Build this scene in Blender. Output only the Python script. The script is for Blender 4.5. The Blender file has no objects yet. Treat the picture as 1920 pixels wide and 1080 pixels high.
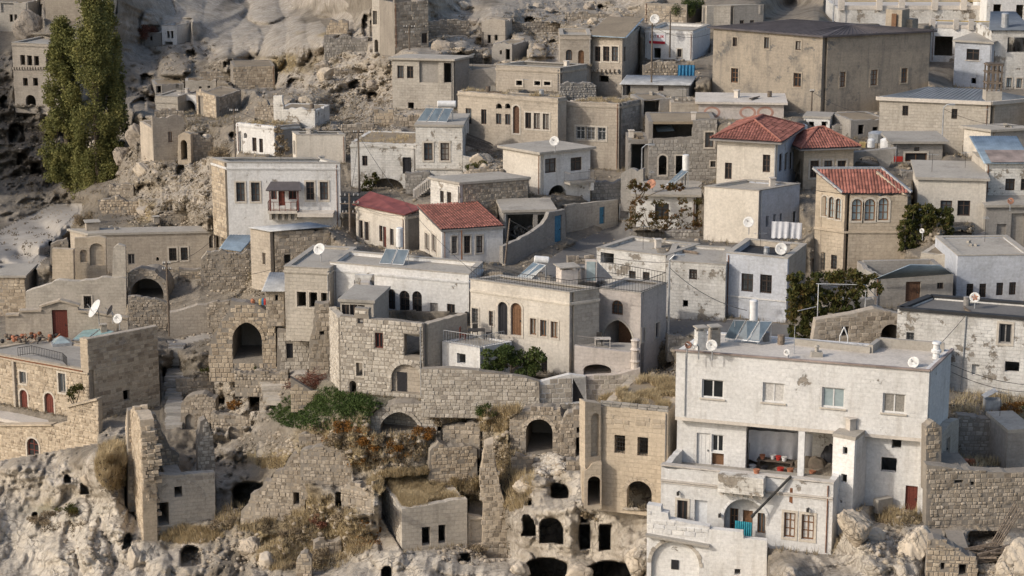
import bpy, math, random
import numpy as np
from mathutils import Vector
from mathutils.geometry import tessellate_polygon
random.seed(7); np.random.seed(7)
R_ = math.radians
S = bpy.context.scene
COL = S.collection

# ------------------------------------------------------------------ camera, sky, sun, exposure
FPX, PITCH, CAMZ = 4000.0, R_(13.5), 60.0
CP, SP = math.cos(PITCH), math.sin(PITCH)
cam_d = bpy.data.cameras.new('camera'); cam = bpy.data.objects.new('camera', cam_d); COL.objects.link(cam)
cam_d.sensor_width = 36.0; cam_d.lens = 36.0*FPX/1920.0
cam_d.clip_start = 1.0; cam_d.clip_end = 5000.0
cam.location = (0, 0, CAMZ); cam.rotation_euler = (math.pi/2-PITCH, 0, 0)
S.camera = cam

SUN_EL, SUN_AZ = R_(31), R_(62)         # azimuth measured from the viewer's side towards the left
sdir = Vector((-math.cos(SUN_EL)*math.sin(SUN_AZ), -math.cos(SUN_EL)*math.cos(SUN_AZ), math.sin(SUN_EL)))
world = bpy.data.worlds.new('World'); S.world = world; world.use_nodes = True
wn = world.node_tree.nodes; wl = world.node_tree.links
bg = wn['Background']; sky = wn.new('ShaderNodeTexSky'); sky.sky_type = 'NISHITA'; sky.sun_disc = False
sky.sun_elevation = SUN_EL; sky.sun_rotation = math.atan2(sdir.x, sdir.y)
sky.air_density = 1.0; sky.dust_density = 3.0; sky.ozone_density = 1.0
wl.new(sky.outputs[0], bg.inputs[0]); bg.inputs[1].default_value = 0.15
sun_d = bpy.data.lights.new('sun', 'SUN'); sun_d.energy = 2.1; sun_d.angle = R_(2.0); sun_d.color = (1.0, 0.93, 0.83)
sun = bpy.data.objects.new('sun', sun_d); COL.objects.link(sun); sun.location = (-60, -40, 120)
sun.rotation_euler = (-sdir).to_track_quat('-Z', 'Y').to_euler()
S.view_settings.view_transform = 'Standard'; S.view_settings.look = 'None'
S.view_settings.gamma = 1.0; S.view_settings.exposure = 0.12; S.view_settings.use_curve_mapping = False
S.cycles.max_bounces = 6; S.cycles.diffuse_bounces = 3; S.cycles.glossy_bounces = 2

# ------------------------------------------------------------------ the lens as arithmetic: picture position <-> place
def ray(px, py):
    r, u = (px-960)/FPX, -(py-540)/FPX
    return Vector((r, CP+u*SP, -SP+u*CP))
def at(px, py, Y):
    d = ray(px, py); t = Y/d.y
    return Vector((d.x*t, Y, CAMZ+d.z*t))
def on_z(px, py, z):
    d = ray(px, py); t = (z-CAMZ)/d.z
    return Vector((d.x*t, d.y*t, z))
def on_plane(px, py, p0, n):
    d = ray(px, py); o = Vector((0, 0, CAMZ))
    t = (p0-o).dot(n)/d.dot(n)
    return o+d*t
def pix(p):
    z = p.z-CAMZ; f = p.y*CP-z*SP; u = p.y*SP+z*CP
    return 960+FPX*p.x/f, 540-FPX*u/f
def on_col(px, p0, d):
    k = (px-960)/FPX                      # x = k*(y*CP - (z-cz)*SP)
    t = (k*(p0.y*CP-(p0.z-CAMZ)*SP)-p0.x)/(d.x-k*(d.y*CP-d.z*SP))
    return p0+d*t
def z_at(p, py):                          # height above point p that shows at picture row py
    k = -(py-540)/FPX
    return CAMZ+p.y*(k*CP-SP)/(CP+k*SP)
def V2(p): return Vector((p.x, p.y, 0))

# ------------------------------------------------------------------ meshes and objects
class MB:
    def __init__(s): s.v = []; s.f = []; s.uv = []
    def add(s, vs, fs, uvs=None):
        o = len(s.v); s.v += [tuple(v) for v in vs]; s.f += [tuple(i+o for i in f) for f in fs]
        s.uv += list(uvs) if uvs else [(v[0]+v[1]*.7, v[2]) for v in vs]
    def box(s, c, sx, sy, sz, rz=0.0, taper=1.0):
        ca, sa = math.cos(rz), math.sin(rz); vs = []
        for z in (-1, 1):
            k = taper if z > 0 else 1.0
            for x, y in ((-1, -1), (1, -1), (1, 1), (-1, 1)):
                X, Y = x*sx/2*k, y*sy/2*k
                vs.append((c[0]+X*ca-Y*sa, c[1]+X*sa+Y*ca, c[2]+z*sz/2))
        s.add(vs, [(0, 3, 2, 1), (4, 5, 6, 7), (0, 1, 5, 4), (1, 2, 6, 5), (2, 3, 7, 6), (3, 0, 4, 7)])
    def tube(s, a, b, r, r2=None, n=8):
        a, b = Vector(a), Vector(b); d = b-a
        if d.length < 1e-5: return
        r2 = r if r2 is None else r2
        x = d.orthogonal().normalized(); y = d.normalized().cross(x); vs = []
        for p, q in ((a, r), (b, r2)):
            for i in range(n):
                t = 2*math.pi*i/n; vs.append(p+x*(q*math.cos(t))+y*(q*math.sin(t)))
        s.add(vs, [(i, (i+1) % n, n+(i+1) % n, n+i) for i in range(n)]+[tuple(range(n-1, -1, -1)), tuple(range(n, 2*n))])
    def bar(s, a, b, w, h=None):           # square bar between two points
        a, b = Vector(a), Vector(b); d = (b-a)
        if d.length < 1e-5: return
        h = w if h is None else h
        x = Vector((-d.y, d.x, 0)); x = x.normalized() if x.length > 1e-4 else Vector((1, 0, 0))
        y = d.normalized().cross(x); vs = []
        for p in (a, b):
            for i, j in ((-1, -1), (1, -1), (1, 1), (-1, 1)): vs.append(p+x*(i*w/2)+y*(j*h/2))
        s.add(vs, [(0, 3, 2, 1), (4, 5, 6, 7), (0, 1, 5, 4), (1, 2, 6, 5), (2, 3, 7, 6), (3, 0, 4, 7)])
    def lathe(s, c, prof, n=10):           # prof: (radius, z)
        vs = []
        for r, z in prof:
            for i in range(n):
                t = 2*math.pi*i/n; vs.append((c[0]+r*math.cos(t), c[1]+r*math.sin(t), c[2]+z))
        fs = []
        for k in range(len(prof)-1):
            for i in range(n): fs.append((k*n+i, k*n+(i+1) % n, (k+1)*n+(i+1) % n, (k+1)*n+i))
        fs.append(tuple(range(n-1, -1, -1))); fs.append(tuple(range((len(prof)-1)*n, len(prof)*n)))
        s.add(vs, fs)
    def extrude(s, fr, loops, w0, w1):     # outline with holes on a wall frame, between two depths
        flat = [p for l in loops for p in l]; n = len(flat)
        tris = tessellate_polygon([[Vector((p[0], p[1], 0)) for p in l] for l in loops])
        vs = [fr.p(u, v, w0) for u, v in flat]+[fr.p(u, v, w1) for u, v in flat]
        fs = []
        for a, b, c in tris:
            A, B, C = flat[a], flat[b], flat[c]
            ar = (B[0]-A[0])*(C[1]-A[1])-(B[1]-A[1])*(C[0]-A[0])
            if abs(ar) < 1e-9: continue
            if ar < 0: b, c = c, b
            fs.append((a, b, c)); fs.append((a+n, c+n, b+n))
        o = 0
        for l in loops:
            m = len(l)
            area = sum(l[i][0]*l[(i+1) % m][1]-l[(i+1) % m][0]*l[i][1] for i in range(m))
            for i in range(m):
                j = (i+1) % m; f = (o+i, o+i+n, o+j+n, o+j)
                hole = l is not loops[0]
                if (area < 0) != hole: f = f[::-1]
                fs.append(f)
            o += m
        s.add(vs, fs, [(u, v) for u, v in flat]+[(u+abs(w1-w0), v) for u, v in flat])
    def build(s, name, mat, parent=None, org=None, smooth=False):
        if not s.f: return None
        me = bpy.data.meshes.new(name)
        o3 = org if org is not None else (parent.location if parent is not None else Vector((0, 0, 0)))
        me.from_pydata([(v[0]-o3[0], v[1]-o3[1], v[2]-o3[2]) for v in s.v], [], s.f)
        uvl = me.uv_layers.new(name='UVMap')
        li = np.empty(len(me.loops), dtype=np.int32); me.loops.foreach_get('vertex_index', li)
        uvl.data.foreach_set('uv', np.array(s.uv, dtype=np.float32)[li].ravel())
        if smooth: me.polygons.foreach_set('use_smooth', [True]*len(me.polygons))
        me.materials.append(M[mat] if isinstance(mat, str) else mat)
        ob = bpy.data.objects.new(name, me); COL.objects.link(ob)
        if parent is not None: ob.parent = parent
        else: ob.location = o3
        return ob

def np_mesh(name, verts, faces, mat, org=(0, 0, 0), smooth=False, parent=None):
    verts = np.asarray(verts, dtype=np.float32); faces = np.asarray(faces, dtype=np.int32); k = faces.shape[1]
    me = bpy.data.meshes.new(name); me.vertices.add(len(verts)); me.loops.add(faces.size); me.polygons.add(len(faces))
    me.vertices.foreach_set('co', (verts-np.array(org, dtype=np.float32)).ravel())
    me.loops.foreach_set('vertex_index', faces.ravel())
    me.polygons.foreach_set('loop_start', np.arange(0, faces.size, k, dtype=np.int32))
    me.polygons.foreach_set('loop_total', np.full(len(faces), k, dtype=np.int32))
    if smooth: me.polygons.foreach_set('use_smooth', np.ones(len(faces), dtype=bool))
    me.update(calc_edges=True); me.materials.append(M[mat] if isinstance(mat, str) else mat)
    ob = bpy.data.objects.new(name, me); COL.objects.link(ob)
    if parent is not None: ob.parent = parent
    else: ob.location = org
    return ob

def thing(name, label, cat, loc, group=None):
    o = bpy.data.objects.new(name, None); COL.objects.link(o); o.location = loc; o.empty_display_size = .5
    o['label'] = label; o['category'] = cat; o['kind'] = 'thing'
    if group: o['group'] = group
    return o
def tag(o, label=None, cat=None, group=None, kind=None):
    for k, v in (('label', label), ('category', cat), ('group', group), ('kind', kind)):
        if v: o[k] = v
    if cat and not kind: o['kind'] = 'thing'
    return o
def copy_tree(o, parent=None):
    c = o.copy(); COL.objects.link(c); c.parent = parent
    for ch in list(o.children): copy_tree(ch, c)
    return c

# ------------------------------------------------------------------ materials
M = {}
class NT:
    def __init__(s, name, rough=.9, spec=.2):
        m = bpy.data.materials.new(name); m.use_nodes = True; s.m = m; s.t = m.node_tree
        s.b = s.t.nodes['Principled BSDF']; s.b.inputs['Roughness'].default_value = rough
        s.b.inputs['Specular IOR Level'].default_value = spec
    def n(s, typ, **kw):
        nd = s.t.nodes.new('ShaderNode'+typ)
        for k, v in kw.items():
            if k.startswith('i_'):
                nd.inputs[k[2:].replace('_', ' ')].default_value = v
            else: setattr(nd, k, v)
        return nd
    def l(s, a, b): s.t.links.new(a, b)
    def vec(s, scale=(1, 1, 1), uv=False, shift=True):
        tc = s.n('TexCoord'); mp = s.n('Mapping'); mp.inputs['Scale'].default_value = scale
        s.l(tc.outputs['UV' if uv else 'Object'], mp.inputs[0])
        if shift:
            oi = s.n('ObjectInfo'); mu = s.n('Math', operation='MULTIPLY'); mu.inputs[1].default_value = 57.0
            s.l(oi.outputs['Random'], mu.inputs[0]); s.l(mu.outputs[0], mp.inputs['Location'])
        return mp.outputs[0]
    def noise(s, vec, scale, detail=4, rough=.6):
        nd = s.n('TexNoise'); nd.inputs['Scale'].default_value = scale; nd.inputs['Detail'].default_value = detail
        nd.inputs['Roughness'].default_value = rough
        if vec is not None: s.l(vec, nd.inputs['Vector'])
        return nd.outputs['Fac']
    def ramp(s, fac, lo, hi, a=0.0, b=1.0):
        nd = s.n('MapRange'); nd.inputs[1].default_value = lo; nd.inputs[2].default_value = hi
        nd.inputs[3].default_value = a; nd.inputs[4].default_value = b; s.l(fac, nd.inputs[0]); return nd.outputs[0]
    def mix(s, fac, a, b, mode='MIX'):
        nd = s.n('MixRGB', blend_type=mode)
        for i, x in ((0, fac), (1, a), (2, b)):
            if hasattr(x, 'is_linked') or hasattr(x, 'links'): s.l(x, nd.inputs[i])
            else: nd.inputs[i].default_value = x if i == 0 else (*x, 1)
        return nd.outputs[0]
    def math(s, op, a, b):
        nd = s.n('Math', operation=op)
        for i, x in ((0, a), (1, b)):
            if hasattr(x, 'links'): s.l(x, nd.inputs[i])
            else: nd.inputs[i].default_value = x
        return nd.outputs[0]
    def rnd(s, island=True):
        oi = s.n('ObjectInfo').outputs['Random']
        if not island: return oi
        g = s.n('NewGeometry').outputs['Random Per Island']
        return s.math('FRACT', s.math('ADD', oi, g), 0.0)
    def fin(s, col, height=None, dist=.02, strength=1.0):
        s.l(col, s.b.inputs['Base Color'])
        if height is not None:
            bp = s.n('Bump'); bp.inputs['Distance'].default_value = dist; bp.inputs['Strength'].default_value = strength
            s.l(height, bp.inputs['Height']); s.l(bp.outputs[0], s.b.inputs['Normal'])
        M[s.m.name] = s.m
        return s.m

def mat_wall(name, c1, c2, stain, stain_amt=.55, brick=None, bdark=.75, patch=None, patch_lo=.6, bump=.02, streak=.5):
    t = NT(name); v = t.vec(); vu = t.vec(uv=True)
    big = t.noise(v, .35, 5); fine = t.noise(v, 5.0, 5, .7)
    col = t.mix(t.ramp(big, .35, .65), c1, c2)
    h = fine
    # rain streaks and grime with outlines of their own
    vs = t.vec((1.6, 1.6, .16)); st = t.noise(vs, 1.1, 6, .65)
    col = t.mix(t.math('MULTIPLY', t.ramp(st, .52, .75), streak), col, stain)
    gr = t.noise(v, .9, 8, .72)
    col = t.mix(t.math('MULTIPLY', t.ramp(gr, .55, .72), stain_amt), col, stain)
    if brick:
        bw, bh, bs = brick
        # wobble the joints a little
        b = t.n('TexBrick'); b.inputs['Scale'].default_value = 1.0; b.inputs['Brick Width'].default_value = bw
        b.inputs['Row Height'].default_value = bh; b.inputs['Mortar Size'].default_value = .022; b.inputs['Mortar Smooth'].default_value = .5
        b.inputs['Color1'].default_value = (.72, .72, .72, 1); b.inputs['Color2'].default_value = (1.05, 1.05, 1.05, 1); b.inputs['Bias'].default_value = .1
        b.inputs['Mortar'].default_value = (bdark, bdark, bdark, 1)
        nz = t.n('TexNoise'); nz.inputs['Scale'].default_value = 1.3; t.l(vu, nz.inputs['Vector'])
        ad = t.n('VectorMath', operation='MULTIPLY_ADD'); t.l(nz.outputs['Color'], ad.inputs[0]); ad.inputs[1].default_value = (.12, .12, 0); t.l(vu, ad.inputs[2])
        t.l(ad.outputs[0], b.inputs['Vector'])
        msk = t.ramp(t.noise(v, .55, 4), .38, .6, .25*bs, bs)
        col = t.mix(msk, col, t.mix(1.0, col, b.outputs['Color'], 'MULTIPLY'))
        h = t.math('SUBTRACT', fine, t.math('MULTIPLY', b.outputs['Fac'], 1.6*bs))
    if patch:                              # plaster fallen off
        pn = t.noise(v, .55, 9, .7); pm = t.ramp(pn, patch_lo, patch_lo+.025)
        pc = t.mix(t.ramp(t.noise(v, 3.5, 6, .7), .35, .65), patch, tuple(x*.6 for x in patch))
        col = t.mix(pm, col, pc); h = t.math('SUBTRACT', h, t.math('MULTIPLY', pm, .9))
    lich = t.noise(v, .28, 9, .74); col = t.mix(t.ramp(lich, .53, .66, 0, .42*stain_amt*2), col, tuple(x*.85 for x in stain))
    rv = t.n('ObjectInfo').outputs['Random']; col = t.mix(1.0, col, t.mix(rv, (.9, .905, .915), (1.08, 1.07, 1.05)), 'MULTIPLY')
    col = t.mix(.45, col, t.mix(t.ramp(fine, .3, .7), (.6, .6, .6), (1.25, 1.25, 1.25)), 'MULTIPLY')
    return t.fin(col, h, bump, .8)

def cracks(t, v, scale, w=.05):
    nz = t.n('TexNoise'); nz.inputs['Scale'].default_value = scale*1.7; nz.inputs['Detail'].default_value = 5; t.l(v, nz.inputs['Vector'])
    ad = t.n('VectorMath', operation='MULTIPLY_ADD'); t.l(nz.outputs['Color'], ad.inputs[0]); ad.inputs[1].default_value = (1.1/scale,)*3; t.l(v, ad.inputs[2])
    vo = t.n('TexVoronoi', feature='DISTANCE_TO_EDGE'); vo.inputs['Scale'].default_value = scale; t.l(ad.outputs[0], vo.inputs['Vector'])
    return t.ramp(vo.outputs['Distance'], 0, w, 1, 0)
def mat_stone(name, cols, rough=.95, bump=.03, nscale=4.0, crack=0):
    t = NT(name, rough, .1); r = t.rnd(); v = t.vec()
    cr = t.n('ValToRGB'); e = cr.color_ramp.elements; e[0].color = (*cols[0], 1); e[1].color = (*cols[-1], 1)
    for i, c in enumerate(cols[1:-1]):
        x = e.new((i+1)/(len(cols)-1)); x.color = (*c, 1)
    t.l(r, cr.inputs[0])
    nz = t.noise(v, nscale, 7, .7); bg_ = t.noise(v, .8, 5)
    col = t.mix(.55, cr.outputs[0], t.mix(t.ramp(nz, .3, .7), (.55, .54, .52), (1.3, 1.28, 1.25)), 'MULTIPLY')
    col = t.mix(t.ramp(bg_, .5, .72, 0, .45), col, tuple(x*.5 for x in cols[0]))
    if crack:
        ck = t.math('MAXIMUM', cracks(t, v, crack), t.math('MULTIPLY', cracks(t, v, crack*3.3, .06), .55)); ck = t.math('MULTIPLY', ck, t.ramp(t.noise(v, .5, 3), .4, .6))
        col = t.mix(t.math('MULTIPLY', ck, .75), col, tuple(x*.35 for x in cols[0])); nz = t.math('SUBTRACT', nz, t.math('MULTIPLY', ck, .8))
    return t.fin(col, nz, bump, .9)

def mat_flat(name, c, rough=.7, var=.25, nscale=6, metal=0, spec=.3, bump=None, rnd=0.0):
    t = NT(name, rough, spec); t.b.inputs['Metallic'].default_value = metal
    v = t.vec(); nz = t.noise(v, nscale, 5)
    lo = tuple(x*(1-var) for x in c); hi = tuple(min(1, x*(1+var)) for x in c)
    col = t.mix(t.ramp(nz, .3, .7), lo, hi)
    if rnd:
        col = t.mix(1.0, col, t.mix(t.rnd(), (1-rnd,)*3, (1+rnd,)*3), 'MULTIPLY')
    return t.fin(col, nz if bump else None, bump or .01)

def mat_leaf(name, cols, trans=.25):
    t = NT(name, .75, .15)
    cr = t.n('ValToRGB'); e = cr.color_ramp.elements; e[0].color = (*cols[0], 1); e[1].color = (*cols[-1], 1)
    for i, c in enumerate(cols[1:-1]):
        x = e.new((i+1)/(len(cols)-1)); x.color = (*c, 1)
    g = t.n('NewGeometry').outputs['Random Per Island']; tc = t.n('TexCoord')
    nz = t.noise(tc.outputs['Object'], .45, 3)
    t.l(t.math('MULTIPLY', t.math('ADD', g, t.ramp(nz, .3, .7, -.15, 1.1)), .5), cr.inputs[0])
    t.l(cr.outputs[0], t.b.inputs['Base Color'])
    tr = t.n('BsdfTranslucent'); t.l(cr.outputs[0], tr.inputs[0]); mx = t.n('MixShader'); mx.inputs[0].default_value = trans
    t.l(t.b.outputs[0], mx.inputs[1]); t.l(tr.outputs[0], mx.inputs[2]); t.l(mx.outputs[0], t.t.nodes['Material Output'].inputs[0])
    M[name] = t.m

CREAM = (.52, .44, .34)
mat_wall('whitewash', (.74, .725, .70), (.66, .645, .615), (.40, .365, .32), .27, (.55, .27, .27), .72, (.36, .32, .27), .635)
mat_wall('whitewash_worn', (.69, .67, .63), (.58, .555, .51), (.31, .28, .24), .5, (.5, .25, .6), .68, (.33, .29, .24), .565)
mat_wall('bluewash', (.52, .54, .58), (.45, .47, .51), (.30, .29, .28), .4, (.5, .25, .3), .75, (.36, .34, .31), .62)
mat_wall('cream_plaster', (.66, .605, .525), (.59, .54, .465), (.38, .335, .28), .4, (.6, .3, .25), .8, None)
mat_wall('pink_plaster', (.60, .54, .49), (.53, .475, .425), (.34, .29, .25), .4, (.5, .27, .4), .78, None)
mat_wall('limestone', (.48, .42, .345), (.41, .355, .29), (.25, .22, .185), .5, (.62, .3, .55), .66, None)
mat_wall('limestone_warm', (.53, .445, .34), (.46, .385, .295), (.30, .245, .18), .4, (.6, .3, .55), .68, None)
mat_wall('limestone_pale', (.53, .48, .41), (.46, .415, .35), (.28, .25, .21), .5, (.6, .3, .6), .62, None)
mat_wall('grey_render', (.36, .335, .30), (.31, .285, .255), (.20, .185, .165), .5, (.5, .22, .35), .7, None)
mat_wall('church_stone', (.385, .33, .26), (.33, .285, .23), (.17, .158, .142), .7, (.7, .32, .35), .72, (.235, .22, .2), .61, streak=.85)
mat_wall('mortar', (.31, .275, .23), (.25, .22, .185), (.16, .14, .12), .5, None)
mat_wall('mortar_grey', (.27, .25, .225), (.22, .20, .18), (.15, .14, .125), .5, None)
mat_wall('concrete', (.42, .385, .335), (.36, .33, .285), (.21, .195, .175), .6, None, streak=.15)
mat_wall('concrete_pale', (.60, .55, .49), (.52, .475, .42), (.29, .265, .235), .5, None, streak=.15)
mat_wall('asphalt', (.20, .19, .175), (.165, .155, .145), (.12, .115, .105), .4, None, streak=0)
mat_wall('earth_roof', (.30, .245, .175), (.24, .195, .14), (.17, .14, .105), .5, None, streak=0)
mat_stone('stone_warm', [(.29, .235, .175), (.46, .38, .285), (.56, .475, .365), (.40, .33, .25), (.50, .42, .32)])
mat_stone('stone_pale', [(.32, .285, .245), (.46, .42, .36), (.56, .515, .45), (.41, .37, .315), (.50, .455, .39)])
mat_stone('stone_grey', [(.24, .225, .20), (.33, .31, .28), (.40, .375, .34), (.29, .27, .245)])
mat_stone('stone_rubble', [(.22, .185, .145), (.37, .315, .25), (.50, .435, .355), (.31, .265, .21), (.42, .36, .285)])
mat_stone('rubble_dirt', [(.25, .21, .16), (.34, .29, .225), (.42, .365, .295), (.30, .25, .195)])
mat_stone('tuff', [(.48, .41, .325), (.53, .46, .37), (.57, .505, .42)], bump=.1, nscale=1.6, crack=.5)
mat_stone('tuff_grey', [(.33, .285, .235), (.38, .33, .275), (.42, .37, .31)], bump=.12, nscale=1.2, crack=.4)
mat_flat('glass_mid', (.085, .095, .10), .1, .3, 2, spec=.7)
mat_flat('curtain_dim', (.24, .225, .20), .9, .3, 8)
mat_leaf('scrub', [(.075, .06, .04), (.14, .11, .072), (.21, .165, .105)], .1)
mat_flat('glass_dark', (.022, .024, .026), .12, .2, 2, spec=.6)
mat_flat('glass_pale', (.30, .36, .37), .25, .25, 1.5, spec=.6)
mat_flat('curtain', (.50, .48, .45), .9, .25, 8)
mat_flat('frame_dark', (.075, .05, .038), .7, .3, 9)
mat_flat('frame_brown', (.16, .085, .045), .6, .3, 9)
mat_flat('frame_red', (.13, .035, .025), .6, .3, 9)
mat_flat('frame_white', (.62, .61, .59), .5, .12, 9)
mat_flat('frame_grey', (.23, .215, .20), .6, .25, 9)
mat_flat('door_wood', (.12, .065, .04), .7, .4, 7)
mat_flat('door_blue', (.06, .19, .30), .6, .25, 6)
mat_flat('door_black', (.02, .02, .024), .6, .3, 6)
mat_flat('old_wood', (.17, .135, .105), .9, .4, 7, rnd=.35)
mat_flat('iron', (.045, .042, .04), .6, .35, 9, metal=.2)
mat_flat('rust', (.18, .075, .035), .8, .5, 5)
mat_flat('galvanised', (.42, .43, .44), .45, .25, 4, metal=.5)
mat_flat('tin_blue', (.27, .34, .40), .5, .25, 1.2, metal=.2)
mat_flat('tin_pale', (.42, .42, .41), .55, .3, 1.2, metal=.2)
mat_flat('tin_rust', (.30, .24, .21), .65, .35, .9, metal=.1)
mat_flat('roof_dark', (.095, .085, .088), .75, .25, .8, bump=.02)
mat_flat('roof_slate', (.15, .17, .195), .6, .2, .8, bump=.02)
mat_flat('bitumen', (.035, .034, .034), .7, .3, 2)
mat_flat('solar_glass', (.10, .135, .165), .12, .25, 2.0, spec=.7)
mat_flat('solar_teal', (.22, .34, .35), .15, .25, 2.0, spec=.7)
mat_flat('white_paint', (.66, .655, .64), .5, .15, 3)
mat_flat('dish_white', (.62, .61, .585), .5, .12, 3)
mat_flat('dish_rust', (.34, .17, .11), .7, .5, 4)
mat_flat('terracotta', (.36, .15, .085), .8, .25, 8)
mat_flat('cloth_teal', (.045, .30, .37), .8, .2, 5)
mat_flat('cloth_white', (.68, .68, .70), .9, .1, 4)
mat_flat('tarp_blue', (.03, .16, .30), .5, .3, 3)
mat_flat('plastic_sheet', (.60, .61, .62), .35, .15, 6)
mat_flat('red_paint', (.42, .04, .03), .6, .2, 4)
mat_flat('sign_white', (.68, .67, .68), .6, .05, 3)
mat_flat('ink_dark', (.035, .03, .035), .6, .1, 3)
mat_flat('ink_red', (.42, .02, .035), .6, .1, 3)
mat_flat('yellow_rail', (.42, .31, .13), .6, .2, 3)
mat_flat('bark', (.12, .095, .07), .9, .35, 6, bump=.03)
mat_flat('sack', (.13, .105, .08), .9, .2, 5)
mat_flat('cable_black', (.03, .03, .03), .7, .1, 3)
mat_flat('tiles_red', (.28, .115, .088), .9, .3, 1.3, rnd=.28)
mat_flat('tiles_ridge', (.28, .12, .09), .85, .3, 3)
mat_flat('tin_red', (.20, .065, .06), .65, .25, 1.4, rnd=.15)
mat_leaf('leaf_poplar', [(.085, .092, .034), (.155, .16, .056), (.225, .215, .075), (.30, .265, .095)])
mat_leaf('leaf_green', [(.028, .045, .014), (.065, .09, .026), (.13, .145, .05)])
mat_leaf('leaf_vine', [(.032, .044, .014), (.065, .076, .022), (.115, .098, .03), (.13, .075, .027)])
mat_leaf('leaf_autumn', [(.05, .055, .02), (.10, .085, .03), (.16, .085, .035), (.12, .055, .028)])
mat_leaf('leaf_orange', [(.13, .07, .025), (.24, .115, .03), (.33, .15, .04)])
mat_leaf('twig_dry', [(.17, .13, .085), (.28, .22, .145), (.37, .30, .20)], .15)
mat_leaf('twig_red', [(.10, .04, .028), (.17, .07, .048), (.22, .11, .075)], .1)
mat_leaf('grass_far', [(.20, .16, .105), (.29, .24, .165), (.37, .315, .225)], .2)
mat_leaf('grass_dry', [(.32, .245, .145), (.48, .385, .235), (.60, .50, .33)], .3)
mat_leaf('grass_green', [(.025, .045, .014), (.055, .085, .024), (.09, .115, .035)], .2)
# ------------------------------------------------------------------ walls, openings, houses
class Frame:                               # a wall plane: u along it, v up from z0, w inward from its outer face
    def __init__(s, P, Q, z0):
        s.P = Vector((P.x, P.y, 0)); d = Vector((Q.x-P.x, Q.y-P.y, 0)); s.L = d.length; s.d = d.normalized()
        s.n = Vector((-s.d.y, s.d.x, 0)); s.z0 = z0; s.rz = math.atan2(s.d.y, s.d.x)
    def p(s, u, v, w=0.0):
        q = s.P+s.d*u+s.n*w; return Vector((q.x, q.y, s.z0+v))
    def uv(s, px, py):
        q = on_plane(px, py, s.P, s.n); return (q-s.P).dot(s.d), q.z-s.z0

CTRL = []                                  # ground control: (px, py, distance)
def ctrl(p, dY=0.0):
    x, y = pix(p); CTRL.append((x, y, p.y+dY))

def loop_of(kind, u0, v0, u1, v1):
    w, h = u1-u0, v1-v0; uc = (u0+u1)/2
    if 'a' in kind or 'p' in kind or 'g' in kind:
        r = min(w/2, h*.8) if 'a' in kind else (min(w*.62, h*.8) if 'p' in kind else min(w*.22, h*.5))
        n = 12; pts = [(u0, v0), (u1, v0)]
        for i in range(n+1):
            if 'p' in kind:
                x = math.cos(math.pi*i/n); s = 1-abs(x)
                y = math.sqrt(max(0, 1-(1-s)**1.75))*.9+.1*s
            else: x = math.cos(math.pi*i/n); y = math.sin(math.pi*i/n)
            pts.append((uc+x*w/2, v1-r+y*r))
        return pts
    return [(u0, v0), (u1, v0), (u1, v1), (u0, v1)]
def grow(loop, g):
    us = [p[0] for p in loop]; vs = [p[1] for p in loop]
    uc, vc = (min(us)+max(us))/2, (min(vs)+max(vs))/2; w, h = max(us)-min(us), max(vs)-min(vs)
    kx, ky = max(.05, 1+2*g/w), max(.05, 1+2*g/h)
    return [(uc+(u-uc)*kx, vc+(v-vc)*ky) for u, v in loop]
def inside(poly, x, y):
    c = False; j = len(poly)-1
    for i in range(len(poly)):
        xi, yi = poly[i]; xj, yj = poly[j]
        if (yi > y) != (yj > y) and x < (xj-xi)*(y-yi)/(yj-yi)+xi: c = not c
        j = i
    return c

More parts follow.
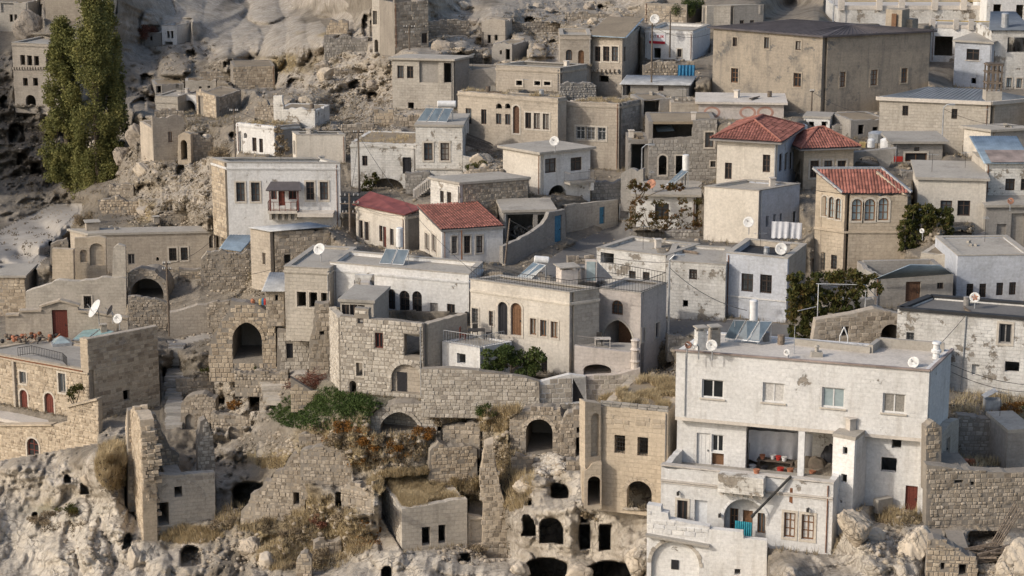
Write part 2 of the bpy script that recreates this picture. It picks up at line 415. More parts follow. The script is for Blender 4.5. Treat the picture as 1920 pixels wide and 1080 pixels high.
FRAME_OF = {'k': 'frame_dark', 'r': 'frame_brown', 'R': 'frame_red', 'W': 'frame_white', 'G': 'frame_grey'}
def opening(root, fr, op, wallmat, thick, hmax=None):
    """op: (kind, x0, y0, x1, y1). kind letters: w window, d door, h open hole, n niche; a round / p pointed / g shallow arch;
    s stone surround, b bars, l sill, c curtained, v pale glass; k dark, r brown, R red, W white, G grey joinery; 2 two lights only"""
    kind, x0, y0, x1, y1 = op[:5]
    xm, ym = (x0+x1)/2, (y0+y1)/2
    u0 = fr.uv(x0, ym)[0]; u1 = fr.uv(x1, ym)[0]; v1 = fr.uv(xm, y0)[1]; v0 = fr.uv(xm, y1)[1]
    if u1 < u0: u0, u1 = u1, u0
    v0 = max(v0, .03)
    if hmax is not None: v1 = min(v1, hmax-.04)
    if u0 < .08: u0 = .08
    if u1 > fr.L-.08: u1 = fr.L-.08
    if u1-u0 < .08 or v1-v0 < .08: return None
    lp = loop_of(kind, u0, v0, u1, v1); w, h = u1-u0, v1-v0
    fm = 'frame_dark'
    for c in kind:
        if c in FRAME_OF: fm = FRAME_OF[c]
    cu = (u0+u1)/2
    if 'w' in kind:
        fw = min(.09, w*.14); b = MB(); b.extrude(fr, [grow(lp, -.003), grow(lp, -fw)], .13, .21)
        if w > .45: b.extrude(fr, [[(cu-fw*.45, v0+fw), (cu+fw*.45, v0+fw), (cu+fw*.45, v1-fw), (cu-fw*.45, v1-fw)]], .14, .2)
        if '2' not in kind:
            for q in ((.66,) if h < 1.5 else (.35, .68)):
                vv = v0+h*q; b.extrude(fr, [[(u0+fw, vv-fw*.35), (u1-fw, vv-fw*.35), (u1-fw, vv+fw*.35), (u0+fw, vv+fw*.35)]], .145, .195)
        f = b.build('window', fm, root)
        g = MB(); g.extrude(fr, [grow(lp, -fw*.6)], .175, .19)
        g.build('pane', 'curtain' if 'c' in kind else ('glass_pale' if 'v' in kind else ('glass_dark', 'glass_mid', 'glass_dark', 'curtain_dim', 'glass_dark', 'glass_mid', 'glass_dark')[int(x0*3+y0*5) % 7]), f, root.location)
    elif 'd' in kind:
        b = MB(); b.extrude(fr, [grow(lp, -.004)], .17, .23)
        n = max(2, int(w/.22))
        for i in range(n):
            a = u0+.03+(w-.06)*i/n; e = u0+.03+(w-.06)*(i+1)/n-.025
            vt = v1-.05 if not ('a' in kind or 'p' in kind) else v1-min(w/2, h*.8)
            b.extrude(fr, [[(a, v0+.02), (e, v0+.02), (e, vt), (a, vt)]], .15, .175)
        dm = {'k': 'door_black', 'r': 'frame_brown', 'R': 'frame_red', 'W': 'frame_white', 'G': 'frame_grey', 'U': 'door_blue'}
        m_ = 'door_wood'
        for c in kind:
            if c in dm: m_ = dm[c]
        dd = b.build('door', m_, root)
        hb = MB(); hb.box(fr.p(u1-.14*w-.03, v0+h*.45, .12), .05, .07, .12, fr.rz); hb.build('handle', 'iron', dd, root.location)
    elif 'n' in kind:
        b = MB(); b.extrude(fr, [grow(lp, -.004)], .26, .34); b.build('niche', op[5] if len(op) > 5 else wallmat, root)
    if 's' in kind:
        g = min(.16, w*.22); b = MB(); b.extrude(fr, [grow(lp, g), grow(lp, .004)], -.045, .1)
        b.build('window_surround' if 'd' not in kind else 'door_surround', op[5] if len(op) > 5 else ('church_stone' if wallmat == 'church_stone' else 'surround'), root)
    if 'b' in kind:
        b = MB(); n = max(2, int(w/.16))
        for i in range(1, n):
            x = u0+w*i/n; b.bar(fr.p(x, v0, .05), fr.p(x, v1-(.04 if 'a' not in kind else min(w/2, h*.8)*.5), .05), .028)
        for q in (.15, .38, .62, .85): b.bar(fr.p(u0, v0+h*q, .075), fr.p(u1, v0+h*q, .075), .028)
        b.build('window_bars', 'iron', root)
    if 'l' in kind:
        b = MB(); b.extrude(fr, [[(u0-.12, v0-.09), (u1+.12, v0-.09), (u1+.12, v0-.006), (u0-.12, v0-.006)]], -.1, .1)
        b.build('sill', 'surround', root)
    return lp

STV = []
def stone_variants():
    rs = np.random.RandomState(3)
    for k in range(6):
        v = []
        for y, q in ((.5, .5), (-.28, .5), (-.5, .42)):
            for x, z in ((-1, -1), (1, -1), (1, 1), (-1, 1)):
                jx, jz = rs.uniform(-.035, .035, 2); jy = rs.uniform(-.09, .09) if y < -.3 else 0
                v.append((x*(q+jx), y+jy, z*(q+jz*1.6)))
        f = [(8, 9, 10, 11)]
        for a in (0, 4):
            for i in range(4): f.append((a+i, a+(i+1) % 4, a+4+(i+1) % 4, a+4+i))
        STV.append((v, f))
stone_variants(); STM = {}
def stone_mesh(k, mat):
    if (k, mat) not in STM:
        me = bpy.data.meshes.new('stone_block'); me.from_pydata(STV[k][0], [], STV[k][1]); me.materials.append(M[mat]); STM[(k, mat)] = me
    return STM[(k, mat)]
NST = [0]
def stones_on(root, fr, outer, holes, spec, name='stone_block'):
    """spec: (course height, shortest, longest, material, how many singly, roughness of the courses)"""
    ch, wa, wb, mat, lim, rough = spec
    us = [p[0] for p in outer]; vs = [p[1] for p in outer]; rs = random.Random(int(fr.P.x*97+fr.P.y*31)); out = []
    v = min(vs)+.02
    hx = [(min(p[0] for p in h), max(p[0] for p in h), min(p[1] for p in h), max(p[1] for p in h)) for h in holes]
    while v < max(vs)-.05:
        h = ch*rs.uniform(1-.45*rough, 1+.45*rough); u = min(us)-rs.uniform(0, wa)
        while u < max(us):
            w = rs.uniform(wa, wb); g = .006+.016*rough
            segs = [(u+g, u+w-g)]
            for (a, b, c, d) in hx:        # cut the stone back to the jamb
                if c < v+h-.02 and d > v+.02:
                    ns = []
                    for (s0, s1) in segs:
                        if s1 <= a-.04 or s0 >= b+.04: ns.append((s0, s1)); continue
                        arch = len([1 for q in holes if len(q) > 5]) > 0
                        if s0 < a-.09: ns.append((s0, a-.04))
                        if s1 > b+.09: ns.append((b+.04, s1))
                        if arch and d-(b-a)*.6 < v+h: ns.append((max(s0, a-.04), min(s1, b+.04)))
                    segs = ns
            for (s0, s1) in segs:
                s0 = max(s0, min(us)+.01); s1 = min(s1, max(us)-.01)
                if s1-s0 < .07: continue
                top = v+h-2*g
                if not all(inside(outer, x, y) for x in (s0+.02, s1-.02) for y in (v+.03, top-.05)):
                    if not (rough > .8 and inside(outer, (s0+s1)/2, v+h*.4)): continue
                if any(inside(grow(q, .03), x, y) for q in holes for x in (s0+.01, (s0+s1)/2, s1-.01) for y in (v+.01, v+h/2, top)): continue
                out.append((s0, s1, v+g, v+h-g))
            u += w
        v += h
    area = sorted(range(len(out)), key=lambda i: -(out[i][1]-out[i][0])*(out[i][3]-out[i][2]))
    single = set(area[:lim]); vs_, fs_ = [], []
    for i, (a, b, c, d) in enumerate(out):
        dep = .09+.05*rough; pr = .02+rs.uniform(-.014, .02)*(1+1.4*rough); k = rs.randrange(6)
        cen = fr.p((a+b)/2, (c+d)/2, dep/2-pr); ang = rs.uniform(-.03, .03)*rough
        if i in single:
            o = bpy.data.objects.new(name, stone_mesh(k, mat)); COL.objects.link(o); o.parent = root
            o.location = cen-root.location; o.scale = (b-a, dep, d-c); o.rotation_euler = (0, ang*2, fr.rz+ang)
            NST[0] += 1
        else:
            o0 = len(vs_); ca, sa = math.cos(fr.rz), math.sin(fr.rz)
            for x, y, z in STV[k][0]:
                X, Y, Z = x*(b-a), y*dep, z*(d-c); vs_.append((cen.x+X*ca-Y*sa, cen.y+X*sa+Y*ca, cen.z+Z))
            fs_ += [tuple(q+o0 for q in f) for f in STV[k][1]]
    if fs_:
        o = np_mesh('stone_courses', vs_, fs_, mat, root.location, parent=root); o['kind'] = 'stuff'

RAS = []                                   # wall and roof outlines in the picture; the ground must stay behind them
def register(pl, P, n, margin):
    if n.dot(P-Vector((0, 0, CAMZ))) > 0 or n.z < -.5: RAS.append(([pix(p) for p in pl], P.copy(), n.copy(), margin))
def wall(root, P, Q, z0, z1, mat, ops=(), thick=.4, top=None, name='wall', stones=None, s0=0.0, s1=0.0, poly=None, vis=None, wob=0):
    fr = Frame(P, Q, z0); h = z1-z0
    if vis is not None:
        register([fr.p(0, vis-z0), fr.p(fr.L, vis-z0), fr.p(fr.L, h+.1), fr.p(0, h+.1)], fr.p(0, 0), fr.n, 5.0 if any(o[0][0] in 'hn' for o in ops) else 1.2)
    if poly: outer = [fr.uv(*q) for q in poly]
    elif top:
        t = [fr.uv(*q) for q in top]; t = [(min(max(u, s0), fr.L-s1), v) for u, v in t]
        outer = [(s0, 0), (fr.L-s1, 0)]+[(fr.L-s1, t[-1][1])]*(t[-1][0] < fr.L-s1-.02)+t[::-1]+[(s0, t[0][1])]*(t[0][0] > s0+.02)
    elif wob and fr.L-s0-s1 > 1.2:         # an old wall: the top edge wavers
        rw = random.Random(int(fr.P.x*131+fr.P.y*17)); n = int((fr.L-s0-s1)/.45)+1
        outer = [(s0, 0), (fr.L-s1, 0)]+[(fr.L-s1-(fr.L-s0-s1)*k/n, h-wob*rw.random()*(3 if rw.random() < .12 else 1)) for k in range(n+1)]
    else: outer = [(s0, 0), (fr.L-s1, 0), (fr.L-s1, h), (s0, h)]
    holes = []
    for op in ops:
        lp = opening(root, fr, op, mat, thick, None if (top or poly) else h)
        if lp: holes.append(lp)
    b = MB(); b.extrude(fr, [outer]+holes, 0, thick); b.build(name, mat, root)
    if stones: stones_on(root, fr, outer, holes, stones)
    return fr

def prism(root, pts, z0, z1, name, mat, b=None):
    own = b is None; b = b or MB(); n = len(pts)
    b.add([(p.x, p.y, z0) for p in pts]+[(p.x, p.y, z1) for p in pts],
          [tuple(range(n-1, -1, -1)), tuple(range(n, 2*n))]+[(i, (i+1) % n, n+(i+1) % n, n+i) for i in range(n)],
          [(p.x, p.y) for p in pts]*2)
    return b.build(name, mat, root) if own else None
def inset(pts, g):
    n = len(pts); out = []
    for i in range(n):
        a, p, c = pts[i-1], pts[i], pts[(i+1) % n]
        d1 = (V2(p)-V2(a)).normalized(); d2 = (V2(c)-V2(p)).normalized()
        n1 = Vector((-d1.y, d1.x, 0)); n2 = Vector((-d2.y, d2.x, 0)); m = n1+n2
        k = g/max(.3, 1+n1.dot(n2))
        out.append(Vector((p.x, p.y, 0))+m*k)
    return out

class House: pass
HOUSES = []
def H(name, label, A, B, Y, base, C=None, D=None, dep=6, ab='B', yaw=None, mat='whitewash', roofmat='concrete', roof='flat', par=.3,
      F=(), R=(), L=(), stones=None, stR=None, stL=None, cat='house', group=None, into=None, top=None, cop=True, corn=None, thick=.4, found=1.2,
      matR=None, matL=None, bA='B', back=True, over=.25, coning=True, topR=None, topL=None):
    h = House()
    if ab == 'B':
        PB = at(B[0], B[1], Y); z1 = PB.z
        PA = on_z(A[0], A[1], z1) if yaw is None else on_col(A[0], PB, Vector((-math.cos(R_(yaw)), -math.sin(R_(yaw)), 0)))
    else:
        PA = at(A[0], A[1], Y); z1 = PA.z
        PB = on_z(B[0], B[1], z1) if yaw is None else on_col(B[0], PA, Vector((math.cos(R_(yaw)), math.sin(R_(yaw)), 0)))
    d = (PB-PA).normalized(); inn = Vector((-d.y, d.x, 0))
    PC = PD = None
    if C is not None: PC = on_z(C[0], C[1], z1) if isinstance(C, tuple) else on_col(C, PB, inn)
    if D is not None: PD = on_z(D[0], D[1], z1) if isinstance(D, tuple) else on_col(D, PA, inn)
    if PC is None and PD is None: PC = PB+inn*dep
    if PC is None: PC = PD+(PB-PA)
    if PD is None: PD = PC+(PA-PB)
    z0 = z_at(PB if bA == 'B' else PA, base)
    y_ = math.degrees(math.atan2(d.y, d.x))
    print('H %-28s yaw %5.0f  w %5.1f d %5.1f  h %5.1f  z0 %5.1f' % (label[:28], y_, (PB-PA).length, (PC-PB).length, z1-z0, z0))
    root = into or thing(name, label, cat, Vector((PA.x/2+PB.x/2, PA.y/2+PB.y/2, z0)), group)
    zb = z0-found
    h.root, h.A, h.B, h.C, h.D, h.z0, h.z1 = root, PA, PB, PC, PD, z0, z1
    zw = z1
    wob = .09 if roof in ('earth', 'grass', 'none') and not cop else 0
    h.F = wall(root, PA, PB, zb, zw, mat, F, thick, top, stones=stones, vis=z0, wob=wob)
    h.R = wall(root, PB, PC, zb, zw, matR or mat, R, thick, topR, s0=thick, stones=stR, vis=z0, wob=wob)
    h.L = wall(root, PD, PA, zb, zw, matL or mat, L, thick, topL, s1=thick, stones=stL, vis=z0, wob=wob)
    dcur = ((PC-PB).dot(inn)+(PD-PA).dot(inn))/2
    if back and dcur < 4.2:                # a shallow front: its rooms run on behind, under a lower roof
        e = 4.8-dcur; zx = max(zb+1.0, z1-.29*e-.2)
        PC2 = PC+Vector((PC.x, PC.y, 0)).normalized()*e; PD2 = PD+Vector((PD.x, PD.y, 0)).normalized()*e
        wall(root, PC, PC2, zb, zx, matR or mat, (), .3, s0=.01); wall(root, PC2, PD2, zb, zx, matR or mat, (), .3, s0=.31, s1=.31); wall(root, PD2, PD, zb, zx, matR or mat, (), .3, s1=.01)
        prism(root, [Vector((p.x, p.y, 0)) for p in (PC, PC2, PD2, PD)], zx+.003, zx+.15, 'rear_roof', 'concrete')
        fr_ = Frame(PC, PD, zx+.16); b = MB(); b.extrude(fr_, [[(thick, 0), (fr_.L-thick, 0), (fr_.L-thick, z1-zx-.16), (thick, z1-zx-.16)]], 0, .2); b.build('wall', matR or mat, root)
    elif back: wall(root, PC, PD, zb, zw, matR or mat, (), thick, s0=thick, s1=thick)
    register([Vector((p.x, p.y, z1)) for p in (PA, PB, PC, PD)], Vector((PA.x, PA.y, z1)), Vector((0, 0, -1)), .5)
    foot = [PA, PB, PC, PD]
    if roof in ('flat', 'earth', 'grass'):
        zr = z1-(par if roof == 'flat' else .06); h.zr = zr
        prism(root, inset(foot, thick+.004), zr-.25, zr, 'roof', 'earth_roof' if roof in ('earth', 'grass') else roofmat)
    elif roof == 'slab':
        zr = z1+.22; h.zr = zr
        prism(root, inset(foot, -over), z1+.003, zr, 'roof', roofmat)
    elif roof == 'none': h.zr = z1
    else: h.zr = z1
    if cop and roof == 'flat':
        b = MB(); o2 = inset(foot, -.05); i2 = inset(foot, thick+.03)
        for i in range(4):
            j = (i+1) % 4; q = [o2[i], o2[j], i2[j], i2[i]]
            prism(root, q, z1+.003, z1+.07, 'coping', 'concrete', b)
        b.build('coping', 'concrete', root)
    if corn:
        b = MB()
        for fr in (h.F, h.R, h.L):
            v = z1-zb-corn; b.extrude(fr, [[(-.02, v-.14), (fr.L+.02, v-.14), (fr.L+.02, v), (-.02, v)]], -.09, -.002)
            b.extrude(fr, [[(-.02, v-.22), (fr.L+.02, v-.22), (fr.L+.02, v-.15), (-.02, v-.15)]], -.05, -.0025)
        b.build('cornice', mat, root)
    if coning:
        for p, q in ((PA, .25), (PB, .25), ((PA+PB)/2, .25)):
            ctrl(Vector((p.x, p.y, z0)), q-.4)
        for p in (PC, PD, (PC+PD)/2): ctrl(Vector((p.x, p.y, z1+.2)), 1.0)
        if L or D is not None: ctrl(Vector((PD.x, PD.y, z0)), 0)
        if R or C is not None: ctrl(Vector((PC.x, PC.y, z0)), 0)
    HOUSES.append(h)
    return h

def tiles_on(root, poly3, mat='tiles_red', tw=.26, tl=.42, name='roof_tiles'):
    """rows of half-round tiles over a planar roof slope; poly3[0]-poly3[1] is the eave"""
    a, b = poly3[0], poly3[1]; e = (b-a).normalized(); nn = Vector((0, 0, 0))
    for i in range(1, len(poly3)-1): nn += (poly3[i]-a).cross(poly3[i+1]-a)
    nn.normalize()
    if nn.z < 0: nn = -nn
    s = nn.cross(e).normalized()
    if s.z < 0: s = -s
    P2 = [((p-a).dot(e), (p-a).dot(s)) for p in poly3]
    v_, f_ = [], []; um = max(p[0] for p in P2); un = min(p[0] for p in P2); vm = max(p[1] for p in P2)
    rs = random.Random(5); v = 0.0
    while v < vm:
        u = un
        while u < um:
            if inside(P2, u+tw/2, v+tl*.5):
                jl = rs.uniform(-.03, .03); j = rs.uniform(-.012, .012); o = len(v_)
                for vv, lift in ((v-.03+jl, .055), (v+tl, .02)):
                    for q, hgt in ((0, 0), (.22, .055), (.5, .075), (.78, .055), (1, 0)):
                        v_.append(a+e*(u+tw*q)+s*vv+nn*(lift+hgt+j))
                for q in range(4): f_.append((o+q, o+q+1, o+q+6, o+q+5))
            u += tw
        v += tl
    b_ = MB(); m = len(poly3)
    b_.add(list(poly3)+[p-nn*.16 for p in poly3], [tuple(range(m)), tuple(range(2*m-1, m-1, -1))]+[(i, (i+1) % m, m+(i+1) % m, m+i) for i in range(m)])
    r = b_.build('roof', 'tin_red' if mat == 'tin_red' else 'roof_dark', root)
    o = np_mesh(name, v_, f_, mat, root.location, smooth=False, parent=root); o['kind'] = 'stuff'
    return r

def plate(root, pts, th, name, mat, sub=None):
    a = pts[0]; nn = Vector((0, 0, 0))
    for i in range(1, len(pts)-1): nn += (pts[i]-a).cross(pts[i+1]-a)
    nn.normalize()
    if nn.z < 0: nn = -nn
    b = MB(); m = len(pts)
    b.add(list(pts)+[p-nn*th for p in pts], [tuple(range(m)), tuple(range(2*m-1, m-1, -1))]+[(i, (i+1) % m, m+(i+1) % m, m+i) for i in range(m)])
    return b.build(name, mat, root)
def corrugated(root, q, mat, name='roof_sheet', n=None, th=.05, wave=.04):
    """sheet metal over the four points q (two at the eave, two at the top), ribs running down the slope"""
    a, b, c, d = q; n = n or max(4, int((b-a).length/.22)); v_ = []; f_ = []
    nn = (b-a).cross(d-a).normalized()
    if nn.z < 0: nn = -nn
    for k in range(2*n+1):
        t = k/(2*n); up = wave if k % 2 else 0
        for lo in (0, th): v_ += [a.lerp(b, t)+nn*(up-lo), d.lerp(c, t)+nn*(up-lo)]
    for k in range(2*n):
        i = 4*k; f_ += [(i, i+4, i+5, i+1), (i+2, i+3, i+7, i+6)]
    f_ += [(0, 1, 3, 2), (8*n, 8*n+2, 8*n+3, 8*n+1)]
    for k in range(2*n): i = 4*k; f_ += [(i, i+2, i+6, i+4), (i+1, i+5, i+7, i+3)]
    return np_mesh(name, v_, f_, mat, root.location, parent=root)

def hip_roof(h, over=.45, rise=1.6, flat=False):
    E = inset([h.A, h.B, h.C, h.D], -over); z = h.z1+.05
    E = [Vector((p.x, p.y, z)) for p in E]
    la, lb = (E[1]-E[0]).length, (E[2]-E[1]).length
    if la >= lb:
        m1, m2 = (E[0]+E[3])/2, (E[1]+E[2])/2; dd = (m2-m1).normalized(); k = min(lb/2, la*.45)
        r1, r2 = m1+dd*k, m2-dd*k
        fc = [(E[0], E[1], 'r2', 'r1'), (E[1], E[2], 'r2'), (E[2], E[3], 'r1', 'r2'), (E[3], E[0], 'r1')]
    else:
        m1, m2 = (E[0]+E[1])/2, (E[3]+E[2])/2; dd = (m2-m1).normalized(); k = min(la/2, lb*.45)
        r1, r2 = m1+dd*k, m2-dd*k
        fc = [(E[0], E[1], 'r1'), (E[1], E[2], 'r2', 'r1'), (E[2], E[3], 'r2'), (E[3], E[0], 'r1', 'r2')]
    up = Vector((0, 0, rise)); r1, r2 = r1+up, r2+up; D_ = {'r1': r1, 'r2': r2}
    for f in fc: tiles_on(h.root, [D_.get(p, p) if isinstance(p, str) else p for p in f])
    b = MB()
    for p in E:
        q = r1 if (p-r1).length < (p-r2).length else r2; b.tube(p+Vector((0, 0, .1)), q+Vector((0, 0, .12)), .11, n=6)
    b.tube(r1+Vector((0, 0, .12)), r2+Vector((0, 0, .12)), .12, n=6); b.build('ridge_tiles', 'tiles_ridge', h.root)
    g = MB()
    for i in range(3): g.bar(E[i-1]-Vector((0, 0, .12)), E[i]-Vector((0, 0, .12)), .14, .12)
    g.build('gutter', 'frame_grey', h.root)

# ------------------------------------------------------------------ small things
NDISH = {}
def dish(label, px, py, Y, diam=1.0, face=(-.55, -.6, .5), mat='dish_white', mast=.6, group='satellite dishes on the roofs', mark=False):
    c = at(px, py, Y); root = thing('satellite_dish', label, 'satellite dish', Vector((c.x, c.y, c.z-diam*.5-mast)), group)
    n = Vector(face).normalized(); x = n.orthogonal().normalized(); y = n.cross(x); b = MB(); vs = []; fs = []; N = 20; r = diam/2
    for side in (0, .03):
        for k in range(5):
            q = r*k/4
            for i in range(N):
                t = 2*math.pi*i/N; vs.append(c+x*(q*math.cos(t))+y*(q*math.sin(t))+n*(.35*q*q/r-side))
    for s_ in (0, 5*N):
        for k in range(4):
            for i in range(N): fs.append((s_+k*N+i, s_+k*N+(i+1) % N, s_+(k+1)*N+(i+1) % N, s_+(k+1)*N+i))
    for i in range(N): fs.append((4*N+i, 4*N+(i+1) % N, 9*N+(i+1) % N, 9*N+i))
    b.add(vs, fs); b.build('reflector', mat, root, smooth=True)
    a = MB(); a.tube(c-y*r*.9, c+n*r*1.0, .025); a.tube(c+x*r*.6, c+n*r*1.0, .012, n=5); a.build('feed_arm', 'galvanised', root)
    f = MB(); f.tube(c+n*r*.95, c+n*r*1.15, .06); f.build('receiver', 'frame_grey', root)
    if mark:
        k = MB(); ps = [c+x*(r*q*math.cos(t))+y*(r*q*math.sin(t))+n*(.35*q*q*r+.012) for t, q in ((i*.45, .55+.2*math.sin(i*2.3)) for i in range(14))]; k.add(ps+[p-n*.004 for p in ps], [tuple(range(14)), tuple(range(27, 13, -1))]); k.build('painted_mark', 'dish_rust', root)
    m = MB(); base = root.location; m.tube(c-n*.05, Vector((c.x-n.x*.15, c.y-n.y*.15, c.z-.2)), .04); m.tube((c.x-n.x*.15, c.y-n.y*.15, c.z-.2), (c.x-n.x*.15, c.y-n.y*.15, base.z), .04); m.build('mast', 'galvanised', root)
    return root

def solar(label, quad, Y, n, z_lift=1.1, tank=None, glass='solar_glass', group='solar water heaters on the roofs', tankr=.28, tankmat='white_paint', standing=False):
    """quad: picture corners bl, br, tr, tl of the panel field; the lower edge lies at distance Y"""
    bl = at(*quad[0], Y); br = on_z(*quad[1], bl.z)
    zt = bl.z+z_lift; tr = on_z(*quad[2], zt); tl = on_z(*quad[3], zt)
    root = thing('solar_water_heater', label, 'solar heater', (bl+br)/2-Vector((0, 0, .15)), group)
    for i in range(n):
        a, c = i/n+.012, (i+1)/n-.012
        q = [bl.lerp(br, a), bl.lerp(br, c), tl.lerp(tr, c), tl.lerp(tr, a)]
        fr = plate(root, q, .09, 'panel', 'galvanised')
        cen = sum(q, Vector())/4; nn = (q[1]-q[0]).cross(q[3]-q[0]).normalized()
        nn = nn if nn.z > 0 else -nn
        b = MB(); qq = [p.lerp(cen, .08)+nn*.012 for p in q]
        b.add(qq+[p-nn*.01 for p in qq], [(0, 1, 2, 3), (7, 6, 5, 4)]+[(k, (k+1) % 4, 4+(k+1) % 4, 4+k) for k in range(4)])
        b.build('glazing', glass, fr, root.location)
    b = MB(); zb = root.location.z
    for t in (.05, .5, .95):
        p = tl.lerp(tr, t); q = bl.lerp(br, t)
        b.bar(p, Vector((p.x, p.y, zb)), .05); b.bar(Vector((p.x, p.y, zb+.04)), q-Vector((0, 0, .1)), .05); b.bar(q, Vector((q.x, q.y, zb)), .05)
    b.build('stand', 'galvanised', root)
    if tank:
        (x0, y0), (x1, y1) = tank; b = MB(); d = (tr-tl).normalized()
        if standing:
            p = tr+Vector((0, .7, 0)); p0 = on_plane(x0, y0, p, Vector((0, 1, 0))); p1 = on_plane(x1, y1, p, Vector((0, 1, 0)))
        else:
            p = (tl+tr)/2+Vector((0, .5, 0)); p0 = on_plane(x0, y0, p, Vector((0, 1, 0))); p1 = on_plane(x1, y1, p, Vector((0, 1, 0)))
        b.tube(p0, p1, tankr, n=14); e = (p1-p0).normalized(); b.tube(p0-e*.06, p0, tankr*.8, tankr, 14); b.tube(p1, p1+e*.06, tankr, tankr*.8, 14)
        b.build('tank', tankmat, root, smooth=False)
        l = MB()
        for q in (p0.lerp(p1, .15), p0.lerp(p1, .85)): l.bar(q, Vector((q.x, q.y, zb)), .06)
        if standing: l.bar(p1+Vector((.25, 0, 0)), Vector((p1.x+.25, p1.y, zb)), .05); l.bar(p1-Vector((.25, 0, 0)), Vector((p1.x-.25, p1.y, zb)), .05)
        l.build('tank_stand', 'galvanised', root)
    return root

def chimney(h, px, py0, py1, w, mat='limestone', Y=None, cap=True, name='chimney', pot=False):
    """a chimney on house h: picture column px, top row py0, foot row py1"""
    p = on_z(px, py1, h.zr) if Y is None else at(px, py1, Y)
    z1 = z_at(p, py0); b = MB(); hh = z1-p.z
    b.box((p.x, p.y, p.z+hh*.42), w, w, hh*.84, .3)
    for sx in (-1, 1):
        for sy in (-1, 1): b.box((p.x+sx*w*.38, p.y+sy*w*.38, p.z+hh*.89), w*.2, w*.2, hh*.12, .3)
    o = b.build(name, mat, h.root)
    c = MB(); c.box((p.x, p.y, p.z+hh*.975), w*1.25, w*1.25, hh*.06, .3); c.build('cap', 'concrete', o, h.root.location)
    return o

def pole(label, px, ytop, ybot, Y, r=.11, arms=(), mat='old_wood', lamp=None, lean=0.0, name='utility_pole', cat='pole', group=None):
    b_ = at(px, ybot, Y); z1 = z_at(b_, ytop); root = thing(name, label, cat, b_, group)
    t_ = Vector((b_.x+lean, b_.y, z1)); b = MB(); b.tube(b_-Vector((0, 0, .6)), t_, r, r*.65, 9); b.build('shaft', mat, root)
    for k, (dz, wd) in enumerate(arms):
        a = MB(); a.bar(t_+Vector((-wd, 0, -dz)), t_+Vector((wd, .12, -dz)), .09); ar = a.build('crossarm', mat if k else 'iron', root)
        for q in (-.9, -.45, .45, .9):
            i = MB(); i.lathe(t_+Vector((wd*q, .02, -dz+.04)), [(.03, 0), (.07, .06), (.04, .12), (.06, .17), (.02, .21)], 7); i.build('insulator', 'curtain', ar, root.location)
    if lamp:
        a = MB(); p0 = t_; p1 = t_+Vector((lamp[0]*.5, 0, lamp[1])); p2 = t_+Vector((lamp[0], -.1, lamp[1]+.05)); a.tube(p0, p1, .05); a.tube(p1, p2, .045); a.build('lamp_arm', mat, root)
        l = MB(); l.box(p2+Vector((lamp[0]*.2, 0, -.03)), .6, .24, .14); l.build('lamp_head', 'galvanised', root)
    root['top'] = (t_.x, t_.y, t_.z)
    return root
def cable(label, a, b, sag=.6, r=.018):
    n = 14; m = MB(); a, b = Vector(a), Vector(b); pts = [a.lerp(b, i/n)-Vector((0, 0, sag*4*(i/n)*(1-i/n))) for i in range(n+1)]
    org = a.copy()
    for i in range(n): m.tube(pts[i], pts[i+1], r, n=5)
    o = m.build('power_cable', 'cable_black', None, org); tag(o, label, 'cable', 'overhead power cables'); return o

def railing(root, pts, h=.95, step=.16, mat='frame_grey', name='railing', r=.018):
    b = MB()
    for a, c in zip(pts[:-1], pts[1:]):
        n = max(1, int((c-a).length/step)); U = Vector((0, 0, h))
        b.bar(a+U, c+U, .04); b.bar(a+Vector((0, 0, .1)), c+Vector((0, 0, .1)), .035)
        for i in range(n+1): p = a.lerp(c, i/n); b.bar(p, p+U, r)
    return b.build(name, mat, root)

def box_part(root, px0, px1, py_top, py_bot, Y, dep, name, mat, yaw=0.0):
    a = at(px0, py_bot, Y); c = at(px1, py_bot, Y); z1 = z_at(a, py_top); w = c.x-a.x
    b = MB(); b.box(((a.x+c.x)/2, Y+dep/2, (a.z+z1)/2), w, dep, z1-a.z, R_(yaw)); return b.build(name, mat, root)

def arch_ring(root, fr, x0, y0, x1, y1, kind, mat, n=13, w=.34, name='arch_stone', proud=.05, thick=.35):
    """separate wedge stones round an arch on wall frame fr"""
    xm, ym = (x0+x1)/2, (y0+y1)/2
    u0 = fr.uv(x0, ym)[0]; u1 = fr.uv(x1, ym)[0]; v1 = fr.uv(xm, y0)[1]; v0 = fr.uv(xm, y1)[1]
    uc = (u0+u1)/2; hw = (u1-u0)/2; r = min(hw, (v1-v0)*.8) if 'a' in kind else min(hw*1.24, (v1-v0)*.8)
    def P(t, e):
        x = math.cos(t); s = 1-abs(x)
        y = math.sin(t) if 'a' in kind else math.sqrt(max(0, 1-(1-s)**1.75))*.9+.1*s
        return (uc+x*(hw+e), v1-r+y*(r+e))
    for i in range(n):
        t0, t1 = math.pi*(i+.04)/n, math.pi*(i+.96)/n; g = random.uniform(-.04, .05)
        b = MB(); b.extrude(fr, [[P(t0, .01), P(t0, w+g), P(t1, w+g), P(t1, .01)]], -proud-random.uniform(0, .03), thick)
        b.build(name, mat, root)

